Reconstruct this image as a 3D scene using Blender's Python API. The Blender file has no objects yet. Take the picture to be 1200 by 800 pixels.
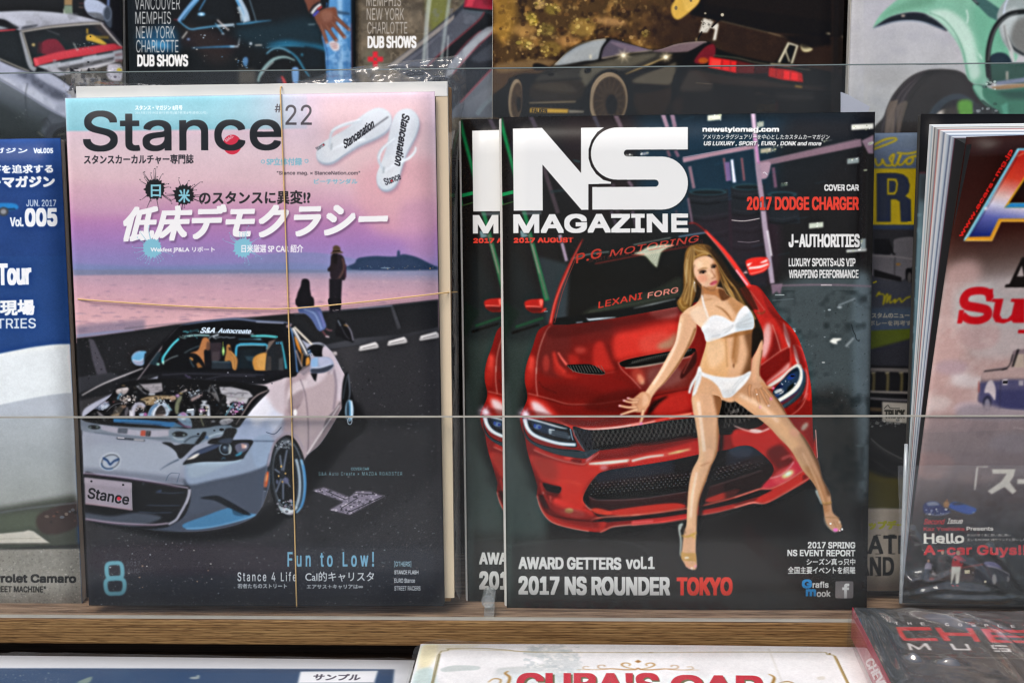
import bpy, bmesh, math, random
import numpy as np
from mathutils import Vector, Matrix, noise as mnoise

# ------------------------------------------------------------------ camera, sky, sun, exposure
SC = bpy.context.scene
COL = SC.collection
FPX = 1333.0                                    # focal length in pixels of a 1200 px wide picture
CAM = np.array([-7.4172363273e-02, -6.5892921884e-01, 1.3925130874e-01])
PITCH, YAW, ROLL = 1.8592618220e-01, 4.2246497629e-02, -1.2481236507e-02
LEAN = math.radians(5.4)                        # the magazines lean back against the rack


def cam_axes():
    f = np.array([0, 1, 0.]); r = np.array([1, 0, 0.]); u = np.array([0, 0, 1.])
    cb, sb = math.cos(YAW), math.sin(YAW)
    rz = np.array([[cb, -sb, 0], [sb, cb, 0], [0, 0, 1]])
    f, r = rz @ f, rz @ r
    f2 = f * math.cos(PITCH) - u * math.sin(PITCH)
    u2 = u * math.cos(PITCH) + f * math.sin(PITCH)
    return r * math.cos(ROLL) + u2 * math.sin(ROLL), u2 * math.cos(ROLL) - r * math.sin(ROLL), f2


CR, CU, CF = cam_axes()
cam_data = bpy.data.cameras.new('camera')
cam = bpy.data.objects.new('camera', cam_data)
COL.objects.link(cam)
cam_data.sensor_width = 36.0
cam_data.lens = 36.0 * FPX / 1200.0
cam_data.clip_start = 0.02
cam_data.clip_end = 200
cam.matrix_world = Matrix(((CR[0], CU[0], -CF[0], CAM[0]), (CR[1], CU[1], -CF[1], CAM[1]),
                           (CR[2], CU[2], -CF[2], CAM[2]), (0, 0, 0, 1)))
SC.camera = cam

SUN_EL, SUN_AZ = math.radians(58), math.radians(208)     # azimuth clockwise from +Y, so in front and to the left
w = bpy.data.worlds.new('World')
SC.world = w
w.use_nodes = True
sky = w.node_tree.nodes.new('ShaderNodeTexSky')
sky.sky_type = 'NISHITA'
sky.sun_disc = False
sky.sun_elevation = SUN_EL
sky.sun_rotation = SUN_AZ
sky.dust_density = 3.0
sky.ozone_density = 0.6
w.node_tree.links.new(sky.outputs[0], w.node_tree.nodes['Background'].inputs[0])
w.node_tree.nodes['Background'].inputs[1].default_value = 0.13
sun_data = bpy.data.lights.new('sun', 'SUN')
sun_data.energy = 1.45
sun_data.angle = math.radians(28)
sun_data.color = (1.0, 0.95, 0.89)
sun = bpy.data.objects.new('sun', sun_data)
COL.objects.link(sun)
sd = Vector((math.sin(SUN_AZ) * math.cos(SUN_EL), math.cos(SUN_AZ) * math.cos(SUN_EL), math.sin(SUN_EL)))
sun.rotation_euler = sd.to_track_quat('Z', 'Y').to_euler()
sun.location = (0, -1, 2)
SC.view_settings.view_transform = 'Standard'
SC.view_settings.look = 'None'
SC.view_settings.gamma = 1
SC.view_settings.exposure = 0.34
SC.cycles.transparent_max_bounces = 24
SC.cycles.max_bounces = 10
SC.cycles.use_denoising = True
SC.cycles.pixel_filter_type = 'BLACKMAN_HARRIS'
SC.cycles.filter_width = 1.2
SC.cycles.sample_clamp_indirect = 4
random.seed(7)
RNG = np.random.default_rng(5)


# ------------------------------------------------------------------ planes and frames
class Frame:
    """a leaning plane: o origin, x to the right, y up along the plane, n out of it"""
    def __init__(s, o, x, y):
        s.o = np.array(o, float); s.x = np.array(x, float) / np.linalg.norm(x)
        y = np.array(y, float); y = y - s.x * (y @ s.x); s.y = y / np.linalg.norm(y)
        s.n = np.cross(s.x, s.y)

    def p(s, u, v, d=0.0):
        return s.o + s.x * u + s.y * v + s.n * d

    def at(s, px, py, d=0.0):
        """point of the plane (raised by d) that the camera sees at photo pixel px, py"""
        ray = CF + CR * ((px - 600) / FPX) - CU * ((py - 400) / FPX)
        t = ((s.o + s.n * d - CAM) @ s.n) / (ray @ s.n)
        q = CAM + ray * t - s.o
        return np.array([q @ s.x, q @ s.y])


def proj(P):
    d = np.asarray(P) - CAM
    z = d @ CF
    return 600 + FPX * (d @ CR) / z, 400 - FPX * (d @ CU) / z


RACK = Frame((0, 0, 0), (1, 0, 0), (0, math.sin(LEAN), math.cos(LEAN)))


# ------------------------------------------------------------------ objects
def tag(o, label=None, cat=None, group=None, kind=None):
    if label: o['label'] = label
    if cat: o['category'] = cat
    if group: o['group'] = group
    if kind: o['kind'] = kind
    return o


def empty(name, loc, label, cat, group=None):
    o = bpy.data.objects.new(name, None)
    COL.objects.link(o)
    o.location = Vector(loc)
    o.empty_display_size = .02
    return tag(o, label, cat, group)


def mesh(name, verts, faces, mat, parent=None, uvs=None, smooth=False, bevel=0):
    """link one mesh object; verts in world space, kept relative to the parent thing"""
    o0 = np.zeros(3)
    q = parent
    while q is not None:
        o0 = o0 + np.array(q.location); q = q.parent
    me = bpy.data.meshes.new(name)
    if parent is None:
        o0 = np.mean(np.asarray(verts), 0)
    me.from_pydata([tuple(np.asarray(v) - o0) for v in verts], [], faces)
    if uvs is not None:
        uv = me.uv_layers.new(name='UVMap')
        for l in me.loops:
            uv.data[l.index].uv = uvs[l.vertex_index]
    if bevel:
        bm = bmesh.new(); bm.from_mesh(me)
        bmesh.ops.bevel(bm, geom=bm.edges[:], offset=bevel, segments=2, affect='EDGES', profile=.6)
        bm.to_mesh(me); bm.free()
    me.update()
    if smooth:
        me.polygons.foreach_set('use_smooth', [True] * len(me.polygons))
    me.materials.append(mat)
    o = bpy.data.objects.new(name, me)
    COL.objects.link(o)
    if parent is None:
        o.location = Vector(o0)
    else:
        o.parent = parent
    return o


def box(fr, u0, u1, v0, v1, d0, d1):
    vs = [fr.p(u, v, d) for d in (d0, d1) for v in (v0, v1) for u in (u0, u1)]
    fs = [(0, 2, 3, 1), (4, 5, 7, 6), (0, 1, 5, 4), (2, 6, 7, 3), (0, 4, 6, 2), (1, 3, 7, 5)]
    return vs, fs


def tube(pts, r, n=8):
    """closed-ended tube along a polyline of 3-D points"""
    pts = [Vector(p) for p in pts]
    vs, fs = [], []
    for i, p in enumerate(pts):
        t = (pts[min(i + 1, len(pts) - 1)] - pts[max(i - 1, 0)]).normalized()
        a = t.orthogonal().normalized() if i == 0 else (a - t * a.dot(t)).normalized()
        b = t.cross(a)
        for k in range(n):
            an = 2 * math.pi * k / n
            vs.append(np.array(p + (a * math.cos(an) + b * math.sin(an)) * r))
    for i in range(len(pts) - 1):
        for k in range(n):
            fs.append((i * n + k, i * n + (k + 1) % n, (i + 1) * n + (k + 1) % n, (i + 1) * n + k))
    fs.append(tuple(range(n))[::-1]); fs.append(tuple((len(pts) - 1) * n + k for k in range(n)))
    return vs, fs


# ------------------------------------------------------------------ materials
def hexc(h):
    return np.array([int(h[i:i + 2], 16) / 255 for i in (0, 2, 4)])


def lin(h):
    c = hexc(h)
    return tuple(np.where(c <= .04045, c / 12.92, ((c + .055) / 1.055) ** 2.4)) + (1.0,)


def new_mat(name):
    m = bpy.data.materials.new(name)
    m.use_nodes = True
    return m, m.node_tree.nodes, m.node_tree.links, m.node_tree.nodes['Principled BSDF']


def plain(name, col, rough=.5, spec=.4, var=.12, scale=60, bump=0.0, stretch=(1, 1, 1)):
    m, N, K, b = new_mat(name)
    b.inputs['Roughness'].default_value = rough
    b.inputs['Specular IOR Level'].default_value = spec
    tc = N.new('ShaderNodeTexCoord'); mp = N.new('ShaderNodeMapping')
    mp.inputs['Scale'].default_value = stretch
    nz = N.new('ShaderNodeTexNoise'); nz.inputs['Scale'].default_value = scale; nz.inputs['Detail'].default_value = 6
    mx = N.new('ShaderNodeMix'); mx.data_type = 'RGBA'
    c = np.array(lin(col)[:3])
    mx.inputs[6].default_value = tuple(c * (1 - var)) + (1,)
    mx.inputs[7].default_value = tuple(np.minimum(c * (1 + var), 1)) + (1,)
    K.new(tc.outputs['Object'], mp.inputs[0]); K.new(mp.outputs[0], nz.inputs[0])
    K.new(nz.outputs[0], mx.inputs[0]); K.new(mx.outputs[2], b.inputs['Base Color'])
    if bump:
        bp = N.new('ShaderNodeBump'); bp.inputs['Strength'].default_value = bump; bp.inputs['Distance'].default_value = .001
        K.new(nz.outputs[0], bp.inputs['Height']); K.new(bp.outputs[0], b.inputs['Normal'])
    return m


def clear_mat(name, tint, gloss=.08, rough=.03, haze=.03, hazecol=(.8, .85, .85, 1), fres=.7, bump=0.0, bscale=40):
    """thin clear plastic: mostly transparent, a fresnel gloss, a little pale diffuse haze"""
    m, N, K, b = new_mat(name)
    N.remove(b)
    out = N['Material Output']
    tr = N.new('ShaderNodeBsdfTransparent'); tr.inputs[0].default_value = tint
    gl = N.new('ShaderNodeBsdfGlossy'); gl.inputs['Roughness'].default_value = rough
    df = N.new('ShaderNodeBsdfDiffuse'); df.inputs[0].default_value = hazecol
    fr = N.new('ShaderNodeLayerWeight'); fr.inputs[0].default_value = .5
    pw = N.new('ShaderNodeMath'); pw.operation = 'POWER'; pw.inputs[1].default_value = 5
    ad = N.new('ShaderNodeMath'); ad.operation = 'MULTIPLY_ADD'; ad.inputs[1].default_value = fres; ad.inputs[2].default_value = gloss; ad.use_clamp = True
    K.new(fr.outputs['Facing'], pw.inputs[0]); K.new(pw.outputs[0], ad.inputs[0])
    m1 = N.new('ShaderNodeMixShader'); m2 = N.new('ShaderNodeMixShader')
    tc = N.new('ShaderNodeTexCoord')
    nz = N.new('ShaderNodeTexNoise'); nz.inputs['Scale'].default_value = bscale; nz.inputs['Detail'].default_value = 4
    K.new(tc.outputs['Object'], nz.inputs[0])
    mr = N.new('ShaderNodeMapRange'); mr.inputs[1].default_value = .3; mr.inputs[2].default_value = .75
    mr.inputs[3].default_value = haze * .6; mr.inputs[4].default_value = haze * 1.5
    K.new(nz.outputs[0], mr.inputs[0]); K.new(mr.outputs[0], m1.inputs[0])
    K.new(tr.outputs[0], m1.inputs[1]); K.new(df.outputs[0], m1.inputs[2])
    K.new(ad.outputs[0], m2.inputs[0]); K.new(m1.outputs[0], m2.inputs[1]); K.new(gl.outputs[0], m2.inputs[2])
    if bump:
        bp = N.new('ShaderNodeBump'); bp.inputs['Strength'].default_value = bump; bp.inputs['Distance'].default_value = .002
        K.new(nz.outputs[0], bp.inputs['Height']); K.new(bp.outputs[0], gl.inputs['Normal']); K.new(bp.outputs[0], fr.inputs['Normal'])
    K.new(m2.outputs[0], out.inputs[0])
    return m


# ------------------------------------------------------------------ printing: covers are drawn as vector shapes and text
FONTS = {}
try:
    import os
    FONTS['inter'] = bpy.data.fonts.load(os.path.join(bpy.utils.system_resource('DATAFILES'), 'fonts', 'Inter.woff2'))
except Exception:
    pass
GLYPHS = {}


def outlines(s, sp=1.0):
    """text outlines as a list of closed point arrays (1 unit = 1 em)"""
    if (s, sp) in GLYPHS:
        return GLYPHS[s, sp]
    c = bpy.data.curves.new('lettering', 'FONT')
    c.body = s
    c.space_character = sp
    c.resolution_u = 5
    if all(ord(ch) < 256 for ch in s) and 'inter' in FONTS:
        c.font = FONTS['inter']
    o = bpy.data.objects.new('lettering', c)
    COL.objects.link(o)
    dg = bpy.context.evaluated_depsgraph_get()
    cu = o.evaluated_get(dg).to_curve(dg)
    res = []
    for sp in cu.splines:
        bp = sp.bezier_points
        n = len(bp)
        if n < 2:
            continue
        pts = []
        for i in range(n):
            a, b = bp[i], bp[(i + 1) % n]
            p0, p1, p2, p3 = (np.array(v[:2]) for v in (a.co, a.handle_right, b.handle_left, b.co))
            if np.allclose(p0, p1, atol=1e-5) and np.allclose(p2, p3, atol=1e-5):
                pts.append(p0[None])
                continue
            t = np.arange(6)[:, None] / 6
            pts.append((1 - t) ** 3 * p0 + 3 * (1 - t) ** 2 * t * p1 + 3 * (1 - t) * t * t * p2 + t ** 3 * p3)
        res.append(np.concatenate(pts))
    o.to_curve_clear()
    bpy.data.objects.remove(o)
    bpy.data.curves.remove(c)
    GLYPHS[s, sp] = res
    return res


def smooth_pts(pts, closed=True, n=6):
    """Catmull-Rom through the points; a point given as (x, y, 1) stays a corner"""
    P = np.array([p[:2] for p in pts], float)
    corner = [len(p) > 2 for p in pts]
    m = len(P)
    out = []
    for i in range(m if closed else m - 1):
        j = (i + 1) % m
        prv = P[i - 1] if (closed or i > 0) else P[i]
        nxt = P[(j + 1) % m] if (closed or j + 1 < m) else P[j]
        d = P[j] - P[i]
        t0 = d if corner[i] else .5 * (P[j] - prv)
        t1 = d if corner[j] else .5 * (nxt - P[i])
        t = np.arange(n)[:, None] / n
        out.append((2 * t ** 3 - 3 * t ** 2 + 1) * P[i] + (t ** 3 - 2 * t ** 2 + t) * t0 + (3 * t ** 2 - 2 * t ** 3) * P[j] + (t ** 3 - t ** 2) * t1)
    out = np.concatenate(out)
    return out if closed else np.vstack([out, P[-1:]])


def boxblur(a, r):
    for ax in (0, 1):
        for _ in range(3):
            k = max(1, int(round(r)))
            pad = [(0, 0), (0, 0)]; pad[ax] = (k + 1, k)
            c = np.cumsum(np.pad(a, pad), axis=ax)
            n = a.shape[ax]
            sl = [slice(None)] * 2; s2 = [slice(None)] * 2
            sl[ax] = slice(2 * k + 1, 2 * k + 1 + n); s2[ax] = slice(0, n)
            a = (c[tuple(sl)] - c[tuple(s2)]) / (2 * k + 1)
    return a


def vnoise(h, w, cell, seed=0):
    """smooth value noise, 0..1"""
    r = np.random.default_rng(seed)
    cy, cx = (cell, cell) if np.isscalar(cell) else cell
    gh, gw = int(h / cy) + 3, int(w / cx) + 3
    g = r.random((gh, gw))
    y = np.arange(h) / cy; x = np.arange(w) / cx
    yi, xi = y.astype(int), x.astype(int)
    fy = (y - yi)[:, None]; fx = (x - xi)[None]
    fy = fy * fy * (3 - 2 * fy); fx = fx * fx * (3 - 2 * fx)
    a = g[yi][:, xi]; b = g[yi][:, xi + 1]; c = g[yi + 1][:, xi]; d = g[yi + 1][:, xi + 1]
    return (a * (1 - fx) + b * fx) * (1 - fy) + (c * (1 - fx) + d * fx) * fy


class Art:
    """a printed picture on a rectangle of paper; shapes are traced in picture coordinates and mapped onto the paper"""
    def __init__(s, quad, wm, hm, base='808080', ppm=3600):
        s.w, s.h = max(8, int(wm * ppm)), max(8, int(hm * ppm))
        s.img = np.empty((s.h, s.w, 3)); s.img[:] = hexc(base)
        dst = [(0, 0), (s.w, 0), (s.w, s.h), (0, s.h)]
        A, b = [], []
        for (x, y), (u, v) in zip(quad, dst):
            A += [[x, y, 1, 0, 0, 0, -u * x, -u * y], [0, 0, 0, x, y, 1, -v * x, -v * y]]
            b += [u, v]
        s.H = np.append(np.linalg.solve(np.array(A), np.array(b)), 1).reshape(3, 3)
        s.k = s.w / max(1., math.hypot(quad[1][0] - quad[0][0], quad[1][1] - quad[0][1]))   # canvas px per photo px
        s.z = (0, 0, 1)
        s.clipm = None

    def at(s, x0=0, y0=0, k=1.0):
        s.z = (x0, y0, k)
        return s

    def tr(s, P):
        P = np.asarray(P, float)
        P = P / s.z[2] + np.array(s.z[:2])
        q = P @ s.H[:, :2].T + s.H[:, 2]
        return q[:, :2] / q[:, 2:]

    def cov(s, polys, pad=0):
        """coverage of a union of canvas polygons -> (y0, y1, x0, x1, array)"""
        allp = np.concatenate(polys)
        x0 = int(max(0, math.floor(allp[:, 0].min()) - pad)); x1 = int(min(s.w, math.ceil(allp[:, 0].max()) + 1 + pad))
        y0 = int(max(0, math.floor(allp[:, 1].min()) - pad)); y1 = int(min(s.h, math.ceil(allp[:, 1].max()) + 1 + pad))
        if x1 <= x0 or y1 <= y0:
            return None
        S = 4
        rows = (y1 - y0) * S
        wd = x1 - x0
        acc = np.zeros((rows, wd + 2))
        for P in polys:
            Q = np.roll(P, -1, 0)
            ax, ay, bx, by = P[:, 0] - x0, (P[:, 1] - y0) * S - .5, Q[:, 0] - x0, (Q[:, 1] - y0) * S - .5
            sg = np.where(by > ay, 1.0, -1.0)
            lo = np.minimum(ay, by); hi = np.maximum(ay, by)
            k0 = np.clip(np.ceil(lo), 0, rows).astype(int); k1 = np.clip(np.ceil(hi), 0, rows).astype(int)
            cnt = k1 - k0
            tot = int(cnt.sum())
            if tot == 0:
                continue
            e = np.repeat(np.arange(len(P)), cnt)
            kk = np.arange(tot) - np.repeat(np.cumsum(cnt) - cnt, cnt) + k0[e]
            t = (kk - ay[e]) / (by[e] - ay[e])
            xx = np.clip(ax[e] + t * (bx[e] - ax[e]), 0, wd)
            xi = np.floor(xx).astype(int); f = xx - xi
            np.add.at(acc, (kk, xi), sg[e] * (1 - f))
            np.add.at(acc, (kk, np.minimum(xi + 1, wd + 1)), sg[e] * f)
        c = np.clip(np.abs(np.cumsum(acc, 1)[:, :wd]), 0, 1).reshape(y1 - y0, S, wd).mean(1)
        return y0, y1, x0, x1, c

    def put(s, cv, col, a=1.0, blur=0):
        if cv is None:
            return
        y0, y1, x0, x1, c = cv
        if blur:
            c = boxblur(c, blur * s.k * .6)
        c = c * a
        if s.clipm is not None:
            c = c * s.clipm[y0:y1, x0:x1]
        c = c[:, :, None]
        R = s.img[y0:y1, x0:x1]
        if isinstance(col, tuple):                       # gradient: (x0, y0, col0, x1, y1, col1[, t, col, ...])
            p = s.tr([col[0:2], col[3:5]])
            d = p[1] - p[0]
            yy, xx = np.mgrid[y0:y1, x0:x1]
            t = np.clip(((xx - p[0, 0]) * d[0] + (yy - p[0, 1]) * d[1]) / (d @ d), 0, 1)
            st = sorted([(0.0, col[2]), (1.0, col[5])] + [(col[i], col[i + 1]) for i in range(6, len(col), 2)])
            cc = np.stack([np.interp(t, [q[0] for q in st], [hexc(q[1])[k] for q in st]) for k in range(3)], -1)
        else:
            cc = hexc(col)
        R[:] = R * (1 - c) + cc * c

    def poly(s, pts, col, a=1.0, blur=0, sm=False):
        if sm:
            pts = smooth_pts(pts)
        s.put(s.cov([s.tr([p[:2] for p in pts])], pad=int(blur * s.k * 2.2) + 1 if blur else 0), col, a, blur)
        return s

    def blob(s, pts, col, a=1.0, blur=0):
        return s.poly(pts, col, a, blur, True)

    def ell(s, cx, cy, rx, ry, col, a=1.0, blur=0, rot=0):
        t = np.linspace(0, 2 * math.pi, 33)[:-1]
        c, n = math.cos(math.radians(rot)), math.sin(math.radians(rot))
        x, y = rx * np.cos(t), ry * np.sin(t)
        return s.poly(np.stack([cx + x * c - y * n, cy + x * n + y * c], 1), col, a, blur)

    def ring(s, cx, cy, rx, ry, w, col, a=1.0, blur=0, rot=0, a0=0, a1=360):
        t = np.radians(np.linspace(a0, a1, 49))
        c, n = math.cos(math.radians(rot)), math.sin(math.radians(rot))
        x, y = rx * np.cos(t), ry * np.sin(t)
        return s.line(np.stack([cx + x * c - y * n, cy + x * n + y * c], 1), w, col, a, blur, sm=False)

    def line(s, pts, w, col, a=1.0, blur=0, sm=True):
        """stroke; w in photo pixels, a number or (start, end) or (start, mid, end)"""
        P = smooth_pts(pts, False) if (sm and len(pts) > 2) else np.array([p[:2] for p in pts], float)
        P = s.tr(P)
        t = np.zeros_like(P); t[1:-1] = P[2:] - P[:-2]; t[0] = P[1] - P[0]; t[-1] = P[-1] - P[-2]
        t /= np.maximum(np.linalg.norm(t, axis=1), 1e-9)[:, None]
        nn = np.stack([-t[:, 1], t[:, 0]], 1)
        if np.isscalar(w):
            ws = np.full(len(P), w)
        else:
            ws = np.interp(np.linspace(0, 1, len(P)), np.linspace(0, 1, len(w)), w)
        ws = (ws * s.k / 2)[:, None]
        al = a
        s.put(s.cov([np.vstack([P + nn * ws, (P - nn * ws)[::-1]])], pad=int(blur * s.k * 2.2) + 1 if blur else 0), col, al, blur)
        return s

    def lines(s, many, w, col, a=1.0, blur=0, sm=False):
        for m in many:
            s.line(m, w, col, a, blur, sm)
        return s

    def clip(s, pts=None, sm=False):
        if pts is None:
            s.clipm = None
            return s
        if sm:
            pts = smooth_pts(pts)
        m = np.zeros((s.h, s.w))
        cv = s.cov([s.tr([p[:2] for p in pts])])
        if cv is not None:
            m[cv[0]:cv[1], cv[2]:cv[3]] = cv[4]
        s.clipm = m
        return s

    def text(s, st, x0, y0, x1, y1, col, bold=0.0, shear=0.0, rot=0.0, a=1.0, shadow=None, blur=0, sp=1.0):
        """lettering fitted into the box x0 y0 x1 y1 (its ink box); bold in photo pixels; rot degrees about the box's left bottom"""
        zb = s.z
        k = zb[2]
        bold = bold * k
        ol = outlines(st, sp)
        if not ol:
            return s
        al = np.concatenate(ol)
        lo = al.min(0); hi = al.max(0)
        sx = (x1 - x0 - bold - abs(shear) * (y1 - y0)) / (hi[0] - lo[0]); sy = (y1 - y0 - bold) / (hi[1] - lo[1])
        c, n = math.cos(math.radians(rot)), math.sin(math.radians(rot))
        polys = []
        for P in ol:
            x = (P[:, 0] - lo[0]) * sx; y = (P[:, 1] - lo[1]) * sy
            x = x + shear * y + bold / 2; y = -(y + bold / 2)
            polys.append(np.stack([x0 + x * c - y * n, y1 + x * n + y * c], 1))
        if shadow:
            dx, dy, sc_, sa, sb = shadow
            s.put(s._bold([s.tr(p + np.array([dx, dy]) * k) for p in polys], bold / k, sb), sc_, sa, sb)
        s.put(s._bold([s.tr(p) for p in polys], bold / k, blur), col, a, blur)
        return s

    def _bold(s, polys, bold, blur=0):
        r = bold * s.k / 2
        cv = s.cov(polys, pad=int(math.ceil(r)) + 2 + int(blur * s.k * 2.2))
        if cv is None or r < .15:
            return cv
        y0, y1, x0, x1, c = cv
        out = c
        n = min(2, max(1, int(math.ceil(r))))
        for i in range(-n, n + 1):
            for j in range(-n, n + 1):
                if i == 0 and j == 0:
                    continue
                dx, dy = i * r / n, j * r / n
                q = s.cov([p + np.array([dx, dy]) for p in polys + [np.array([[x0 - dx + .01, y0 - dy + .01], [x1 - 1.02 - dx, y1 - 1.02 - dy]])]])
                if q is None:
                    continue
                if q[4].shape == c.shape:
                    out = np.maximum(out, q[4])
        return y0, y1, x0, x1, out

    def speck(s, n, box_, cols, size=(.3, .9), a=.8, seed=1):
        r = np.random.default_rng(seed)
        for _ in range(n):
            x, y = r.uniform(box_[0], box_[2]), r.uniform(box_[1], box_[3])
            q = r.uniform(*size)
            s.ell(x, y, q * r.uniform(.7, 1.6), q, cols[int(r.integers(len(cols)))], a * r.uniform(.4, 1))
        return s

    def curve(s, gam=1.0, mul=1.0, sat=1.0):
        m = (s.clipm if s.clipm is not None else np.ones((s.h, s.w)))[:, :, None]
        q = np.clip(s.img, 0, 1) ** gam * mul
        g = q.mean(2, keepdims=True)
        s.img[:] = s.img * (1 - m) + (g + (q - g) * sat) * m
        return s

    def clutter(s, n, box_, cols, size=(1.5, 6), w=(.3, 1.1), a=.85, seed=1):
        r = np.random.default_rng(seed)
        for _ in range(n):
            x, y = r.uniform(box_[0], box_[2]), r.uniform(box_[1], box_[3])
            an, l, b = r.uniform(0, 6.28), r.uniform(*size), r.uniform(-1, 1)
            dx, dy = math.cos(an) * l, math.sin(an) * l * .7
            s.line([(x, y), (x + dx * .5 - dy * b * .4, y + dy * .5 + dx * b * .4), (x + dx, y + dy)], r.uniform(*w), cols[int(r.integers(len(cols)))], a * r.uniform(.5, 1), .12)
        return s

    def grain(s, amp=.02, cell=1.3, box_=None, seed=3):
        nz = vnoise(s.h, s.w, cell, seed) - .5
        if box_ is not None:
            m = np.zeros((s.h, s.w))
            cv = s.cov([s.tr([(box_[0], box_[1]), (box_[2], box_[1]), (box_[2], box_[3]), (box_[0], box_[3])])])
            if cv is None:
                return s
            m[cv[0]:cv[1], cv[2]:cv[3]] = cv[4]
            nz = nz * m
        if s.clipm is not None:
            nz = nz * s.clipm
        s.img += nz[:, :, None] * amp * 2
        return s

    def finish(s, k=1.0, gam=1.0, sat=1.0, amp=.010, soft=.3, var=1.0):
        """press finish: lens softness, a little contrast, uneven ink and paper grain"""
        im = s.img
        r = np.random.default_rng(4)
        v = (vnoise(s.h, s.w, 40, 21) - .5) * .05 + (vnoise(s.h, s.w, 11, 22) - .5) * .02 + (vnoise(s.h, s.w, 3.2, 23) - .5) * .032
        im *= 1 + var * v[:, :, None]
        for c in range(3):
            q = im[:, :, c]
            q = soft * boxblur(q, max(1, s.k * .55)) + (1 - soft) * q if soft else q
            im[:, :, c] = q + .22 * (q - boxblur(q, 7))
        im[:] = np.clip(im, 0, 1) ** gam
        im[:] = .5 + (im - .5) * k
        g = im.mean(2, keepdims=True)
        im[:] = g + (im - g) * sat
        n = r.normal(0, 1, (s.h, s.w)) * .6 + (vnoise(s.h, s.w, 2.6, 5) - .5) * 2
        im += n[:, :, None] * amp
        return s

    def cloud(s, col, a, cell, thr=.5, soft=.3, seed=0, box_=None):
        """blotches of a colour by noise"""
        n = .6 * vnoise(s.h, s.w, cell, seed) + .4 * vnoise(s.h, s.w, np.array(cell) / 2.3, seed + 1)
        m = np.clip((n - thr) / soft, 0, 1) * a
        if box_ is not None:
            pts = box_ if not np.isscalar(box_[0]) else [(box_[0], box_[1]), (box_[2], box_[1]), (box_[2], box_[3]), (box_[0], box_[3])]
            q = np.zeros((s.h, s.w))
            cv = s.cov([s.tr(pts)])
            if cv is None:
                return s
            q[cv[0]:cv[1], cv[2]:cv[3]] = cv[4]
            m = m * q
        if s.clipm is not None:
            m = m * s.clipm
        s.img[:] = s.img * (1 - m[:, :, None]) + hexc(col) * m[:, :, None]
        return s

    def image(s, name):
        im = bpy.data.images.new(name, s.w, s.h)
        px = np.ones((s.h, s.w, 4), np.float32)
        px[:, :, :3] = np.clip(s.img, 0, 1)[::-1]
        im.pixels.foreach_set(px.ravel())
        im.update()
        im.pack()
        return im


def print_mat(name, art, rough=.34, spec=.14, bump=.04, coat=0.0):
    m, N, K, b = new_mat(name)
    t = N.new('ShaderNodeTexImage'); t.image = art.image(name); t.extension = 'EXTEND'
    K.new(t.outputs[0], b.inputs['Base Color'])
    b.inputs['Roughness'].default_value = rough
    b.inputs['Specular IOR Level'].default_value = spec
    b.inputs['Coat Weight'].default_value = coat
    b.inputs['Coat Roughness'].default_value = .06
    tc = N.new('ShaderNodeTexCoord')
    nz = N.new('ShaderNodeTexNoise'); nz.inputs['Scale'].default_value = 14; nz.inputs['Detail'].default_value = 2
    bp = N.new('ShaderNodeBump'); bp.inputs['Strength'].default_value = bump; bp.inputs['Distance'].default_value = .02
    K.new(tc.outputs['Object'], nz.inputs[0]); K.new(nz.outputs[0], bp.inputs['Height'])
    K.new(bp.outputs[0], b.inputs['Normal']); K.new(bp.outputs[0], b.inputs['Coat Normal'])
    return m


# ------------------------------------------------------------------ magazines
PAPER = plain('paper_edges', 'dcd9d2', .8, .2, .10, 900, stretch=(1, 1, 1))
PAPER_DIM = plain('paper_edges_dim', 'b9b4aa', .8, .2, .2, 900)
COVER_BACK = plain('back_cover_stock', '3a3936', .5, .3)


class Rect:
    """a sheet of paper on a plane; corners given where the picture shows them"""
    def __init__(s, fr, TL, TR, BL, d=0.0):
        a, b, c = fr.at(*TL, d), fr.at(*TR, d), fr.at(*BL, d)
        x = (b - a) / np.linalg.norm(b - a)
        y = np.array([-x[1], x[0]])
        s.w = float(np.linalg.norm(b - a)); s.h = float(-(c - a) @ y)
        s.fr = Frame(fr.p(a[0], a[1], d) - (fr.x * y[0] + fr.y * y[1]) * s.h, fr.x * x[0] + fr.y * x[1], fr.x * y[0] + fr.y * y[1])
        # local frame: origin at the bottom left corner

    def quad(s):
        return [proj(s.fr.p(u, v)) for u, v in ((0, s.h), (s.w, s.h), (s.w, 0), (0, 0))]

    def base(s):
        return s.fr.p(s.w / 2, 0)


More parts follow.
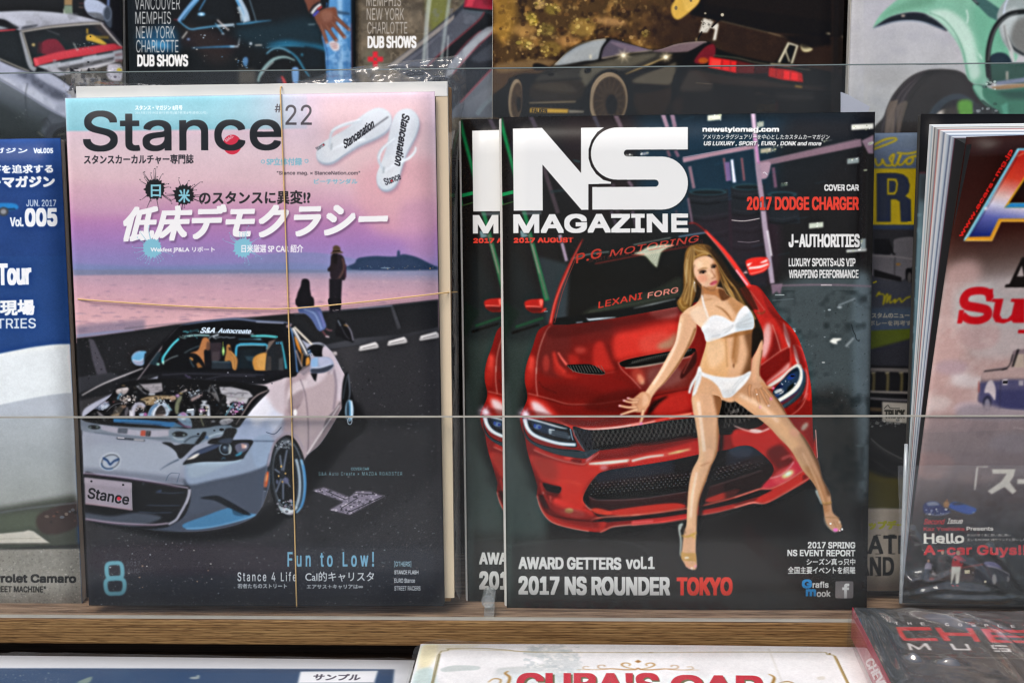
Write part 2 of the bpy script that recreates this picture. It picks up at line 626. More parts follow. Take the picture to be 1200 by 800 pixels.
def cover_sheet(name, rc, mat, parent, bulge=0.0008, th=.0003, nu=14, nv=14):
    """the printed front sheet: a thin, very slightly bowed slab"""
    vs, uv, fs = [], [], []
    for layer in (0, 1):
        for j in range(nv + 1):
            for i in range(nu + 1):
                a, b = i / nu, j / nv
                d = bulge * (math.sin(math.pi * a) * .7 + .5 * math.sin(2.2 * a + 3 * b)) - layer * th
                vs.append(rc.fr.p(rc.w * a, rc.h * b, d)); uv.append((a, b))
    n = (nu + 1) * (nv + 1)
    ix = lambda i, j, l: l * n + j * (nu + 1) + i
    for j in range(nv):
        for i in range(nu):
            fs.append((ix(i, j, 0), ix(i + 1, j, 0), ix(i + 1, j + 1, 0), ix(i, j + 1, 0)))
            fs.append((ix(i, j, 1), ix(i, j + 1, 1), ix(i + 1, j + 1, 1), ix(i + 1, j, 1)))
    for i in range(nu):
        fs.append((ix(i, 0, 0), ix(i, 0, 1), ix(i + 1, 0, 1), ix(i + 1, 0, 0)))
        fs.append((ix(i, nv, 0), ix(i + 1, nv, 0), ix(i + 1, nv, 1), ix(i, nv, 1)))
    for j in range(nv):
        fs.append((ix(0, j, 0), ix(0, j + 1, 0), ix(0, j + 1, 1), ix(0, j, 1)))
        fs.append((ix(nu, j, 0), ix(nu, j, 1), ix(nu, j + 1, 1), ix(nu, j + 1, 0)))
    return mesh(name, vs, fs, mat, parent, uv, smooth=True)


def pages(rc, th, parent, peek=0.0, inset=.001, mat=None, lift=.0012):
    """the block of pages behind the cover, its edges ragged by a fraction of a millimetre"""
    vs, fs = [], []
    k = 10
    for j in range(k + 1):
        d = -lift - th * j / k
        jt = random.uniform(-.0003, .0003)
        for u, v in ((-peek + jt, .0006), (rc.w - inset + jt, .0006), (rc.w - inset + jt, rc.h - inset + jt), (-peek + jt, rc.h - inset + jt)):
            vs.append(rc.fr.p(u, v, d))
    for j in range(k):
        for q in range(4):
            fs.append((j * 4 + q, j * 4 + (q + 1) % 4, j * 4 + 4 + (q + 1) % 4, j * 4 + 4 + q)[::-1])
    fs.append((0, 1, 2, 3)); fs.append((k * 4 + 3, k * 4 + 2, k * 4 + 1, k * 4))
    return mesh('page_block', vs, fs, mat or PAPER, parent)


def magazine(label, rc, art, th=.006, peek=0.0, group=None, rough=.34, coat=0.0, bulge=.0008, name='magazine', bump=.04, spec=.14, mat=None):
    t = empty(name, rc.base(), label, 'magazine', group)
    cover_sheet('front_cover', rc, print_mat('printed_cover', art, rough, spec=spec, coat=coat, bump=bump), t, bulge)
    pages(rc, th, t, peek, mat=mat)
    vs, fs = box(rc.fr, 0, rc.w, 0, rc.h, -.0012 - th - .0012, -.0012 - th - .0009 + .0001)
    mesh('back_cover', vs, fs, COVER_BACK, t)
    return t


# ------------------------------------------------------------------ cover: red car and model in a dark garage
def art_garage(rc):
    A = Art(rc.quad(),rc.w,rc.h,'201e1d')
    A.at()
    # garage background
    A.blob([(760,128),(1000,128),(930,240),(830,280),(740,220)],'17384a',.9,16)
    A.blob([(930,128),(1030,128),(1030,330),(920,330),(905,230)],'211f20',.85,14)
    A.blob([(820,245),(905,235),(905,325),(850,320)],'34262f',.9,8)
    A.blob([(660,130),(740,130),(740,240),(680,240)],'2c2120',.8,10)
    A.blob([(905,340),(1030,330),(1030,560),(955,580),(935,450)],'4a5456',1,9)
    A.blob([(1000,345),(1022,345),(1016,560),(1004,560)],'6b7a80',.8,5)
    A.blob([(935,480),(1000,470),(1000,640),(960,640)],'2f2f2e',.9,10)
    A.blob([(585,395),(636,378),(612,460),(612,540),(640,610),(610,712),(580,712)],'37433f',.95,8)
    A.blob([(588,530),(612,540),(640,620),(620,712),(586,712)],'47524f',.8,8)
    A.poly([(580,628),(1030,628),(1030,716),(580,716)],'33322f',.75,9)
    A.poly([(580,690),(1030,694),(1030,716),(580,716)],'3a403f',.7,5)
    A.blob([(598,480),(600,712),(588,712),(588,470)],'4c5856',.6,4)
    A.speck(160,(935,345,1020,480),['8a9698','6c787a','1c2022','2c3234'],(.3,.9),.5,2)
    A.speck(90,(590,600,1015,712),['6a706c','4c524e','1a1a19'],(.3,.8),.5,4)
    A.cloud('1c2426',.5,26,.5,.3,5,(900,340,1025,600))
    A.at(860,380,8).poly([(895,158),(930,128),(1005,130),(1010,142),(965,160),(970,185),(930,180)],'e2e4da',1,.4)
    A.poly([(1040,200),(1120,120),(1130,135),(1060,215)],'9ba5a6',.8,.8).line([(1105,0),(1120,60),(1140,100),(1150,140),(1180,160)],.7,'20262a')
    A.ell(838,356,16,6,'b8beba').ell(560,45,18,9,'a9b0b0',.9,.5).ell(850,118,10,5,'8f989a')
    A.at().ell(930,388,2.4,1.2,'b9c4c8').ell(984,360,3,1.2,'c4ced0',.8,.5).ell(972,363,2,1,'a4b0b4').ell(1008,522,5,1,'5f6a6c',.8,.6)
    A.line([(982,358),(1002,350)],1.4,'b8c4c8',.6,.6).line([(905,352),(930,350)],.8,'7c8a90',.5)
    A.line([(588,640),(660,632),(735,634),(760,646)],.8,'566260',.6,.5)
    # left: green beams, poles
    A.poly([(600,285),(650,380),(615,400),(590,400)],'23292a',.8,8)
    A.poly([(630,300),(668,310),(652,378),(640,378)],'353f42',.9,3)
    A.line([(585,134),(601,196),(641,352)],(4.5,4,6),'1d7a48',.95,.5,sm=False)
    A.line([(619,270),(641,350)],3,'6d6a5c',.75,.6).line([(622,282),(632,320)],1.2,'a49c90',.7,.4)
    A.line([(585,229),(602,225)],4.2,'1f8a52').line([(585,236),(603,234)],4,'151a18').line([(587,228),(589,240)],2,'1f8a52').line([(586,241),(603,236)],1.2,'3a5c34')
    A.poly([(590,352),(610,366),(588,402)],'1a2a22',.7,2).line([(604,383),(637,372)],3,'1f5636',.8,.8).line([(600,390),(632,380)],3,'121413',1,.6)
    A.line([(620,132),(628,150)],5,'4b444e',.8,.8).line([(694,132),(702,150)],4.5,'45444d',.8,.8).line([(720,132),(728,150)],5,'6a5a62',.85,.8)
    A.line([(637,196),(654,250)],5,'4d4247',.9,.8).line([(645,225),(668,222)],3,'2c3a3c',.8,1).line([(656,275),(664,306)],4,'9b8a9a',1,.5)
    A.line([(672,188),(680,190)],2,'33585a',.7,.8).line([(718,215),(724,250)],5,'453a40',.9,.6).line([(736,212),(741,219)],4,'6f5f6a',.9,.5)
    A.line([(716,247),(724,270)],4,'4e4450',.8,.6).line([(741,247),(746,268)],4,'5c4f5c',.8,.6).line([(792,246),(795,265)],3,'4e4450',.8,.6)
    A.poly([(609,270),(616,270),(619,277),(611,279)],'7b9a9c',.9,.5).poly([(611,248),(635,248),(634,252),(612,252)],'6a7678',.6,.6)
    # right: racks, tyres, lamps
    for (x0,y0,x1,y1) in ((806,222,853,335),(856,216,896,335),(898,225,935,262)):
        A.poly([(x0,y0 + 3),(x1,y0),(x1 + 3,y1),(x0 + 4,y1)],'24282d',1,1.2)
        A.ell((x0 + x1) / 2,y0 + 3,(x1 - x0) / 2 - 1,4,'2b4a52',.9,.6).ell((x0 + x1) / 2,y0 + 3.6,(x1 - x0) / 2 - 5,2.4,'182226',1,.6)
        for q in range(5):
            yy = y0 + 14 + q * 20
            if yy < y1:
                A.line([(x0 + 2,yy + 1),((x0 + x1) / 2,yy + 3),(x1,yy - 1)],2.2,'17191c',.9,.5).line([(x0 + 3,yy - 4),((x0 + x1) / 2,yy - 2),(x1,yy - 6)],.8,'41454b',.7,.4)
    A.blob([(806,262),(900,258),(905,330),(860,330)],'38262f',.5,8)
    A.line([(857,258),(872,259),(890,256)],1,'c9bfbe').line([(864,283),(878,284),(890,282)],.9,'8c8288',.8)
    A.line([(800,188),(835,181),(884,172)],(6,5,5),'ab8c98',1,.5).line([(800,184.6),(884,169.6)],.8,'d8bfcc',.6)
    A.line([(776,132),(782,150)],5,'917a88',1,.6).line([(787,132),(791,150)],5,'86707f',1,.6).line([(782,176),(785,184)],4,'6a5562',1,.5).line([(791,176),(795,184)],4,'7a6072',1,.5)
    A.line([(808,195),(813,221)],4,'8a707c',1,.5).line([(806,232),(811,262)],3,'7c6676',.8,.8)
    A.line([(848,185),(852,212)],3,'8a5a66',.9,.5).line([(852,190),(854,212)],6,'7f6c98',.95,.6).line([(857.5,187),(860.5,214)],(3,4),'e6e9fa',1,.3).line([(869,185),(872,212)],3,'8d5c64',.9,.5)
    A.line([(888,193),(930,184),(1010,167)],(6.5,7,9),'8f7580',.95,.6).line([(889,190),(1005,163)],1,'c0a4b0',.5,.4)
    A.line([(906,196),(909,220)],4,'7b5a6e',.9,.6).blob([(888,193),(902,190),(902,200),(898,209),(889,208)],'b498a6',1,.6)
    A.line([(882,128),(888,196),(893,235)],(5.5,6,6),'a792a2',1,.5).line([(893,235),(897,272),(905,332)],(6,6.5,5.5),'aa9aa8',1,.5)
    A.line([(882,130),(888,190)],1.6,'e8cfe4',.8,.4).line([(899,270),(904,300)],2.6,'dcd6da',.9,.7).line([(884,160),(889,192)],2.5,'c868b8',.5,1)
    A.line([(894,203),(896,202),(899,205)],.7,'f4f0f0')
    A.poly([(1010,165),(1024,158),(1024,180),(1018,180)],'a08592',.9,.8)
    A.poly([(903,333),(917,332),(914,345),(910,341),(905,345)],'7d6a78',1,.4).line([(905,335),(965,333.5),(1022,335.5)],1.6,'87727e',.95,.3).line([(962,334),(975,334)],1.1,'c9c2c2').line([(908,345.5),(919,345.5)],.9,'b9c4c4')
    for (x,y,w_,h_,c) in ((829,134,16,8,'cdd0bd'),(887,142,8,8,'9fa89c'),(998,144.5,26,8,'d8d8cc'),(891,173,13,7,'b8b39c'),(904,174,5,4,'8d9486'),(993,184.5,14,8,'8f9a98'),
                              (948,260,17,8,'c5cdbc'),(1008,279,7,14,'8d9a9a'),(992,291,24,5,'b9bdb9'),(915,214,8,5,'4c5c54'),(732,181,9,2.6,'d4d4d0'),(751,178,9,4.5,'8a93a0'),(905,171,12,2,'d8dcd4'),(963,164,12,2,'d0d4cc'),(1012,199,6,1.6,'d8dcd8'),(1018,166,6,4,'e8ecec')):
        A.poly([(x,y + 1.6),(x + w_,y),(x + w_,y + h_ - 1.6),(x,y + h_)],c,1,.35)
        A.speck(5,(x,y,x + w_,y + h_),['f4f6ee','8f9480','aab08c'],(.4,1.3),.8,int(x))
    for q in range(16):
        x = 800 + (q * 37) % 200; y = 140 + (q * 53) % 180
        A.line([(x,y),(x + 14,y - 3)],.7,'3b6a80',.35,.4)
    A.speck(60,(800,132,1020,330),['50788a','6a5c66','101214'],(.25,.6),.5,9)

    # ---------------- the car
    body = [(644,379,1),(631,387),(624,407),(617,427),(615,445),(618,466),(610,486),(611,500),(615,511),(618,528),(625,552),(630,569,1),(629,580,1),(634,596),(642,607),(653,614),(676,619),(704,622.5),(721,615),(755,612),(805,604),(842,598),(866,592),(882,587),
            (897,589),(920,577),(949,560),(954,540),(952,500),(951,462),(948,440),(944,421),(935,396),(925,381),(914,370),(900,350),(889,336),(877,333,1),(800,357,1),(722,371)]
    A.poly([(612,560),(700,632),(960,570),(960,540),(700,600)],'151312',.8,7)
    A.blob(body,'a8221a')
    A.poly([(952,525),(955,510),(957,537),(957,560),(951,545)],'b52a20',1,.3).line([(955.5,503),(957.6,536)],.8,'f2b0a4')
    A.clip(body,True)
    A.at(600,340,8)
    A.blob([(330,330),(560,310),(900,250),(1000,420),(760,480),(500,560),(330,640),(230,700)],'8f2822',.85,7)
    A.blob([(370,330),(525,320),(525,780),(300,790),(240,640)],'8a3a36',.55,4)
    A.blob([(160,620),(215,640),(190,820),(140,810)],'ff5a48',.95,3)
    A.blob([(120,760),(200,760),(200,900),(125,900)],'d23426',.8,4)
    A.blob([(760,560),(800,480),(860,500),(930,640),(960,740),(780,720)],'dc3a2d',1,3)
    A.blob([(880,490),(980,620),(1000,760),(940,690)],'7a1c16',.7,4)
    A.blob([(395,570),(440,720),(560,790),(640,800),(520,820),(400,760)],'d63a2c',.9,3)
    A.line([(390,575),(425,690),(500,770)],(3,5),'f04a3a',.9,1.6).line([(432,580),(470,640),(515,697)],(2,3.2),'ff7a6a',1,.9)
    A.blob([(530,600),(620,620),(620,680),(540,690)],'d8382a',.8,3)
    A.at(720,340,10)
    A.blob([(0,520),(250,460),(480,400),(740,370),(740,520),(620,700),(380,740),(150,790),(0,800)],'fb4838',1,5)
    A.blob([(300,560),(560,480),(660,540),(520,700),(320,720)],'ff6a58',.7,4)
    A.blob([(500,640),(640,560),(720,480),(730,600),(680,680),(540,690)],'d0b08c',.85,3.5)
    A.blob([(400,240),(520,220),(740,170),(740,290),(600,320),(450,310)],'e8a29a',.95,3.5)
    A.blob([(0,320),(300,270),(380,300),(300,400),(0,470)],'a82820',.8,4)
    A.at(600,350,4)
    A.blob([(600,310),(840,280),(850,400),(720,430),(620,440),(560,360)],'9a4238',.9,4)
    A.blob([(640,330),(760,310),(800,380),(660,420)],'a87068',.7,4)
    A.blob([(480,340),(540,380),(600,430),(520,460),(420,440),(300,400),(150,400),(140,440),(250,480),(600,480)],'8c2019',.75,6)
    A.ell(602,375,14,26,'f8dcb0',1,2,-25).ell(590,360,30,40,'ff6a50',.5,3,-25)
    A.blob([(505,297),(560,278),(700,252),(780,238),(855,232),(835,262),(700,300),(570,318),(520,316)],'1c1918',1)
    A.line([(560,298),(690,264),(840,238)],2.2,'6a655e',.8,.4).line([(545,305),(690,276),(830,248)],.9,'8b857a',.6,.3)
    for q in range(26):
        A.line([(560 + q * 11,300 - q * 2.3),(566 + q * 11,288 - q * 2.3)],.6,'9a948a',.5)
    A.line([(528,322),(590,318),(700,299),(840,268)],(1.6,2.2,1.2),'d3c6b4',.95,.3)
    A.line([(497,296),(515,330),(560,372),(604,420)],1,'f2a294',.95,.3).line([(497,296),(560,274),(700,246),(800,232)],.9,'e86a5a',.8,.3)
    A.blob([(840,270),(860,240),(860,300),(800,370),(790,350)],'5a1a16',.9,1).line([(852,248),(800,350)],.9,'f08a7a',.8,.3)
    A.at(600,340,8)
    A.blob([(516,700),(600,692),(720,690),(800,720),(872,776),(830,784),(720,780),(620,768),(550,735)],'262524',1)
    for q in range(12):
        A.line([(545 + q * 26,700),(575 + q * 27,768)],.8,'8f8a80',.8)
    A.line([(520,704),(560,742),(640,772),(820,786),(870,780)],.7,'9a8a80',.9)
    A.line([(870,776),(960,762)],1.2,'e0604f',.7,.5)
    # seams
    A.line([(362,330),(322,378),(272,500),(238,640),(230,780)],1,'efc6b4',.9,.2)
    A.at(600,430,8)
    A.line([(226,0),(226,150),(240,265)],1,'f4c8bc',.9,.2).line([(150,243),(240,266),(370,300),(520,342),(660,346),(800,341),(1040,306),(1190,284)],1,'f0ae9c',.9,.2)
    A.line([(235,282),(370,312),(520,352),(800,350)],1,'5a1512',.6,.5)
    A.line([(250,130),(300,190),(420,240)],.8,'5e1814',.7,.4)
    A.blob([(240,300),(500,352),(760,356),(1190,310),(1190,450),(700,450),(420,440),(280,360)],'9a231c',.6,4)
    A.at(740,430,8).line([(150,285),(200,270),(380,230),(560,198)],1,'35110f',.9,.2)
    A.blob([(200,300),(350,250),(560,215),(560,380),(420,430),(220,440)],'e23c30',.9,4)
    A.blob([(150,430),(180,340),(260,290),(340,268),(260,330),(190,410),(130,470)],'2a0e0d',.9,1.5)
    # nose highlights
    A.at(600,430,8)
    A.blob([(150,280),(240,290),(330,340),(420,440),(460,480),(220,475),(170,400)],'ff4a3c',.9,4)
    A.blob([(180,320),(250,330),(330,400),(380,466),(250,466),(200,400)],'ffe2e2',1,2.8)
    A.line([(320,484),(460,530),(600,566),(760,576),(980,560),(1200,526)],(6,5,4),'f04a3a',.9,1.2)
    A.line([(620,566),(760,577),(980,560),(1200,522)],(1,2.6,2.4),'fff0ea',.95,.6).line([(300,486),(420,500),(520,545)],(1,2),'ffb8b0',.8,.8)
    A.at(740,430,8).line([(0,540),(160,515),(300,480),(420,450),(600,424)],(3,4,3),'ff5a48',.95,.8).line([(0,540),(120,522),(220,500)],1.5,'fff0e8',.9,.5).line([(350,470),(560,432)],2,'ffd0a8',.9,.6)
    # grille
    gr = [(671,500),(690,503),(725,501),(775,493),(815,487),(845,469),(862,462),(880,484),(887,492),(870,500),(845,507),(815,512),(775,519),(740,523),(700,527),(686,528)]
    A.clip(); A.at()
    A.blob([(840,470),(858,464),(866,466),(885,486),(895,494),(880,502),(842,507)],'151415')
    A.blob(gr,'161517')
    A.clip(gr,True)
    for q in range(-30,70):
        x = 670 + q * 5.6
        A.line([(x,535),(x + 2.4,517),(x + 9,505),(x + 12,490),(x + 24,455)],.85,'b3ada2',.85,.15,sm=False)
        A.line([(x + 30,540),(x + 20,520),(x + 9,505),(x - 1,490),(x - 18,460)],.85,'a59f95',.75,.15,sm=False)
    A.poly([(665,495),(692,495),(697,535),(670,535)],'2b3040',.65,2)
    A.poly([(690,532),(700,522),(775,513),(850,501),(890,488),(890,520),(700,540)],'121112',.9,.6)
    A.poly([(835,462),(850,462),(846,505),(835,508)],'0f0e0e',.9,1)
    A.clip()
    A.at(600,430,8).line([(572,580),(590,640),(640,720),(680,775)],(1.6,1.4),'a8aab0',.9,.2).line([(600,590),(625,660),(665,730)],.8,'5c5f68',.9)
    A.at(740,430,8).text('CHARGER',920,405,1015,435,'b9b4aa',.3,.3,-14,.8)
    A.at(600,430,8)
    # left headlight
    A.blob([(96,470),(140,478),(300,495),(530,556),(575,640),(606,740),(480,735),(330,690),(200,640),(135,570)],'16222e')
    A.blob([(170,505),(300,520),(400,560),(380,620),(250,600)],'3c5470',.9,1.5).ell(240,555,38,22,'86a6d0',.9,1).ell(215,545,12,16,'3f68c4').ell(258,560,14,12,'2f50b0',.9)
    A.poly([(345,575),(430,590),(520,610),(540,680),(470,660),(380,640),(350,620)],'70808c',.95,.6)
    A.lines([[(360,590),(520,628)],[(370,615),(520,650)],[(400,640),(530,672)]],1,'20303c',.9,.2)
    A.ell(358,600,14,26,'c2d2da',.9,.6).line([(345,580),(400,586)],1.6,'dfe9ee',.8).ell(540,650,10,18,'aebbc4',.8,.4)
    A.line([(545,570),(560,640),(572,680)],1.8,'9cb0c0',.9)
    A.line([(150,478),(300,516),(450,560),(520,572)],(2.4,2.6,1),'eef6fa',1,.3)
    A.line([(120,480),(142,560),(196,625),(300,672),(450,712),(600,722)],(5,4.6,4.2),'9cc4e0',.8,1.2).line([(120,480),(142,560),(196,625),(300,672),(450,712),(595,722)],(4.6,3.6,3.4),'fafeff',1,.2)
    A.ell(130,440,34,30,'ffffff',.95,1.6).ell(130,440,70,60,'f4c4e0',.45,4)
    for q in range(8):
        an = q * math.pi / 4 + .3
        A.line([(130,440),(130 + 75 * math.cos(an),440 + 75 * math.sin(an))],(1,.1),'fff4fa',.8,.2)
    A.blob([(104,520),(118,590),(160,660),(240,712),(420,755),(600,770),(690,785),(740,768),(830,765),(760,810),(690,850),(560,840),(400,805),(240,745),(140,670),(104,580)],'47565f')
    A.line([(112,580),(160,664),(260,722),(440,764),(640,784)],.9,'18242e',.9).line([(690,800),(700,830)],1,'7d8d96',.8,.4)
    # bumper
    A.at().clip(body,True)
    A.at(600,520,8)
    A.blob([(160,110),(330,135),(640,190),(800,150),(860,240),(740,330),(670,450),(680,590),(480,560),(430,400),(280,340),(230,280)],'ef4534',1,3)
    A.blob([(180,110),(400,160),(420,330),(300,330),(220,240)],'b84a3c',.6,5)
    A.blob([(820,60),(1200,10),(1200,60),(900,90)],'b8261e',.8,3)
    A.blob([(230,25),(340,78),(500,118),(660,135),(690,130),(660,175),(500,152),(330,105),(220,55)],'e03a30',.9,.8).ell(530,130,50,14,'ff6a5a',.8,1.2,8).blob([(560,135),(650,140),(640,178),(560,160)],'8a1a16',.8,1)
    A.poly([(690,140),(790,75),(740,130),(690,170)],'ffb4c0',.8,1)
    A.line([(200,50),(330,106),(480,153),(640,182),(690,176),(750,130),(815,72)],1,'ffcabc',.95,.2)
    A.line([(700,185),(900,172),(1200,132)],(4,9,7),'ff5a48',.95,1.5).line([(720,180),(900,168),(1200,136)],(2,4.5,3),'fff2e4',1,1)
    A.ell(860,215,40,26,'f4a8ac',.8,1.5)
    A.line([(430,340),(560,350),(640,380)],(1,4),'ff6a4c',.6,1.5)
    A.blob([(285,360),(380,382),(460,402),(435,458),(340,440),(310,410)],'241c1c',1,.2).poly([(310,440),(440,460),(420,490),(330,470)],'7a1f1a',.8,.8)
    A.line([(268,358),(290,450),(340,540),(372,600)],(3.6,3,2),'f0483a',1,.4).ell(293,455,10,16,'ffd8d0',1,.6).line([(358,480),(362,550)],2,'ff8a7a',.9,.6)
    A.poly([(240,470),(290,470),(330,560),(350,615),(300,590)],'2a1210',.95,.8)
    A.blob([(370,540),(430,500),(560,560),(740,620),(740,690),(560,690),(400,630)],'fb4a3c',1,1.5).ell(570,640,120,38,'ff8a84',.8,2,10).ell(535,620,42,24,'fff0a0',1,1.2)
    A.at(740,520,8)
    A.blob([(0,110),(200,60),(420,10),(560,-30),(620,-30),(620,100),(300,160),(0,215)],'f03c30',.9,2)
    A.line([(0,152),(150,116),(300,95),(440,66),(560,40)],(5,6,4),'ff6a58',.9,1.4).line([(0,152),(150,116),(300,97)],(3,2),'fff0e4',1,.8).line([(340,88),(440,66),(540,44)],(1,3,1),'ffe49c',1,.7)
    A.blob([(0,0),(240,-30),(560,-80),(560,-40),(200,50),(0,90)],'a11c16',.7,3)
    A.at(860,450,8)
    A.blob([(0,420),(250,430),(350,400),(440,500),(600,700),(560,760),(360,780),(200,600),(0,580)],'e5352a',1,2)
    A.line([(0,385),(120,430),(220,448),(330,410)],(1.6,2.6),'ffd0c8',.95,.6).ell(200,430,60,16,'fff0ea',.9,1,5)
    A.blob([(300,640),(420,560),(480,600),(560,720),(420,800)],'7a1a16',.8,3)
    A.blob([(560,700),(700,780),(740,640),(690,500),(620,440)],'c8281f',.8,3).ell(660,395,26,50,'c8b8a8',.9,1.5,40)
    A.line([(440,700),(540,670),(640,790)],3,'ff8a8a',.7,2)
    A.clip(); A.at()
    # lower intake
    it = [(710,551),(724,548),(777,540),(817,532),(852,526),(865,522),(877,521.5),(886,526),(899,537),(906,548),(902,558),(891,571,1),(860,581),(821,591),(780,599),(740,603),(707,606),(694,598),(686,590),(683,582),(690,567),(700,555)]
    A.blob(it,'171516')
    A.clip(it,True)
    A.poly([(690,545),(905,500),(905,540),(700,568)],'363a48',1,3).poly([(790,530),(850,520),(850,560),(790,560)],'1a1618',.9,5).ell(868,528,14,7,'4a5264',.9,2)
    A.poly([(684,566),(850,545),(906,528),(906,545),(700,572)],'3c2022',.7,2)
    for q in range(44):
        for j in range(5):
            x = 693 + q * 4.8 + (j % 2) * 2.4
            y = 566 + j * 3 - q * .5 - (max(0,q - 22) ** 2) * .035
            if 0 <= j and y > 540:
                A.ell(x,y,.85,.55,('c8cdcb','9aa8b8','8a8a84','b0a898')[(q * 7 + j * 3) % 4],.75)
    A.poly([(690,580),(700,585),(760,582),(820,572),(890,550),(910,540),(905,575),(870,585),(740,606),(690,606)],'54201c',.95,1.2)
    A.blob([(705,600),(740,593),(790,588),(800,594),(740,603)],'f0442e',.95,1.2).blob([(826,584),(850,575),(866,572),(860,579),(835,587)],'e0442f',.9,1.2)
    A.blob([(692,596),(700,594),(715,598),(714,602),(700,601)],'ff5a3c',.9,.6)
    A.poly([(846,560),(905,540),(905,575),(850,585)],'2a1616',.6,3)
    A.line([(690,580),(696,584),(712,585),(750,583),(805,575)],1,'a9a4aa',.9,.2).line([(828,570),(852,563),(892,550)],1,'8f8a90',.8,.2)
    A.clip()
    A.line([(700,555),(690,567),(683,582),(686,591),(693,597)],1,'ff7a62',.8,.3)
    A.at(600,520,8)
    A.poly([(740,714),(850,694),(1200,668),(1200,696),(900,722),(760,724)],'1c1110',1,.3)
    A.line([(690,560),(710,585),(745,612)],1,'ffe0d8',.95,.2)
    A.line([(740,708),(780,690),(850,678),(1000,668),(1200,653)],1.5,'ffa88e',1,.3)
    A.at(740,520,8)
    A.poly([(0,672),(300,640),(520,602),(520,642),(300,672),(0,702)],'1c1110',1,.3).poly([(640,580),(900,520),(1130,448),(1200,425),(1200,480),(1000,545),(640,612)],'1d1413',1,.3)
    A.line([(0,662),(260,632),(520,594)],1.6,'ffa088',1,.3).line([(640,574),(880,514),(1050,462),(1200,415)],1.4,'f09078',.95,.3)
    A.at(600,520,8)
    A.line([(238,478),(270,590),(325,680),(400,735),(560,780),(720,808)],1.6,'ffb4a4',1,.3)
    A.line([(250,500),(330,640),(480,690),(740,718)],1.6,'4a1512',.9,.4).blob([(270,570),(340,650),(520,705),(760,724),(880,724),(840,800),(700,800),(480,755),(340,690)],'dc3c2c',.9,.8)
    A.at(600,550,4).line([(412,290),(440,276),(480,262),(620,246),(815,213)],1.5,'ffaa9a',1,.3)
    A.at(740,520,8).poly([(0,708),(300,680),(520,645),(520,690),(300,728),(0,750)],'e43c36',.95,.6).line([(0,728),(200,715)],3,'ff8a8a',.7,1).line([(0,752),(200,738),(520,694)],1,'ff9a8a',.7,.3)
    A.poly([(622,622),(800,590),(1000,545),(1200,478),(1200,535),(1000,575),(820,625),(622,662)],'d0362c',.95,.6).poly([(950,555),(1200,478),(1200,530),(980,575)],'7a2620',.7,1.4).line([(630,658),(830,622),(1000,575),(1130,540),(1200,544)],1.3,'e0857a',.95,.3)
    A.at(860,540,8)
    A.blob([(330,160),(430,130),(560,0),(680,60),(640,90),(480,190),(340,250),(250,250)],'f2405a',.95,1.5).ell(470,130,120,70,'ff6a70',.8,3,-30).ell(500,118,62,30,'fff0a8',1,1.6,-28).ell(505,115,30,16,'fffff0',1,.8,-28)
    A.line([(330,156),(430,130),(500,80),(560,0)],1.8,'f2a8a8',.95,.4)
    A.poly([(240,320),(330,265),(480,200),(650,90),(704,150),(560,240),(300,380),(180,376)],'f04030',.95,.6).poly([(640,130),(704,110),(704,155),(640,180)],'8a1c16',.7,1)
    A.poly([(0,345),(240,262),(360,262),(240,320),(0,380)],'1d1312',.95,.4)
    A.line([(0,335),(150,285),(250,253),(345,250),(480,190),(645,86)],1.6,'ff9482',1,.3).line([(0,428),(90,400),(170,380),(292,384),(480,290),(704,155)],1.6,'ff9a8a',1,.3)
    # right side of the car
    A.at().clip(body,True)
    A.at(860,380,8)
    A.blob([(180,-140),(500,0),(640,160),(720,420),(720,700),(640,640),(500,300),(250,380),(180,100)],'ea3a2e',1,1)
    A.ell(300,150,46,170,'ffc8c0',.95,3,8).blob([(380,60),(440,240),(300,340),(350,200)],'8e1a16',.8,2.5)
    A.blob([(250,390),(430,262),(525,215),(530,320),(420,420),(300,520),(250,520)],'a21c17',1,1.5)
    A.blob([(310,530),(420,440),(520,350),(520,420),(440,490),(320,560)],'ffb8b0',.9,1.8).line([(310,556),(440,470),(500,430),(530,380),(530,250),(515,100),(470,0)],(1.6,2),'f4584a',.9,.5)
    A.blob([(460,-20),(500,60),(530,160),(525,215),(505,200),(470,90)],'fff0f0',.95,1.2)
    A.blob([(550,195),(580,220),(615,340),(605,370),(580,340)],'ffffff',.95,1).blob([(580,200),(640,260),(690,400),(640,370),(600,260)],'f04a50',.8,1.2).line([(560,190),(600,200),(650,250),(672,340)],1.2,'ff9aa4',.9,.4)
    A.line([(358,0),(400,120),(436,245)],1.2,'f0b4a4',.9,.3).line([(248,382),(340,315),(430,252),(524,204)],1,'f0b0a0',.95,.25)
    A.blob([(650,380),(690,420),(705,560),(690,700),(640,640),(665,520)],'d8342e',.9,1).line([(668,400),(690,500),(680,620),(650,690),(600,740)],1.6,'f2a8a4',.9,.6)
    A.blob([(600,370),(640,400),(655,460),(650,530),(600,620),(500,690),(425,725),(395,690),(360,632),(440,530)],'22384e',1)
    A.blob([(430,540),(540,460),(600,440),(590,540),(500,610),(440,620)],'3c5a78',.9,.8).ell(535,490,42,22,'2c58b0',.95,.8,-30).ell(545,482,18,10,'122038').poly([(500,590),(560,540),(560,600),(500,640)],'1c2c24',.9,.6)
    A.poly([(370,625),(430,590),(470,620),(460,640),(400,672)],'d4d8da',1,.5).poly([(400,580),(460,556),(450,590),(410,600)],'1c2a6a',.9,.5).line([(380,655),(450,625)],.8,'55606c').speck(10,(420,480,590,640),['e8ecf0','9ab0d0','0f1a2c'],(3,9),.8,6)
    A.poly([(372,660),(430,640),(420,670),(390,690)],'3a5890',.9,.4)
    A.blob([(600,362),(640,395),(590,400),(520,440),(440,525),(330,590),(312,570),(430,490),(520,410)],'f6efe4',.98,.6)
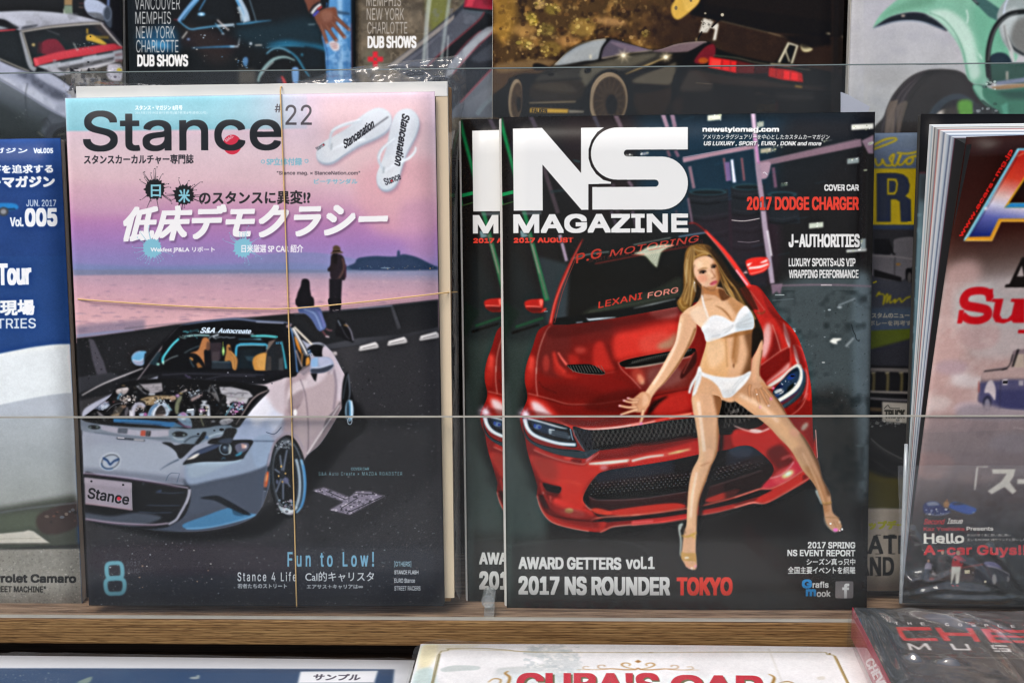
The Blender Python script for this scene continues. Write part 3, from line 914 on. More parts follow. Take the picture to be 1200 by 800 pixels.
    A.line([(605,380),(632,440),(625,520),(575,600),(500,660),(415,712)],(4,6,5),'f8f8ee',1,.4)
    A.line([(648,420),(654,500),(620,600),(520,690),(430,735)],1.4,'3a62a8',.9,.4)
    A.line([(658,440),(660,530),(618,640),(540,715),(452,770)],(2,5.5,5),'4d646f',1,.2).line([(668,540),(620,655),(480,780)],.9,'26343c',.9,.3)
    A.poly([(560,790),(620,700),(660,640),(640,720),(590,800)],'8a1c18',.8,1).line([(520,860),(600,800),(650,740),(690,640)],1,'ffb8a8',.8,.4)
    A.at(840,270,8).blob([(290,520),(310,470),(400,550),(480,640),(600,800),(480,820),(400,790),(380,700),(330,600)],'dc342a',1,.8).blob([(420,560),(480,640),(600,800),(520,800),(450,680)],'b02620',.8,1).line([(300,560),(330,590),(450,750)],.9,'e89a88',.9,.3).line([(320,600),(380,720),(400,790)],1,'f2988a',.7,.5)
    A.clip(); A.at()
    A.clip(body,True)
    A.blob([(648,380),(720,372),(800,358),(800,366),(720,384),(650,396)],'6e1612',.6,2.5).blob([(690,470),(735,455),(770,470),(740,482),(690,480)],'6e1612',.6,4).blob([(620,480),(690,492),(740,480),(740,488),(690,498),(640,494)],'7a1812',.5,2).blob([(622,540),(640,600),(700,618),(690,600),(650,590),(632,560)],'7a1812',.5,3).blob([(900,360),(930,392),(944,430),(936,425),(915,385)],'8a1a14',.6,1.6).ell(680,410,7,4,'ff7a68',.5,2.4).ell(640,425,4,10,'f25a4a',.5,2)
    A.curve(1.22,.90,.90)
    A.clip()
    # windscreen
    ws = [(645,380),(650,358),(658,330),(668,303),(700,296.5),(742,288),(827,272),(850,300),(876,334),(845,346),(799,358),(750,367),(722,372),(690,377),(665,380)]
    A.poly(ws,'181715')
    A.clip(ws)
    A.poly([(668,300),(664,380),(640,382),(652,340)],'3b4347',.95,2.5).blob([(764,340),(800,325),(810,360),(700,372),(690,362)],'34392f',.8,3)
    A.poly([(800,300),(850,300),(880,335),(800,345)],'141312',.8,3)
    A.poly([(640,374),(700,366),(750,358),(800,347),(800,362),(640,386)],'131314',1,.8).line([(690,365),(745,355),(795,344)],1,'4e5446',.8,.5)
    A.line([(742,361),(765,356),(792,350)],(.6,1.8,.8),'97a09a',.9,.6).line([(675,378),(683,377)],1.2,'c8ccd8',.9,.3)
    A.clip(); A.at(600,340,8).poly([(693,255),(718,266),(800,258),(980,248),(960,256),(830,272),(720,282),(708,276)],'dfe7ec',1,.2)
    A.at()
    A.line([(669,303.5),(690,298),(714,295)],1,'a9bdb8',.9,.3).line([(742,287),(760,283.5),(786,278.5)],1,'b4c0b4',.8,.3).line([(795,277.5),(827,272.6)],1.4,'7fa0bc',.9,.3)
    A.text('P.G',675,298,709,309,'b03a2c',.7,.3,-14).text('MOTORING',714,293,823,301,'b44034',.35,.5,-9.6).text('SPORT & LUXURY PERFORMANCE PRODUCTS',690,303,826,307.5,'8a3a32',.1,.2,-9.5,.6)
    A.line([(697,309),(760,297),(812,288)],.9,'c43a30',.9,.2)
    A.text('LEXANI',701,353.5,755.5,361,'c03a2c',.5,.3,-12).text('FORG',758.5,343,797,349.6,'d88878',.35,.3,-11)
    A.at(740,270,10).blob([(20,272,1),(110,240),(190,195),(330,170),(490,172),(420,205),(350,260),(320,340),(295,436,1),(240,390),(160,305),(90,285)],'b8d09a',.5,1.6)
    A.blob([(20,272,1),(110,240),(190,195),(330,172),(490,172),(420,202),(345,255),(318,340),(295,434,1),(240,380),(165,300),(90,282)],'e8ead4',.65,.5)
    for q in range(6):
        A.line([(185 + q * 24,290 - q * 4),(230 + q * 16,340),(262 + q * 10,400)],.35,'6a7060',.7)
        A.line([(80 + q * 40,268 - q * 6),(240 + q * 30,215 - q * 6)],.3,'8a9080',.5)
    A.lines([[(0,285),(150,278)],[(200,232),(470,180)]],.9,'e05a4a',.5)
    A.at()
    # pillars and mirrors
    A.line([(683,280),(670,305),(655,340),(645,380)],(1,3.5,5),'a3231c',1,.4).line([(681,284),(666,316),(651,352),(645,378)],(.5,1.1,1.2),'ff8a7a',.9,.3).line([(676,300),(660,340),(650,378)],.7,'b8483a',.8)
    A.line([(826,270),(845,290),(862,312),(878,336)],(2.4,5,5.5),'ea3a30',1,.3).line([(826,271),(845,294),(861,316)],.8,'ffa898',.9,.2).line([(862,316),(876,334)],2.4,'ffb0c0',.9,.5)
    A.line([(806,262),(815,262),(828,272)],1.6,'8a1c16',.9,.5)
    A.at(600,340,8).blob([(118,112),(160,88),(230,80),(290,82),(294,130),(285,202),(230,208),(185,205),(130,165)],'b42219',1,.3).blob([(135,165),(270,160),(280,200),(190,205)],'5e1512',.9,.8).line([(128,148),(200,150),(272,155)],1,'ff9a8c',1,.2).blob([(255,92),(288,88),(286,135),(268,148)],'ff7a68',.95,.8).poly([(272,205),(290,180),(312,160),(328,178),(300,200)],'d8382c',1,.2)
    A.line([(300,198),(335,196)],.8,'b8c0c4',.8)
    A.at(840,270,8).blob([(268,292),(310,262),(380,250),(460,252),(482,280),(490,330),(450,382),(390,405),(315,420),(290,375)],'ea3228',1,.3)
    A.poly([(280,315),(335,298),(300,332),(284,335)],'fff0ea',1,.4).line([(296,354),(400,342),(482,314)],(2.6,3,2.4),'ffdcd4',1,.5).poly([(395,305),(470,268),(476,290),(430,305)],'fff0e8',1,.4).line([(310,405),(400,385),(470,350)],1,'ffb0a0',.9,.3)
    A.poly([(245,395),(275,375),(290,400),(260,415)],'d8a8a4',.9,.3).line([(255,408),(295,412)],1.4,'2c2424',.9)

    # ---------------- the model
    A.at(740,270,10)
    A.blob([(700,170),(800,148),(880,158),(960,210),(1040,300),(1120,420),(1190,560),(1230,640),(1300,760),(1400,900),(1480,1050),(1530,1180),(1500,1290),(1400,1320),(1300,1100),(900,1000),(760,800),(690,930),(600,960),(520,850),(600,720),(600,500),(620,300),(650,210)],'2e2012',1,.3)
    A.blob([(640,230),(700,175),(820,160),(930,200),(880,300),(760,330),(720,430),(740,560),(760,640),(730,800),(680,900),(600,960),(530,840),(600,740),(610,520),(618,340)],'8a632c',1,.5)
    hair = [([(700,200),(650,300),(640,500),(640,700),(560,830)],(1,2.6),'b88c48'),([(690,220),(670,380),(690,560),(690,720),(620,860)],(1,2.4),'c49a54'),
            ([(720,230),(700,340),(720,470),(740,600),(720,760),(660,880)],(1,2),'6e4a1e'),([(640,280),(625,440),(630,620),(590,780)],(1,1.6),'5c3d18'),
            ([(760,200),(840,210),(920,260),(980,350),(1020,460),(1060,560),(1130,640)],(2,3,2),'9c7236'),([(800,200),(900,230),(980,310),(1030,420),(1090,540),(1180,650)],(1,2.4,2),'c8a060'),
            ([(740,250),(780,290),(860,270)],(2,3),'a87c3c'),([(735,300),(770,300),(830,270),(900,280)],(1,1.4),'d2ac6c'),([(700,190),(720,240),(760,290)],1.6,'4a3016'),
            ([(1040,500),(1080,620),(1160,720),(1200,800),(1260,900)],(2,4,2),'a27a3e'),([(1060,520),(1120,660),(1200,740),(1290,860)],(1,2,1),'d6b070'),([(1100,620),(1130,720),(1180,820),(1240,920),(1330,960)],(1,2,1),'7c5a2a'),
            ([(1180,560),(1260,720),(1350,900),(1420,1080),(1440,1250)],(2,3,2),'4a351c'),([(1250,760),(1330,930),(1400,1110),(1400,1260)],(1,1.6,1),'7a5c30'),([(1400,930),(1430,1000),(1450,1040)],(1,2),'b8945a'),
            ([(1460,960),(1530,970),(1560,940)],(1.4,1),'6a5026'),([(560,830),(600,900),(640,900)],1,'d0ac68'),([(600,780),(650,800),(680,720)],1,'a0763a'),([(1480,1160),(1500,1240),(1470,1290)],1,'a8864c')]
    for pts,w_,c in hair:
        A.line(pts,w_,c,.9,.4)
    hl,hr = ('e4c68c','5a3a18','c69c5c','3a240e','b08844'),('c89c58','4a3014','a87c3e','24160a','7a5828')
    for q in range(16):
        A.line([(702 + q * 2,188),(626 + q * 7,390 + 6 * math.sin(q * 2)),(640 + q * 6 + 8 * math.sin(q * 1.7),590),(618 + q * 6,700),(566 + q * 8,800 + q * 6)],(.5,1.3,1.5,.8),hl[q % 5],.8,.12)
    for q in range(20):
        A.line([(760 + q * 8,165 + q),(930 + q * 6,270 + q * 6),(1020 + q * 9,480 + q * 5),(1080 + q * 13,660 + 8 * math.sin(q * 2)),(1150 + q * 14,800),(1230 + q * 13,930 + 10 * math.sin(q))],(.5,1.4,1.6,.8),hr[(q * 3) % 5] if q < 13 else hr[(q % 2) * 2 + 1],.75,.12)
    A.line([(735,215),(790,240),(860,250),(930,290)],(1,2,1),'dcbc80',.7,.4).line([(650,330),(640,480),(648,620)],(1,2.2,1),'ecd29c',.6,.5).line([(1080,620),(1150,740),(1230,850)],(1,2.2,1),'e0bc7c',.7,.5)
    A.at()
    # neck, chest
    A.at()
    torso = [(822,333,1),(845,337),(851,345),(860,350),(872,358),(880,368),(884,382),(883,396),(881,410),(880,425),(880,440),(886,450),(860,470),(843,468),(820,470),(811,464),(814,445),(818,432),(822,420),(827,403),(826,392),(821,384),(812,376),(806,372),(799,368),(806,361),(815,356),(821,346)]
    A.blob(torso,'dcae86',1,.2)
    A.clip(torso,True)
    A.blob([(800,360),(840,352),(860,365),(850,385),(815,380)],'ecc096',.9,3)
    A.blob([(850,345),(885,365),(885,385),(866,372)],'c08a56',.7,2)
    A.blob([(824,400),(850,395),(852,440),(826,440)],'e2b27c',.8,3)
    A.blob([(872,388),(888,380),(888,440),(868,445),(876,415)],'6a4426',.85,2.4).blob([(860,390),(866,395),(863,425),(857,420)],'9c6a3a',.6,1.6)
    A.line([(862,392),(860,408),(858,420)],1.6,'a06c3c',.7,1).ell(859.5,428,.9,2.4,'6a3e20',.95,.5).ell(861.5,429,1.2,3,'e8bc88',.5,.6)
    A.line([(838,358),(846,362),(853,369),(857,375)],(.6,2,1.2),'9a6236',.8,.8).line([(820,352),(834,350)],1,'b88452',.7,.7)
    A.blob([(843,388),(880,384),(880,390),(845,396)],'9a6a3c',.7,1)
    A.line([(826,398),(846,394),(862,387)],1.2,'5a3820',.7,.4)
    A.poly([(822,333),(850,340),(846,352),(838,346),(824,344)],'b87c4a',.9,1).blob([(842,338),(856,346),(846,352)],'6a4020',.9,1)
    A.clip()
    # near arm and hand
    arm = [(799,367),(795,378),(791,400),(783,415),(772,435),(762,450),(755,460),(750,467),(760,470),(763,466),(770,456),(780,446),(795,427),(803,413),(812,398),(816,384),(814,372)]
    A.blob(arm,'e0b28c',1,.2).clip(arm,True)
    A.line([(798,372),(793,400),(775,434),(757,462)],5,'f2c8a0',.8,1.6).line([(815,384),(803,412),(785,440),(766,464)],3,'8e5c36',.8,1.2)
    A.clip()
    A.at(600,430,8)
    A.blob([(1220,225),(1270,240),(1300,275),(1290,340),(1260,390),(1250,410),(1200,420),(1150,410),(1120,360),(1130,300),(1170,260)],'d9a27a',1,.3)
    for f,wf in (([(1190,300),(1130,300),(1078,284)],(3,1.8)),([(1180,320),(1110,325),(1040,306)],(3.2,1.9)),([(1170,370),(1090,372),(1000,355)],(3.6,2)),([(1180,390),(1110,410),(1015,442)],(3.8,2)),([(1230,390),(1220,440),(1215,480),(1200,520)],(4,2.6))):
        A.line(f,(wf[0] + .8,wf[1] + .8),'7a3a28',.6,.5).line(f,wf,'e8b890',1,.2)
        A.ell(f[-1][0] + 8,f[-1][1] + 2,13,6,'e8a8c8',.95,.2)
    A.line([(1180,345),(1150,350)],.8,'9a5a3c',.7,.4).line([(1215,510),(1200,540)],1.6,'d060b0',.9,.2)
    A.blob([(1230,250),(1270,270),(1270,330),(1220,360)],'f0c4a0',.6,1.4)
    A.at()
    # legs
    legl = [(812,462),(811,477),(815,497),(818,520),(818,535),(811,549),(807,566),(805,590),(804,613),(801,622),(799,640),(798,650),(801,658),(806,664),(814,666),(816,660),(815,648),(815,635),(816,615),(817,597),(820,580),(827,562),(832,547),(839,532),(841,520),(842,505),(841,490),(845,468),(835,462)]
    A.line([(846,480),(845,510),(843,532),(835,552),(823,585),(819,612)],5,'120f0e',.8,1.6)
    A.blob(legl,'deb08a',1,.2).clip(legl,True)
    A.line([(817,465),(820,500),(823,530),(815,555),(809,590),(807,618)],8,'eec298',.85,2.4).line([(846,470),(842,500),(841,525),(832,550),(820,585),(818,615)],5,'96623a',.85,1.6).blob([(835,455),(846,462),(842,490),(838,478)],'80502c',.8,1.5)
    A.ell(830,533,6,9,'edbc96',.6,2).line([(820,545),(832,540)],1.6,'b87c52',.5,1)
    A.clip()
    legr = [(858,464),(872,477),(885,487),(901,500),(912,512),(924,524),(932,536),(940,550),(950,562),(956,571),(960,582),(964,592),(966,607),(969,615),(975,621),(981,622),(985,619),(986,615),(982,606),(976,600),(974,591),(973,580),(969,571),(963,559),(959,542),(955,534),(947,519),(940,509),(931,499),(922,486),(915,473),(908,464),(897,452),(882,436),(870,444)]
    A.blob(legr,'c69a76',1,.2).clip(legr,True)
    A.line([(862,462),(890,478),(915,500),(932,525)],14,'e6b68a',.85,4).line([(860,466),(900,500),(935,540),(958,580)],4,'e0ac7e',.5,2).line([(900,450),(922,482),(945,515),(962,550),(972,580)],6,'5c3c24',.8,2).ell(931,506,6,5,'d8a084',.8,2).line([(945,545),(962,575),(968,600)],8,'a87448',.7,3)
    A.ell(872,458,9,9,'bd8c66',.5,3)
    A.clip()
    # far arm and hand
    A.at(860,380,8)
    fa = [(168,320),(205,255),(262,140),(266,250),(246,370),(242,470),(290,545),(300,600),(240,640),(160,630),(130,560),(150,460),(160,400)]
    A.blob([(180,40),(260,60),(270,180),(200,260),(165,320),(165,200)],'20150d',1,1)
    A.blob(fa,'cea07c',1,.3).clip(fa,True)
    A.line([(250,160),(210,300),(190,430),(190,540)],5,'e2b08a',.8,1.6).line([(268,240),(246,400),(245,480)],2,'6a4228',.8,.8).clip()
    for f in ([(150,560),(140,620),(150,712)],[(200,600),(222,680),(240,775)],[(240,600),(285,690),(325,765)],[(265,580),(310,640),(350,698)]):
        A.line(f,(3.8,2.6),'5e3820',.6,.6).line(f,(3.4,2),'d49e72',1,.25)
    A.line([(250,540),(300,580),(370,594)],(4,2),'cc9468',1,.3)
    for x,y in ((345,693),(368,594),(243,770)):
        A.ell(x,y,10,13,'e884c4',.95,.2)
    A.ell(322,758,12,8,'e8e0e0',.9,.2).ell(212,652,9,5,'f0ece8').line([(175,620),(190,690)],.6,'7a4a2c',.7,.3)
    # face
    A.at(740,270,10)
    fc = [(722,400),(740,345),(800,310),(880,298),(950,330),(995,395),(1018,470),(1032,550),(1012,620),(980,680),(940,700),(890,685),(830,648),(770,590),(735,520),(722,460)]
    A.blob(fc,'e6ba98',1,.25).clip(fc,True)
    A.blob([(740,360),(880,310),(930,400),(900,450),(780,450)],'f2c89c',.9,2).blob([(960,340),(1040,450),(1040,640),(960,700),(990,560)],'b07442',.8,2.2).ell(830,560,66,46,'e8906e',.45,2).ell(905,520,30,40,'f0c298',.7,1.6).blob([(880,660),(1000,660),(960,710),(880,700)],'b67a4a',.8,1.4)
    A.ell(930,600,40,14,'eab68e',.6,1)
    A.clip()
    A.line([(775,474),(830,446),(885,444)],(1,1.2,.8),'7a5028',.9,.35).line([(925,414),(955,394),(985,392)],(1,1,.6),'6a4422',.9,.35)
    A.blob([(795,500),(830,474),(868,480),(850,498),(815,504)],'5a4030',.85,.3).ell(838,490,12,11,'2a1c14').ell(834,486,3,3,'e8ecf0').line([(792,496),(830,470),(872,478)],.9,'2a180c',.95,.2)
    A.blob([(938,440),(962,410),(992,420),(980,438),(955,442)],'553c2c',.85,.3).ell(966,426,10,10,'221610').ell(963,422,3,3,'dfe4e8').line([(935,436),(960,408),(992,414)],.9,'2a180c',.95,.2)
    A.line([(930,455),(950,500),(975,535),(968,552),(935,565)],(.8,1.6,1),'a86a44',.8,.5).ell(945,560,6,3,'7a4428',.8,.3).ell(938,520,9,26,'f4cca4',.7,.8,-25)
    A.blob([(915,628),(950,596),(975,586),(1002,590),(1000,612),(960,638),(930,640)],'c85c62',1,.3).line([(918,626),(955,612),(1000,600)],.6,'7a2c30',.9,.2).ell(965,622,16,6,'e8909a',.8,.4,-20)
    A.line([(738,590),(735,640),(748,720)],(1,1.2,1),'d0d0d0',.8,.3).ell(738,612,5,9,'f0f0f0',.8).line([(735,540),(748,585)],1,'b06a44',.8,.5)
    A.line([(735,400),(716,470),(730,560),(765,600),(800,680),(770,780)],(1,2,1.6),'4a3216',.7,.7)
    A.line([(795,492),(815,476),(845,472),(870,480)],1,'2a1a10',.95,.1).line([(936,434),(955,412),(975,408),(992,416)],1,'2a1a10',.95,.1).ell(838,488,9,9,'1c120c',.95,.1).ell(965,424,8,8,'1c120c',.95,.1)
    A.line([(1000,420),(1024,500),(1034,560),(1010,640)],(1,3,1.4),'7a4c28',.7,.6).line([(840,655),(900,692),(950,702),(985,684)],1,'6a4024',.8,.4).ell(800,400,34,40,'f8dcbc',.5,2).ell(905,500,8,30,'f6d8b4',.7,.6,-22)
    A.line([(758,590),(800,650),(830,700),(826,790)],2,'8a5a36',.7,.8)
    # clothing
    A.at(790,340,10)
    A.line([(322,55),(345,170),(395,325)],(1.8,2.4),'f2f1ec',1,.2)
    top = [(388,330),(470,290),(570,308),(640,348),(690,366),(715,330),(745,262),(790,205),(835,180),(875,215),(912,280),(932,350),(925,442),(860,462),(745,482),(610,530),(480,578),(405,600),(368,588),(345,510),(315,432)]
    A.blob(top,'efefec',1,.25).clip(top,True)
    A.blob([(780,330),(940,240),(940,470),(740,500),(720,420)],'c9d2d4',.8,2).blob([(330,450),(600,470),(690,420),(560,560),(360,600)],'dfe0de',.8,1.6)
    A.lines([[(560,470),(640,440),(690,400)],[(590,500),(660,450),(695,410)],[(715,400),(800,370),(920,320)],[(715,420),(820,400),(925,380)],[(720,430),(820,430),(920,420)],[(430,540),(540,520)]],.9,'aab0b0',.75,.4)
    A.clip()
    A.at(740,430,8)
    bt = [(652,42),(700,58),(790,82),(930,94),(1030,74),(1112,34),(1104,90),(1055,160),(1000,215),(940,268),(900,282),(858,280),(840,240),(800,170),(730,112),(656,80)]
    A.blob(bt,'ecebe6',1,.25).clip(bt,True).lines([[(1100,60),(1000,150),(920,270)],[(1104,50),(1010,110),(940,190)]],1.2,'bfc4c4',.7,.6).blob([(840,220),(960,200),(960,290),(850,290)],'d2d3d0',.7,2).clip()
    A.blob([(628,-10),(656,30),(650,110),(620,190),(598,246),(566,262),(590,170),(604,110),(560,200),(548,240),(530,232),(552,150),(600,70)],'e6e5e0',1,.3).line([(640,40),(610,130),(580,230)],.8,'aeb2b2',.8,.3).line([(612,80),(570,150),(548,220)],.6,'c0c2c0',.8,.3)
    A.at()
    A.clip(legl,True).line([(818,470),(822,502),(825,528)],4,'f8e0c8',.7,1.4).line([(816,552),(811,580),(809,605)],3,'f8dcc4',.7,1.2).clip(arm,True).line([(797,378),(792,402),(778,430),(765,450)],2.4,'fae2cc',.7,.9)
    A.clip(legr,True).line([(866,462),(892,476),(912,494)],5,'f2d2b2',.7,2).line([(940,530),(955,560),(966,590)],2.4,'dcb490',.6,1).clip(torso,True).blob([(808,366),(822,358),(830,372),(820,382)],'f6dcc0',.7,1.6).blob([(828,402),(846,398),(848,420),(832,430)],'f2cfa8',.6,2.4).line([(850,396),(852,430)],2,'b88658',.5,1.2).clip()
    # sandals
    A.at(770,590,10)
    A.line([(300,225),(262,240),(256,300),(275,420),(268,560),(270,600)],(2.6,2.6,1.6),'b9c0b6',.9,.4).line([(285,230),(264,290)],2,'dfe4da',.8,.4)
    A.line([(280,360),(350,372),(410,350),(462,322)],(1.4,2.4,2),'c8a24e',.95,.3).line([(395,340),(420,370),(445,395)],(2.4,2),'d8b45c',.9,.3).line([(300,250),(310,300),(330,330)],1.4,'5a4a3a',.8,.4)
    A.blob([(282,550),(340,565),(440,565),(455,620),(455,670),(420,660),(300,650),(278,610)],'c49a52',.8,.8).poly([(316,612),(366,608),(368,626),(322,630)],'f8f4ec',.95,.3)
    for x,y,c in ((345,715,'e0a090'),(375,735,'e0a0a0'),(402,742,'f4f0ea'),(445,718,'e896c8')):
        A.ell(x,y - 20,14,28,'deaa80',1,.5).ell(x,y,12,12,c,1,.3)
    A.at(860,540,8)
    A.line([(770,268),(778,300),(800,350),(820,400)],(3,1.4),'bfc8c0',.9,.4).line([(830,385),(870,392),(915,380)],(1,1.6),'b08a44',.9,.3).line([(830,400),(880,404),(912,394)],.7,'4a3018',.7,.3)
    A.line([(840,520),(850,570),(890,620),(950,665)],1,'a8aca4',.7,.4).line([(855,520),(930,525),(990,530)],1.2,'9a744c',.8,.4)
    A.ell(903,582,10,9,'fffdf4').ell(988,568,7,12,'f0e4cc',.9,.3).ell(950,640,24,16,'f078cc',.95,.3).ell(1012,635,10,11,'f4f0f0').ell(990,648,8,9,'e8c0c0').lines([[(960,560),(990,620)],[(930,560),(960,620)]],.8,'8a5a3a',.6,.4)
    A.at()
    A.finish(1.06,1.06,.97,soft=.25)

    # ---------------- lettering
    W = 'ecece8'
    k = 6.667
    N = [(601,151),(635.2,150),(680.8,202.8),(680.8,150),(708,149.5),(700,155),(693.3,164.5),(689.8,175),(689.8,186),(692.5,195),(698.5,204),(707,211),(716,213.4),(716,215.4),(689.5,216),(689.5,246),(681.2,246),(635.8,193.2),(636.1,246.8),(602,247)]
    def arc(cx,cy,r,a0,a1,n=22):
        return [(cx + r * math.cos(math.radians(a)),cy + r * math.sin(math.radians(a))) for a in np.linspace(a0,a1,n)]
    S = [(806,149.2),(723,149.6)] + arc(723,180.2,30.6,270,90) + [(767.5,210.8)] + arc(767.5,214.9,4.1,-90,90,9) + [(694,219.3),(694,245.8),(775,245.8)] + arc(775,214.7,31.1,90,-90) + [(735,183.6)] + arc(735,179.6,3.9,90,270,9) + [(806,175.4)]
    for q in (N,S):
        A.poly([(x + .8,y + .9) for x,y in q],'0a0a0a',.7,.6)
    A.poly(N,W).poly(S,W)
    sh = (.7,.8,'050505',.85,.5)
    A.text('MAGAZINE',601.5,251,806.5,273.6,W,2.8,0,-.3,shadow=sh)
    A.text('2017 AUGUST',602,278.6,672,284.8,'e8402f',1.1,0,-.4,shadow=sh)
    A.text('newstylemag.com',823,148.8,913,156.2,'f0f0ec',1.1,0,.0,shadow=sh)
    A.text('アメリカンラグジュアリーを中心としたカスタムカーマガジン',823,157.6,973,163.6,'e6e6e2',.3,.15,0,shadow=sh)
    A.text('US LUXURY , SPORT , EURO , DONK and more',824,165.6,963.5,171.8,'f0f0ec',.7,.2,0,shadow=sh)
    A.text('COVER CAR',966,216,1007,223.8,'eaeae6',.9,shadow=sh)
    A.text('2017 DODGE CHARGER',875,230.4,1007,246.4,'e8402f',1.5,shadow=sh)
    A.text('J-AUTHORITIES',924,274,1008,290,'ececE8',1.5,shadow=sh)
    A.text('LUXURY SPORTS×US VIP',924,302.4,1003,312.4,'e6e6e2',.8,shadow=sh)
    A.text('WRAPPING PERFORMANCE',924.2,316,1006.5,326,'e6e6e2',.8,shadow=sh)
    A.text('AWARD GETTERS',607.5,651.5,728,666.4,'dcdcd8',1.7).text('vol.1',733,650.5,767,665.5,'dcdcd8',1.4)
    A.text('2017 NS ROUNDER',607.5,674,785,696.4,'e0e0dc',2.6).text('TOKYO',792.5,674.4,858,696.2,'e8402f',2.6)
    A.text('2017 SPRING',946,633.6,1002,641.4,'e8e8e4',.8,0,.6).text('NS EVENT REPORT',922,642.6,1002,650.4,'e8e8e4',.8,0,.6)
    A.text('シーズン真っ只中',944.5,653,1002,661,'e4e4e0',.45,0,.4).text('全国主要イベントを網羅',922.5,662.4,1002,671,'e4e4e0',.45,0,.4)
    A.text('G',939,677.4,951,688.2,'2f8fd0',1.8).text('m',943.5,688.8,955.8,697.4,'2f8fd0',1.8).text('rafis',951.6,680,970.6,687.6,'dcdcd8',.7).text('ook',956.4,690.4,973,698.2,'dcdcd8',.7)
    rr = [(978.4,684,),(978.6,681),(981.5,680),(996.5,680),(999.3,681),(999.6,684),(999.6,696.5),(998.8,699.4),(996,700),(981,699.8),(978.6,699),(978.2,696.5)]
    A.blob(rr,(988,680,'716c6b',990,700,'a29c9a'))
    A.text('f',986.5,682.6,995,700,'eeeeea',1.7)
    return A


# ------------------------------------------------------------------ cover: silver roadster by the sea at dusk
def logo_stance(A,x0,y0,x1,y1,col,dot,rot=0,bold=2.0):
    A.text('Stance',x0,y0,x1,y1,col,bold,0,rot)


def splat(A,x,y,r,col,seed):
    q = np.random.default_rng(seed)
    pts = []
    for i in range(34):
        an = i / 34 * 2 * math.pi
        rr = r * (1 + (q.uniform(.0,.28) if i % 2 else -.04))
        pts.append((x + rr * math.cos(an),y + rr * math.sin(an)))
    A.poly(pts,col)
    for i in range(17):
        an = q.uniform(0,6.28)
        l = r * q.uniform(1.2,2.4)
        A.line([(x + r * .9 * math.cos(an),y + r * .9 * math.sin(an)),(x + l * math.cos(an),y + l * math.sin(an))],(.9,.25),col,.9)
        A.ell(x + (l + 1) * math.cos(an + .05),y + (l + 1) * math.sin(an + .05),.7,.5,col)


def flipflop(A,toe,heel,wt,wh,strap,txt_shear):
    """one printed sandal: toe and heel centres, half widths"""
    t,h = np.array(toe),np.array(heel)
    d = (h - t) / np.linalg.norm(h - t); n = np.array([-d[1],d[0]])
    L = np.linalg.norm(h - t)
    def outline(off=(0,0),g=0):
        pts = []
        for f,wv in ((-.0,0),(.04,.62),(.13,.96),(.28,1.0),(.5,.80),(.7,.80),(.86,.84),(.96,.55),(1.0,0)):
            pts.append((f,wv))
        wid = lambda f,q: (wt * (1 - f) + wh * f) * q + g
        P = [t + d * L * f + n * wid(f,q) for f,q in pts] + [t + d * L * f - n * wid(f,q) for f,q in pts[-2:0:-1]]
        return [(p[0] + off[0],p[1] + off[1]) for p in P]
    A.blob(outline((2.5,5)),'8a6a84',.35,2.2)
    A.blob(outline((.6,2.6)),'a9b4c4',1,.2)
    A.blob(outline(),'d4dae0',1,.2)
    A.clip(outline(),True)
    A.ell(*(t + d * L * .75),16,16,'e2e6e8',.6,4)
    A.clip()
    return t,d,n,L


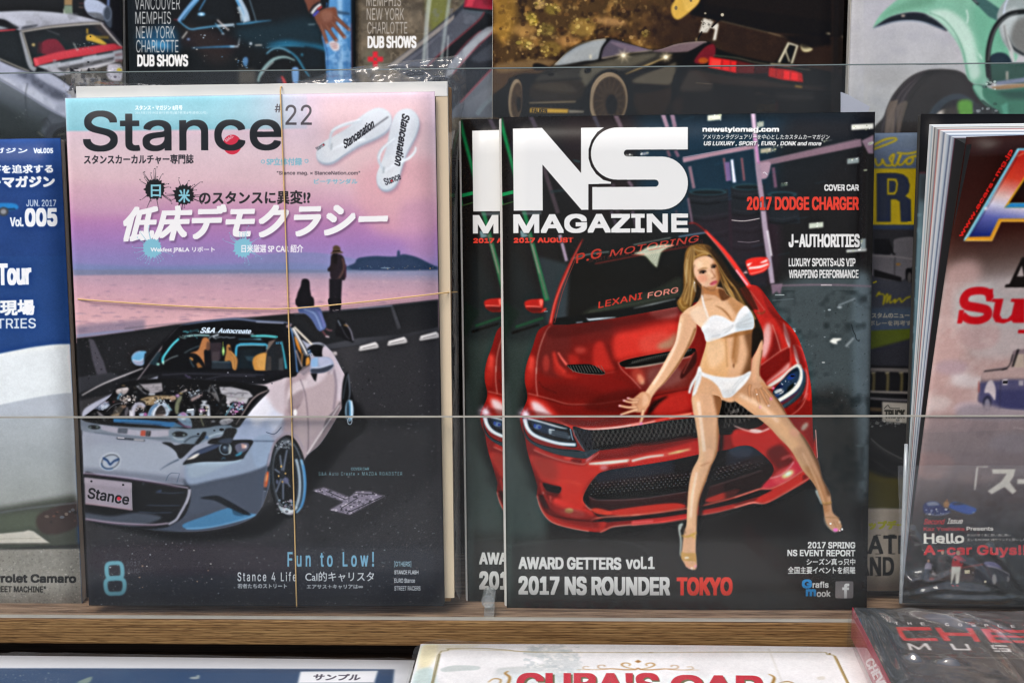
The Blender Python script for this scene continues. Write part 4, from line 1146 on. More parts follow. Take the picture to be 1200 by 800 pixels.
def art_dusk(rc):
    A = Art(rc.quad(),rc.w,rc.h,'2a2a2d')
    A.at()
    # sky
    A.poly([(60,95),(530,95),(530,330),(60,330)],(300,105,'d2bccb',300,330,'8089bd',.12,'d6bfce',.33,'e0c3c9',.47,'dfb9c0',.57,'d4a0b6',.68,'bd7eb2',.78,'a87ab9',.88,'9181bd'))
    A.blob([(380,110),(530,95),(530,240),(470,260),(400,200)],'e9bfc0',.75,16).blob([(420,200),(530,190),(530,262),(440,270)],'e2a3ac',.7,10).blob([(470,240),(530,240),(530,300),(480,296)],'c890b4',.5,8)
    A.blob([(70,225),(180,225),(170,250),(80,252)],'d3a9ba',.5,8)
    A.poly([(60,95),(360,95),(360,151),(60,154)],(240,120,'86c4d0',372,118,'d0bccb',.35,'94c4d0'),1,.1)
    A.blob([(300,300),(365,296),(420,304),(470,316),(300,318)],'8387b8',.8,1.2).blob([(60,309),(180,312),(340,308),(420,313),(520,312),(520,319),(60,321)],'7a86b6',.9,1.5)
    # sea
    A.poly([(60,316.5),(530,316),(530,400),(60,402)],(300,316,'8b8cab',300,400,'d7a5ac',.12,'b898aa',.3,'cf9fae',.7,'dda9ad'))
    A.poly([(60,315.8),(530,316),(530,317.4),(300,320),(60,323)],'737fa2',.8,.9)
    q = np.random.default_rng(3)
    for i in range(420):
        y = 320 + 76 * q.random() ** .9
        x = q.uniform(80,520); l = q.uniform(3,14) * (.4 + (y - 316) / 60)
        A.line([(x,y),(x + l * .5,y - .5 + q.uniform(-.5,.5)),(x + l,y)],(.2,.4 + (y - 316) / 90,.2),('7f6684','a87f92','f2cac6','7c6a88','e8b8b8')[i % 5],.55 if y < 350 else .7,.1)
    A.poly([(80,382),(170,374),(170,394),(80,402)],'6f6c86',.6,3)
    # island
    A.blob([(410,316),(416,308),(419,303),(428,301),(440,300),(452,300.5),(464,300.5),(472,298),(480,299),(490,302),(500,307),(508,311),(516,316)],'2e4262',1,.3)
    A.poly([(465,301),(465.6,294.5),(467,293),(468.6,294.5),(469,301)],'33466a',1,.2).blob([(404,316),(406,313),(410,314),(412,316)],'4a6280',.9,.3)
    A.speck(34,(420,311,512,316),['5a7a92','c0a070','203050','7a8aa0'],(.3,.8),.7,8).ell(504,314.5,1,.5,'ffb060').ell(452,314,6,.8,'90a8bc',.6)
    # wall and road
    A.poly([(60,399),(110,394),(160,387),(205,380),(300,371),(345,367),(420,361),(530,349),(530,420),(60,470)],'242528',1,.2)
    A.line([(90,393.5),(130,389),(158,386.5)],(3.5,2.6,.6),'8287a6',.95,.4).line([(146,385),(205,379),(300,371.5)],1.2,'585862',.7,.5)
    A.line([(345,368),(420,361.5),(460,358)],.8,'7b7e92',.8,.3).line([(420,361),(460,358)],1.2,'8f93aa',.8,.4).line([(460,358),(520,351)],.8,'4e5058',.8,.4)
    A.poly([(104,396),(110,398),(122,424),(126,438),(114,440),(108,420)],'55525c',.85,1.4).poly([(457.5,359),(461,359),(470,384),(466,386)],'4b4c52',.8,.6).line([(463,360),(471,384)],.6,'17181a',.8)
    A.speck(120,(95,396,205,440),['4e4e54','35363a','141416','5c5058'],(.4,1.2),.5,3)
    A.poly([(90,442),(130,436),(140,440),(90,462)],'3b3c42',.8,1)
    A.poly([(340,412),(420,396),(470,392),(530,380),(530,385),(470,398),(360,414)],'45464c',.9,.8).line([(360,414),(440,402),(530,386)],1.2,'17181b',.8,.4)
    A.poly([(90,470),(360,414),(530,386),(530,720),(90,720)],'3b3a3d',1,.6)
    A.poly([(90,640),(530,640),(530,720),(90,720)],'30323a',.85,10).blob([(440,400),(520,395),(520,480),(400,500)],'303033',.8,10).blob([(120,640),(330,640),(330,670),(120,670)],'3a2c34',.55,7).blob([(340,500),(510,495),(510,560),(380,640),(350,600)],'2c2b2e',.6,8)
    A.speck(1500,(100,420,518,710),['6a6a6e','48484c','141416','5a5659','808084'],(.4,1.0),.55,11)
    A.speck(340,(110,610,510,708),['9aa0a8','7c8088','8a7a76','b0b8c0','687078'],(.35,.9),.6,12)
    A.speck(30,(112,625,250,690),['b08a6a','b8b0a8','a8a8b0'],(.5,1.0),.9,13)
    for x,y in ((420,406),(453.5,400),(491,394)):
        A.poly([(x + .5,y),(x + 2,y + 4 - 10),(x + 20,y - 11),(x + 23.5,y - 8),(x + 23.7,y - 4),(x + 2,y + 1)] if 0 else [(x,y + 4),(x + 2,y - .5),(x + 20,y - 5.5),(x + 23,y - 3),(x + 24,y + .6),(x + 22,y + 2.2),(x + 2,y + 5.6)],'b5b1ae',1,.2)
        A.poly([(x + 2,y),(x + 20,y - 5),(x + 22,y - 3),(x + 2,y + 2)],'dedad6',1,.3).line([(x + 5,y + 2),(x + 20,y - 1.5)],.7,'7e7c7c',.8).line([(x + 1,y + 6.2),(x + 24,y + 2.6)],1,'141416',.8,.4)
    A.line([(420,424),(426,423)],.8,'55585e',.7)
    # people on the wall
    A.at(300,150,4)
    A.blob([(360,600),(385,590),(410,605),(420,660),(418,708),(400,712),(352,706),(350,640)],'2c222a',1,.2).blob([(352,600),(372,592),(378,660),(362,668),(340,672),(336,660),(352,640)],'2a2026',1,.2).line([(405,610),(412,660),(380,720)],2.6,'6a4a44',.8,.4).ell(377,720,10,14,'7a5648').line([(420,640),(418,700)],2,'4c2436',.8,.4)
    A.poly([(344,706),(404,706),(396,860),(386,870),(372,790),(362,870),(344,866)],'211d24',1,.2)
    A.blob([(350,590),(360,576),(362,556),(378,550),(394,560),(396,574),(408,586),(380,588)],'5c4636',1,.2).line([(360,578),(394,576)],1.2,'2a1c16').poly([(362,588),(384,588),(378,640),(364,630)],'1a1416',1,.3)
    A.blob([(210,740),(216,712),(234,706),(250,718),(254,760),(262,800),(266,828),(192,832),(194,780)],'1b181e',1,.2)
    A.at(300,350,4)
    A.blob([(190,0),(262,-10),(272,26),(262,48),(204,44)],'1b181e',1,.2)
    A.blob([(202,40),(260,36),(300,44),(318,90),(330,130),(310,150),(290,146),(262,100),(230,70),(204,66)],'56699e',1,.2).line([(225,50),(275,70),(308,142)],2,'8aa0d0',.8,.8).line([(250,44),(295,60),(322,130)],2,'7a78b8',.7,.6)
    A.line([(312,150),(328,172),(342,176)],(2.4,2),'6a4048',1,.2).line([(328,140),(344,148),(358,148)],(2,1.6),'7a4e58',1,.2).line([(326,176),(344,179)],1.6,'d0c8cc',.9,.2)
    A.blob([(340,0),(396,0),(394,48),(372,52),(350,46)],'1d1a20').poly([(358,44),(392,44),(394,56),(356,56)],'2a2428').line([(372,52),(388,53)],.7,'c0b4b4',.8).line([(358,54),(368,55)],.7,'b0a4a4',.7)
    A.blob([(380,92),(400,98),(432,120),(450,165),(458,204),(430,196),(396,180),(372,170),(376,130)],'17171a',1,.2).line([(384,100),(398,128)],1.4,'8fa0b0',.8,.4).line([(420,115),(444,150),(456,196)],1.6,'9a96a6',.8,.5).line([(412,122),(432,128)],1.4,'a87c40',.9,.3).line([(400,130),(420,170),(438,190)],.9,'55525c',.8,.3)
    A.blob([(376,246),(372,250),(382,262),(372,268)],'3a3a3e',0)

    # ---------------- the roadster
    A.at()
    A.blob([(96,600),(180,628),(260,632),(330,612),(420,500),(412,470),(380,500),(300,600)],'141518',.9,5)
    A.blob([(390,495),(418,480),(430,500),(400,520),(380,508)],'17181a',.9,3)
    body = [(96,492,1),(100,478),(130,462),(170,446),(215,436),(330,440),(345,432),(352,400),(362,402),(378,402),(392,417),(400,432),(407,448),(404,470),(398,482),(390,497),(375,520),(358,536),(352,560),(352,572),(338,560),(324,545),(318,560),(312,580),(306,594),(296,606),(270,616),(230,622),(180,620),(130,610),(100,602,1)]
    A.blob(body,'a6a9ba',1,.2)
    A.clip(body,True)
    A.poly([(90,510),(330,500),(330,580),(90,590)],(200,500,'a5a9b8',240,590,'979db2',.5,'a0a5b8'),1,2)
    A.blob([(290,470),(330,450),(345,470),(330,520),(300,530)],'d9dcea',.95,5).blob([(300,445),(345,425),(360,440),(352,470),(330,485)],'cdbcc0',.95,3).blob([(285,490),(318,500),(318,540),(270,540)],'a3b2d0',.85,5)
    A.blob([(338,440),(372,416),(398,430),(408,450),(402,480),(356,540),(350,570),(340,555),(330,520),(334,480)],'b59fa4',1,2)
    A.blob([(352,455),(400,430),(400,470),(360,520),(352,540)],'bba6a8',.9,3).blob([(380,405),(400,430),(406,452),(396,470),(392,440)],'c8bac2',.9,2).line([(391,432),(394,452),(391,480)],3,'8c7c88',.7,1.4).blob([(362,438),(384,436),(372,450),(358,454)],'d0c0c4',.9,1.5)
    A.blob([(340,452),(360,446),(350,470),(336,478)],'ded0d2',.8,1.5).blob([(338,468),(356,456),(352,474),(340,486)],'988488',.8,1.5)
    A.line([(352,444),(358,462),(361,490),(361.5,520),(360,534)],.9,'6a5a66',.9,.2).ell(346,483,2.4,4,'f2f0ee',.95,.4).line([(348,478),(352,473)],1,'7a6870',.7,.4)
    A.blob([(382,492),(392,480),(399,470),(397,482),(388,498),(378,512)],'6c6268',.9,.8).line([(398,474),(388,490),(374,510),(360,532)],(1,1.4,2.2),'e0d4d4',1,.3).poly([(398,478),(402,470),(396,492),(360,545),(357,538)],'8c7a7e',.9,.8)
    A.blob([(100,524),(200,520),(216,540),(200,556),(110,550)],'b4bcc8',.55,6).blob([(97,548),(215,560),(222,568),(97,558)],'6a7080',.6,2.4).blob([(230,548),(300,530),(316,536),(300,552),(240,562)],'6484a8',.5,3).blob([(290,474),(310,462),(318,480),(300,500)],'eceaf0',.8,4).blob([(310,520),(326,500),(334,492),(330,520),(318,548)],'9a98aa',.7,2)
    # bumper and lower front
    A.blob([(240,575),(320,540),(322,560),(310,600),(270,620),(190,624),(130,612),(200,600),(222,590)],'4c5466',1,2)
    A.blob([(216,566),(222,560),(270,556),(312,544),(320,530),(324,545),(314,590),(290,612),(250,600),(224,600)],'50596b',1,1.6)
    A.blob([(220,540),(250,536),(286,530),(298,516),(316,512),(318,536),(300,550),(250,562),(220,566)],'98a8c0',1,1.8).blob([(225,542),(270,540),(240,556),(222,558)],'a8b8c8',.8,2)
    A.blob([(296,516),(318,510),(318,538),(300,546)],'9cb0cc',.9,1.5)
    A.line([(312,506),(322,508),(330,500)],.8,'32405a',.8).line([(273,516),(324,516.5)],.9,'32405a',.9,.2)
    A.clip()
    A.blob([(216,613),(240,604),(262,596),(274,594),(290,600),(300,603),(280,610),(250,617),(228,620),(216,618)],'4788b6',1,.7).blob([(274,595),(290,599),(284,604),(274,602)],'27506e',.8,1).line([(218,619),(250,616.5),(285,608),(300,602)],1,'8cc4ec',.9,.4)
    A.blob([(235,583),(252,580),(262,583),(280,593),(294,602),(286,602),(268,594),(252,586)],'1a2028',.95,.5)
    A.line([(160,616),(200,622),(240,624),(290,612),(308,598)],1.4,'2a3038',.9,.8)
    # nose, mouth, plate
    A.blob([(97,556),(120,557),(170,563),(214,568),(222,570),(224,578),(221,594),(214,606),(202,614),(190,618),(160,618),(97,606)],'15171b',1,.3)
    A.blob([(97,600),(130,604),(160,600),(190,606),(160,616),(120,612),(97,606)],'5c6474',.8,1.5)
    A.at(90,510,8)
    A.line([(60,350),(300,372),(560,404),(800,444),(960,475),(1050,490)],(1.8,1.8,2),'b9a8bc',.9,.5).line([(70,362),(400,398),(780,455),(960,490)],1.2,'6a4a66',.8,.5)
    A.line([(1056,500),(1050,560),(1020,640),(970,730),(930,790),(860,830)],(3.6,3.4,3),'a9a6b4',1,.4).line([(1066,500),(1060,560),(1030,640)],1,'dcd8e4',.8,.3)
    A.line([(80,780),(300,812),(500,828),(700,835),(860,820)],2.4,'a390a0',.95,.4).line([(80,790),(400,830),(760,842)],.8,'60485a',.8)
    A.lines([[(740,530),(860,540),(1010,532)],[(660,650),(800,654),(970,654)],[(580,712),(720,722),(900,720)]],.8,'5b6f94',.8,.2)
    A.poly([(740,525),(800,500),(790,530)],'3f5478',.8,.4).ell(625,455,6,14,'8a8fa0',.6,.4,20)
    A.poly([(72,392),(512,440),(520,698),(78,638)],'a295a0',1,.2).poly([(72,392),(512,440),(514,500),(74,450)],'b0a2ae',.8,1.5).line([(78,638),(300,662),(520,698)],1,'d09aa4',.9,.2).line([(512,440),(520,698)],.6,'d8ccd4',.9)
    A.ell(138,428,10,9,'2a262c').ell(436,461,10,9,'2a262c')
    A.text('Stance',98,485,490,586,'232228',.5,0,9.5).ell(397,588,20,19,'e0384c')
    A.text('Stance',98,485,490,586,'232228',.5,0,9.5,a=.6)
    A.ring(316,242,92,72,3,'c6ccd4',1,.2,-22).ring(316,246,86,64,1.4,'2e66b0',.9,.2,-22,90,200).ring(316,244,84,62,1,'2a2e3a',.9,.2,-22)
    A.ell(316,243,70,50,'b8c0cc',.9,1,-22).poly([(250,200),(290,225),(316,262),(350,232),(400,210),(396,230),(352,246),(312,284),(280,238),(246,220)],'2f5fa8',1,.3).line([(248,210),(290,232),(314,272),(350,238),(398,220)],.9,'1a2238',.9,.2)
    A.line([(836,425),(860,370),(890,348),(966,354),(940,440)],.7,'4a5c74',.8,sm=False)
    # bonnet edge trim and headlamp
    A.at(90,440,10)
    A.blob([(60,500),(300,520),(600,560),(1000,620),(1300,640),(1450,700),(1420,800),(1100,780),(700,720),(400,690),(60,640)],'868f9c',.9,1.2)
    A.blob([(280,570),(500,610),(760,640),(1120,640),(1120,690),(900,716),(600,690),(400,660),(280,620)],'b9b3c0',1,.5)
    A.blob([(60,505),(420,540),(800,590),(1100,610),(1400,640),(1500,590),(1700,600),(1700,560),(1400,600),(1050,590),(700,550)],'748c9a',.9,1)
    A.line([(200,660),(400,690),(640,716),(900,730),(1180,740)],1,'5a6878',.8,.6)
    for x,y in ((205,604),(1210,690)):
        A.ell(x,y,84,30,'9aa8b4',1,.4,4).ell(x,y - 2,72,24,'17191c',1,.2,4).ell(x - 45,y,18,11,'8a9a94',.9,.3).ell(x + 36,y - 4,20,14,'7c8a88',.9,.3)
    A.poly([(490,612),(600,618),(590,676),(480,668)],'4d5360',1,.3).lines([[(495,630),(590,638)],[(492,652),(588,658)]],1,'9098a4',.8,.2).poly([(755,640),(812,642),(806,705),(748,702)],'c4452e',1,.3).poly([(816,644),(872,648),(862,708),(808,706)],'30292c',1,.3).ell(840,664,14,10,'8a8a90',.9,.3).ell(834,690,12,9,'9a9aa0',.8,.3).lines([[(760,660),(805,664)],[(758,682),(800,686)]],.9,'f08a70',.8,.2)
    A.line([(470,730),(640,742),(800,758)],2.2,'2a2f38',.9,.3).line([(480,724),(560,730)],1.4,'d8d0d4').line([(670,746),(790,756)],1.6,'e6dede',.95,.2)
    A.at(90,510,8)
    A.blob([(800,66),(880,66),(920,90),(980,80),(1040,50),(1160,0),(1180,40),(1100,100),(1000,200),(960,210),(930,150),(870,100)],'17181c',1,.4)
    A.line([(1000,70),(1060,20),(1140,-10)],2,'8ca0b4',.8,.6)
    A.line([(960,222),(860,270),(780,322)],(1.6,.3),'2e4258',.9,.3)
    A.at(220,510,6.667)
    A.blob([(-30,230),(0,180),(60,130),(150,90),(250,55),(360,36),(505,38),(490,90),(450,150),(420,185),(300,200),(120,204)],'121419',1,.3)
    A.blob([(0,170),(100,110),(240,60),(300,40),(240,90),(120,140)],'4c5c80',.8,1.2).blob([(0,182),(60,145),(95,140),(60,175),(0,190)],'f0e4da',1,.6)
    A.ell(296,102,50,50,'7a8e9c',1,.3).ell(296,102,40,41,'1a222c').ell(296,100,24,24,'35465a',.9,.5).ell(290,92,9,9,'b8ccd8',.9,.4).ell(330,110,12,36,'b8c0c0',.8,.8)
    A.blob([(370,80),(420,55),(480,60),(470,110),(400,140)],'6a6a80',.95,.8).poly([(420,60),(460,75),(450,100),(425,100)],'e8b0a0',.9,.8).poly([(370,150),(430,120),(420,150),(380,165)],'3aa0c0',.9,.6).ell(455,85,8,14,'f8e8e0',.9,.4).line([(265,190),(280,170),(300,185)],1,'58a0c8',.9,.3)
    A.line([(-30,232),(60,216),(200,214),(340,208),(420,188)],1.2,'bcd4e0',.9,.4).line([(80,230),(220,232),(360,210),(430,180)],1,'a8c8d8',.6,.8)
    A.blob([(614,290),(632,282),(630,340),(616,400),(598,402),(600,350)],'f05818',1,.3).ell(616,330,8,30,'ffb060',.9,.6,10).poly([(622,262),(640,225),(648,240),(636,285)],'1a1c20',.9,.3).poly([(596,402),(618,404),(612,432),(594,428)],'20242a',.9,.3).line([(594,432),(612,432)],.7,'9aa0a8')
    A.line([(640,140),(620,240),(600,420),(580,560)],1.6,'6a7284',.7,.8)
    # front wheel
    A.blob([(650,200),(680,60),(730,8),(800,0),(860,60),(910,180),(925,320),(910,460),(870,580),(810,640),(740,620),(690,540),(650,420)],'16181b',1,.4)
    A.line([(628,240),(645,160),(680,60),(740,0),(800,-20),(860,20),(905,110)],(2,3.4,2),'a596a2',.9,.5)
    A.ring(786,320,122,300,2.4,'3a4048',1,.4,-4).ring(788,318,112,284,1.6,'7e8894',.9,.3,-4,0,360)
    A.ell(790,318,106,270,'22272e',1,.3,-4)
    A.ring(800,330,108,270,5,'86b8dc',.95,.8,-5,-30,80).ring(792,330,84,250,4,'b0c4d4',.9,.8,-5,-35,70).ring(806,330,112,276,2,'2f84c8',.9,.4,-5,-20,60).ring(800,334,96,262,2,'1b242e',.9,.4,-5,-40,100)
    A.ring(790,330,92,262,3,'e4ecf0',.95,.6,-4,60,118).ring(788,330,104,276,3,'b890a4',.7,.6,-4,80,125).ring(790,320,100,270,3,'9098a4',.9,.5,-4,220,300).ring(786,320,84,232,1.4,'c8d0d8',.8,.3,-4,225,290)
    A.ell(752,318,78,222,'14171b',.95,.5,-4)
    for a_,b_ in (((742,300),(720,150)),((742,300),(775,110)),((742,310),(690,440)),((745,320),(745,500)),((745,310),(800,400)),((735,300),(678,260))):
        A.line([a_,b_],(2.6,2),'596270',.95,.3).line([(a_[0] + 3,a_[1]),(b_[0] + 4,b_[1])],.7,'9ea8c8',.8,.2)
    A.ell(742,305,26,34,'232830',1,.3).ell(732,240,8,10,'d0a860').ell(765,295,8,9,'b89050').ell(712,315,7,9,'c09a58').ell(742,360,8,9,'b89050').ell(770,350,24,26,'6a6c90',.8,.6).ell(700,360,10,18,'8088b0',.7,.5)
    A.blob([(700,520),(740,560),(800,570),(830,600),(790,615),(730,590)],'d0d8dc',.8,1).speck(40,(700,500,840,610),['f4f8fa','2a3038','9ab4c8','b0a0b0'],(3,10),.8,4)
    A.speck(30,(690,40,800,110),['8a9098','c8ccd0','20242a'],(3,8),.7,5)
    # rear wheel
    A.at(300,350,4)
    A.blob([(404,420),(412,370),(424,345),(434,350),(440,400),(460,480),(456,560),(440,590),(420,580),(402,500)],'15171a',1,.3)
    A.line([(432,350),(440,430),(436,470)],1.2,'8a98a8',.8,.3).ell(438,524,20,52,'8fb4cc',1,.5).ell(432,524,8,48,'20303c',.9,.4).line([(448,476),(450,560)],1.6,'e4f0f4',.9,.3).line([(440,480),(442,568)],1.4,'2f88c0',.8,.3).ring(440,572,10,16,1,'c0ccd4').line([(408,470),(416,420),(428,360)],1,'6a7480',.8,.3)
    # cabin
    A.at()
    A.blob([(150,443),(175,415),(200,390),(212,381),(240,376),(280,373),(320,377),(342,381),(348,396),(350,420),(349,437),(332,442),(240,440),(180,438)],'15161a',1,.2)
    A.line([(96,463),(120,450),(150,438),(168,431)],(1,1.8,1.2),'d8d0d0',.95,.3).line([(160,447),(180,420),(200,394),(213,381)],(1,1.2,1.2),'b8a8ac',.95,.2)
    A.line([(213,381),(240,376.6),(275,373.6),(302,376),(335,378),(343,382)],(1.4,2.6,1.6),'6f7c9c',.9,.5).line([(300,377),(333,379)],1,'c0c8e0',.9,.3)
    A.at(190,370,10)
    A.poly([(5,320),(30,300),(200,120),(240,110),(900,100),(1540,100),(1560,620),(0,640)],'101216',1,.6)
    A.line([(10,545),(12,490),(60,420),(130,330),(200,265)],(3,2.4,2.4),'2fc4d4',1,.3).line([(14,545),(40,450),(110,350),(190,280)],.8,'b8f0ec',.6,.3).ell(15,548,12,22,'b8f0d8',.9,.5)
    A.line([(205,240),(240,255),(280,262)],1.2,'8ab4a8',.8,.4).line([(260,240),(400,226),(560,230)],2,'98c8c4',.95,.3).line([(250,180),(320,185),(430,160)],1.4,'3f7c86',.8,.5).speck(16,(240,160,440,260),['3a8a90','8ab8b0','22444c'],(6,14),.7,3)
    A.line([(1040,235),(1200,236),(1350,248)],2,'5ac4c4',.95,.3).poly([(890,262),(1060,262),(1160,268),(1200,290),(900,284)],'2b4a56',.9,.6).poly([(1060,270),(1160,262),(1160,280)],'68c0d0',.9,.4)
    A.line([(865,480),(872,380),(880,350),(920,332),(1060,328),(1210,334),(1240,350),(1230,390)],3,'3aa6c8',1,.3,sm=False).line([(900,350),(1060,344),(1200,350)],.8,'b8ecf0',.8,.2)
    A.poly([(900,370),(1200,365),(1180,620),(880,620)],'1b2a30',.8,2).poly([(970,470),(1080,470),(1080,540),(1000,520)],'35505a',.7,.8)
    A.blob([(480,260),(530,254),(560,300),(560,380),(500,400),(500,470),(505,600),(480,560),(430,480),(330,440),(420,400),(450,330)],'b87440',1,.4).blob([(530,300),(570,330),(560,400),(520,400)],'6a4634',.9,1.2).poly([(500,420),(580,410),(580,600),(505,610)],'15141a',1,.6)
    A.poly([(560,310),(700,310),(690,510),(580,530)],'3c3136',.9,1).poly([(590,420),(680,415),(670,530),(590,530)],'4a4044',.9,.8)
    A.blob([(760,340),(800,340),(810,400),(860,460),(888,520),(870,630),(830,620),(800,530),(735,530),(750,430)],'b47a3c',1,.4).blob([(800,420),(850,470),(860,580),(835,610),(830,500)],'d89c50',.8,.8).line([(800,430),(845,500),(850,610)],1,'6a4420',.8,.4).poly([(775,370),(800,365),(815,400),(790,405)],'201a1c',.9,.4)
    A.poly([(585,538),(805,540),(815,620),(580,620)],'2a343c',1,.5).line([(585,535),(805,540)],.9,'6a8a94',.9,.3)
    A.line([(716,300),(716,350)],.6,'9aa840').blob([(716,345),(734,410),(720,470),(706,420)],'a8e070',1,.4).ell(720,410,6,20,'e0f8b0',.9,.4)
    A.line([(290,470),(360,450),(420,480),(480,560),(500,620)],3,'121216',1,.3).poly([(330,480),(370,500),(360,530),(320,500)],'c88038',1,.4).poly([(400,560),(430,540),(480,600),(420,610)],'a86c34',.9,.6).line([(330,500),(350,560),(380,600)],2,'3a5058',.8,.5)
    A.line([(260,436),(340,390),(440,350)],1.2,'5a6a6c',.9,.3).line([(30,535),(110,490),(190,464)],1.2,'8a9a98',.9,.3)
    A.blob([(1060,540),(1080,480),(1150,440),(1240,420),(1340,380),(1340,420),(1280,480),(1240,620),(1240,640),(1100,640),(1070,590)],'c98838',1,.4).blob([(1120,480),(1220,450),(1220,620),(1120,600)],'dca04c',.8,1.5)
    A.at(300,370,10)
    A.poly([(150,300),(240,270),(130,430),(110,440)],'7a6a60',.9,.6).poly([(130,420),(240,280),(320,290),(330,640),(110,640)],'24282c',1,.6).poly([(130,470),(180,470),(180,640),(120,640)],'4c443e',.9,1).poly([(270,500),(320,480),(325,640),(270,640)],'464a4c',.9,1).line([(300,300),(330,450),(355,620)],(1.6,2.6),'38b4c8',.95,.4).text('STI',232,305,298,332,'3a9ac8',.6,0,0,.9)
    A.line([(0,235),(120,232),(240,246)],2.2,'46b8bc',.95,.3).ell(245,244,16,10,'2a8a8c')
    A.line([(320,120),(360,150),(410,300),(440,450),(470,660)],(8,9,9.5),'15191e',1,.4).line([(400,130),(440,250),(470,430),(490,660)],(2,3.2,3),'5a88c0',.9,1).line([(360,120),(400,140)],2,'b8a0a8',.9,.6).ell(390,112,34,16,'b89ca4',.9,.6,-15)
    # interior seen through the side window, roll bar struts
    A.blob([(440,190),(520,260),(620,440),(640,560),(560,600),(500,650),(470,420)],'1a1c20',1,.4)
    A.blob([(452,240),(490,270),(530,400),(535,450),(500,400),(470,330)],'d8862c',1,.4).blob([(590,500),(620,480),(636,550),(600,590),(584,570)],'d8923a',1,.4).poly([(530,440),(560,430),(540,600),(525,560)],'9a6a34',.9,.6)
    A.line([(430,140),(500,260),(560,370),(600,455)],(3.4,3,2.4),'d8d4d0',1,.3).line([(420,150),(490,280),(545,400),(585,470)],1,'8a929c',.9,.3).line([(450,130),(560,240),(710,385)],(2.4,2.6,2.4),'e0d4c0',1,.3).line([(470,400),(510,520),(545,600)],2,'9c8a86',.9,.5)
    A.blob([(600,390),(680,330),(760,330),(800,350),(790,470),(700,480),(660,440)],'121316',1,.3).line([(660,325),(740,330),(795,350)],1.4,'9aa0a8',.9,.3).poly([(600,390),(650,400),(640,450),(615,440)],'3a5a80',.9,.6).speck(14,(600,390,680,480),['8a98a8','c0c8d0','20242a'],(4,9),.8,7)
    A.blob([(790,360),(850,390),(920,460),(915,600),(880,690),(860,620),(900,560),(880,500),(780,470)],'c4b6be',1,.5).ell(925,440,30,22,'a89e9e',1,.4,30).ell(935,430,12,8,'e0d8d4',.8,.4)
    A.poly([(500,655),(560,610),(640,570),(640,640),(560,700)],'94868e',1,.5).line([(520,640),(630,570)],1.4,'3a3638',.8,.3)
    # wing mirrors
    A.blob([(640,590),(645,510),(680,480),(780,480),(860,490),(905,540),(905,590),(850,640),(740,668),(650,668)],'93a3c0',1,.3).blob([(650,620),(760,610),(900,570),(890,610),(800,660),(660,668)],'3c4250',.95,.8).blob([(655,520),(720,490),(720,590),(655,590)],'86b4dc',.8,1.2).blob([(740,490),(860,500),(890,550),(760,590)],'b4b8d0',.8,1.2).line([(655,606),(760,600),(890,560)],1,'d8dce8',.8,.4)
    A.poly([(640,670),(720,672),(700,770),(675,740)],'17181c',1,.3).line([(840,680),(900,620),(915,590)],.9,'8a8088',.8,.3)
    A.at(85,370,10).blob([(692,490),(720,440),(780,412),(850,412),(868,430),(850,500),(830,570),(760,575),(710,545)],'62a8d0',1,.3).blob([(705,520),(800,525),(835,500),(826,572),(750,575)],'9c9cb4',.9,.8).line([(705,515),(780,528),(835,500)],.9,'d8e4ec',.9,.4).poly([(850,440),(880,430),(840,540),(832,560)],'1c1c20',1,.3).line([(700,480),(740,430),(800,412)],.9,'b8a8c0',.8,.4)
    A.poly([(900,560),(1000,420),(1050,430),(980,580)],'1f3a44',.8,1.2).ell(1005,565,20,16,'a0e8d8',.8,.5)
    # sunstrip
    A.at(190,370,10)
    A.text('S&A',440,132,650,200,'cfe0ec',.7,.5,.8).text('Autocreate',655,142,1060,198,'c4d8e8',.7,.4,1.6).line([(440,198),(700,194),(1075,212)],1,'cfe0ec',.9,.2)
    A.line([(550,270),(580,240),(660,215),(650,230),(600,245),(640,268)],.9,'d8e8f0',.95,.2).line([(640,255),(700,245),(720,255),(760,245),(790,256),(860,250)],.8,'c8dce8',.9,.2)
    # scuttle and wipers
    A.poly([(-40,660),(300,650),(1250,645),(1560,640),(1400,740),(1200,800),(700,800),(300,770),(-60,800)],'1a1b20',1,.6)
    A.lines([[(0,690),(300,675),(700,680),(1200,690)],[(0,755),(300,738),(640,760)],[(520,740),(700,700),(1100,705)]],1,'4c4c58',.8,.5)
    A.speck(26,(-20,660,1380,790),['d8d0d4','8a8a94','3a3a44'],(3,9),.9,15).line([(270,690),(340,730)],1.2,'6a5a84',.9,.5)
    # engine bay
    bay = [(97,492),(104,484),(128,466),(145,448),(200,443),(260,446),(300,450),(314,456),(296,478),(276,500),(250,503),(200,502),(130,498)]
    A.at()
    A.blob(bay,'15161a',1,.4)
    A.clip(bay,True)
    A.at(90,440,10)
    A.poly([(50,350),(200,240),(360,140),(440,95),(380,190),(310,240),(300,280),(180,300),(60,400)],'b99ca2',1,.5).line([(50,330),(250,190),(450,90)],1.2,'d8e0f0',.95,.3).speck(12,(120,180,360,330),['6a5258','e0c8cc'],(4,8),.7,2)
    A.blob([(150,300),(240,270),(330,300),(400,350),(350,390),(240,380),(180,370),(130,390),(90,400)],'7f90b4',1,.5).speck(40,(130,275,390,400),['b8c8dc','2a3040','5a6a94','9ab0c8','a890a8'],(8,22),.8,3)
    A.blob([(460,170),(520,145),(600,140),(610,165),(570,215),(480,215)],'b09a92',1,.4).poly([(470,165),(600,135),(600,160),(480,178)],'d0c0b8',.9,.5).ell(550,115,26,8,'a87838',.9,.4)
    A.line([(480,280),(500,230),(530,212)],2.6,'4aa0d0',.9,.5).line([(510,290),(520,240),(560,220)],1.4,'a8b4bc',.8,.4).ell(560,285,36,44,'7c6c68',1,.8).speck(60,(520,230,690,330),['d8ccc4','2a2426','8a7060','b89878','f0e8e0'],(5,15),.9,5)
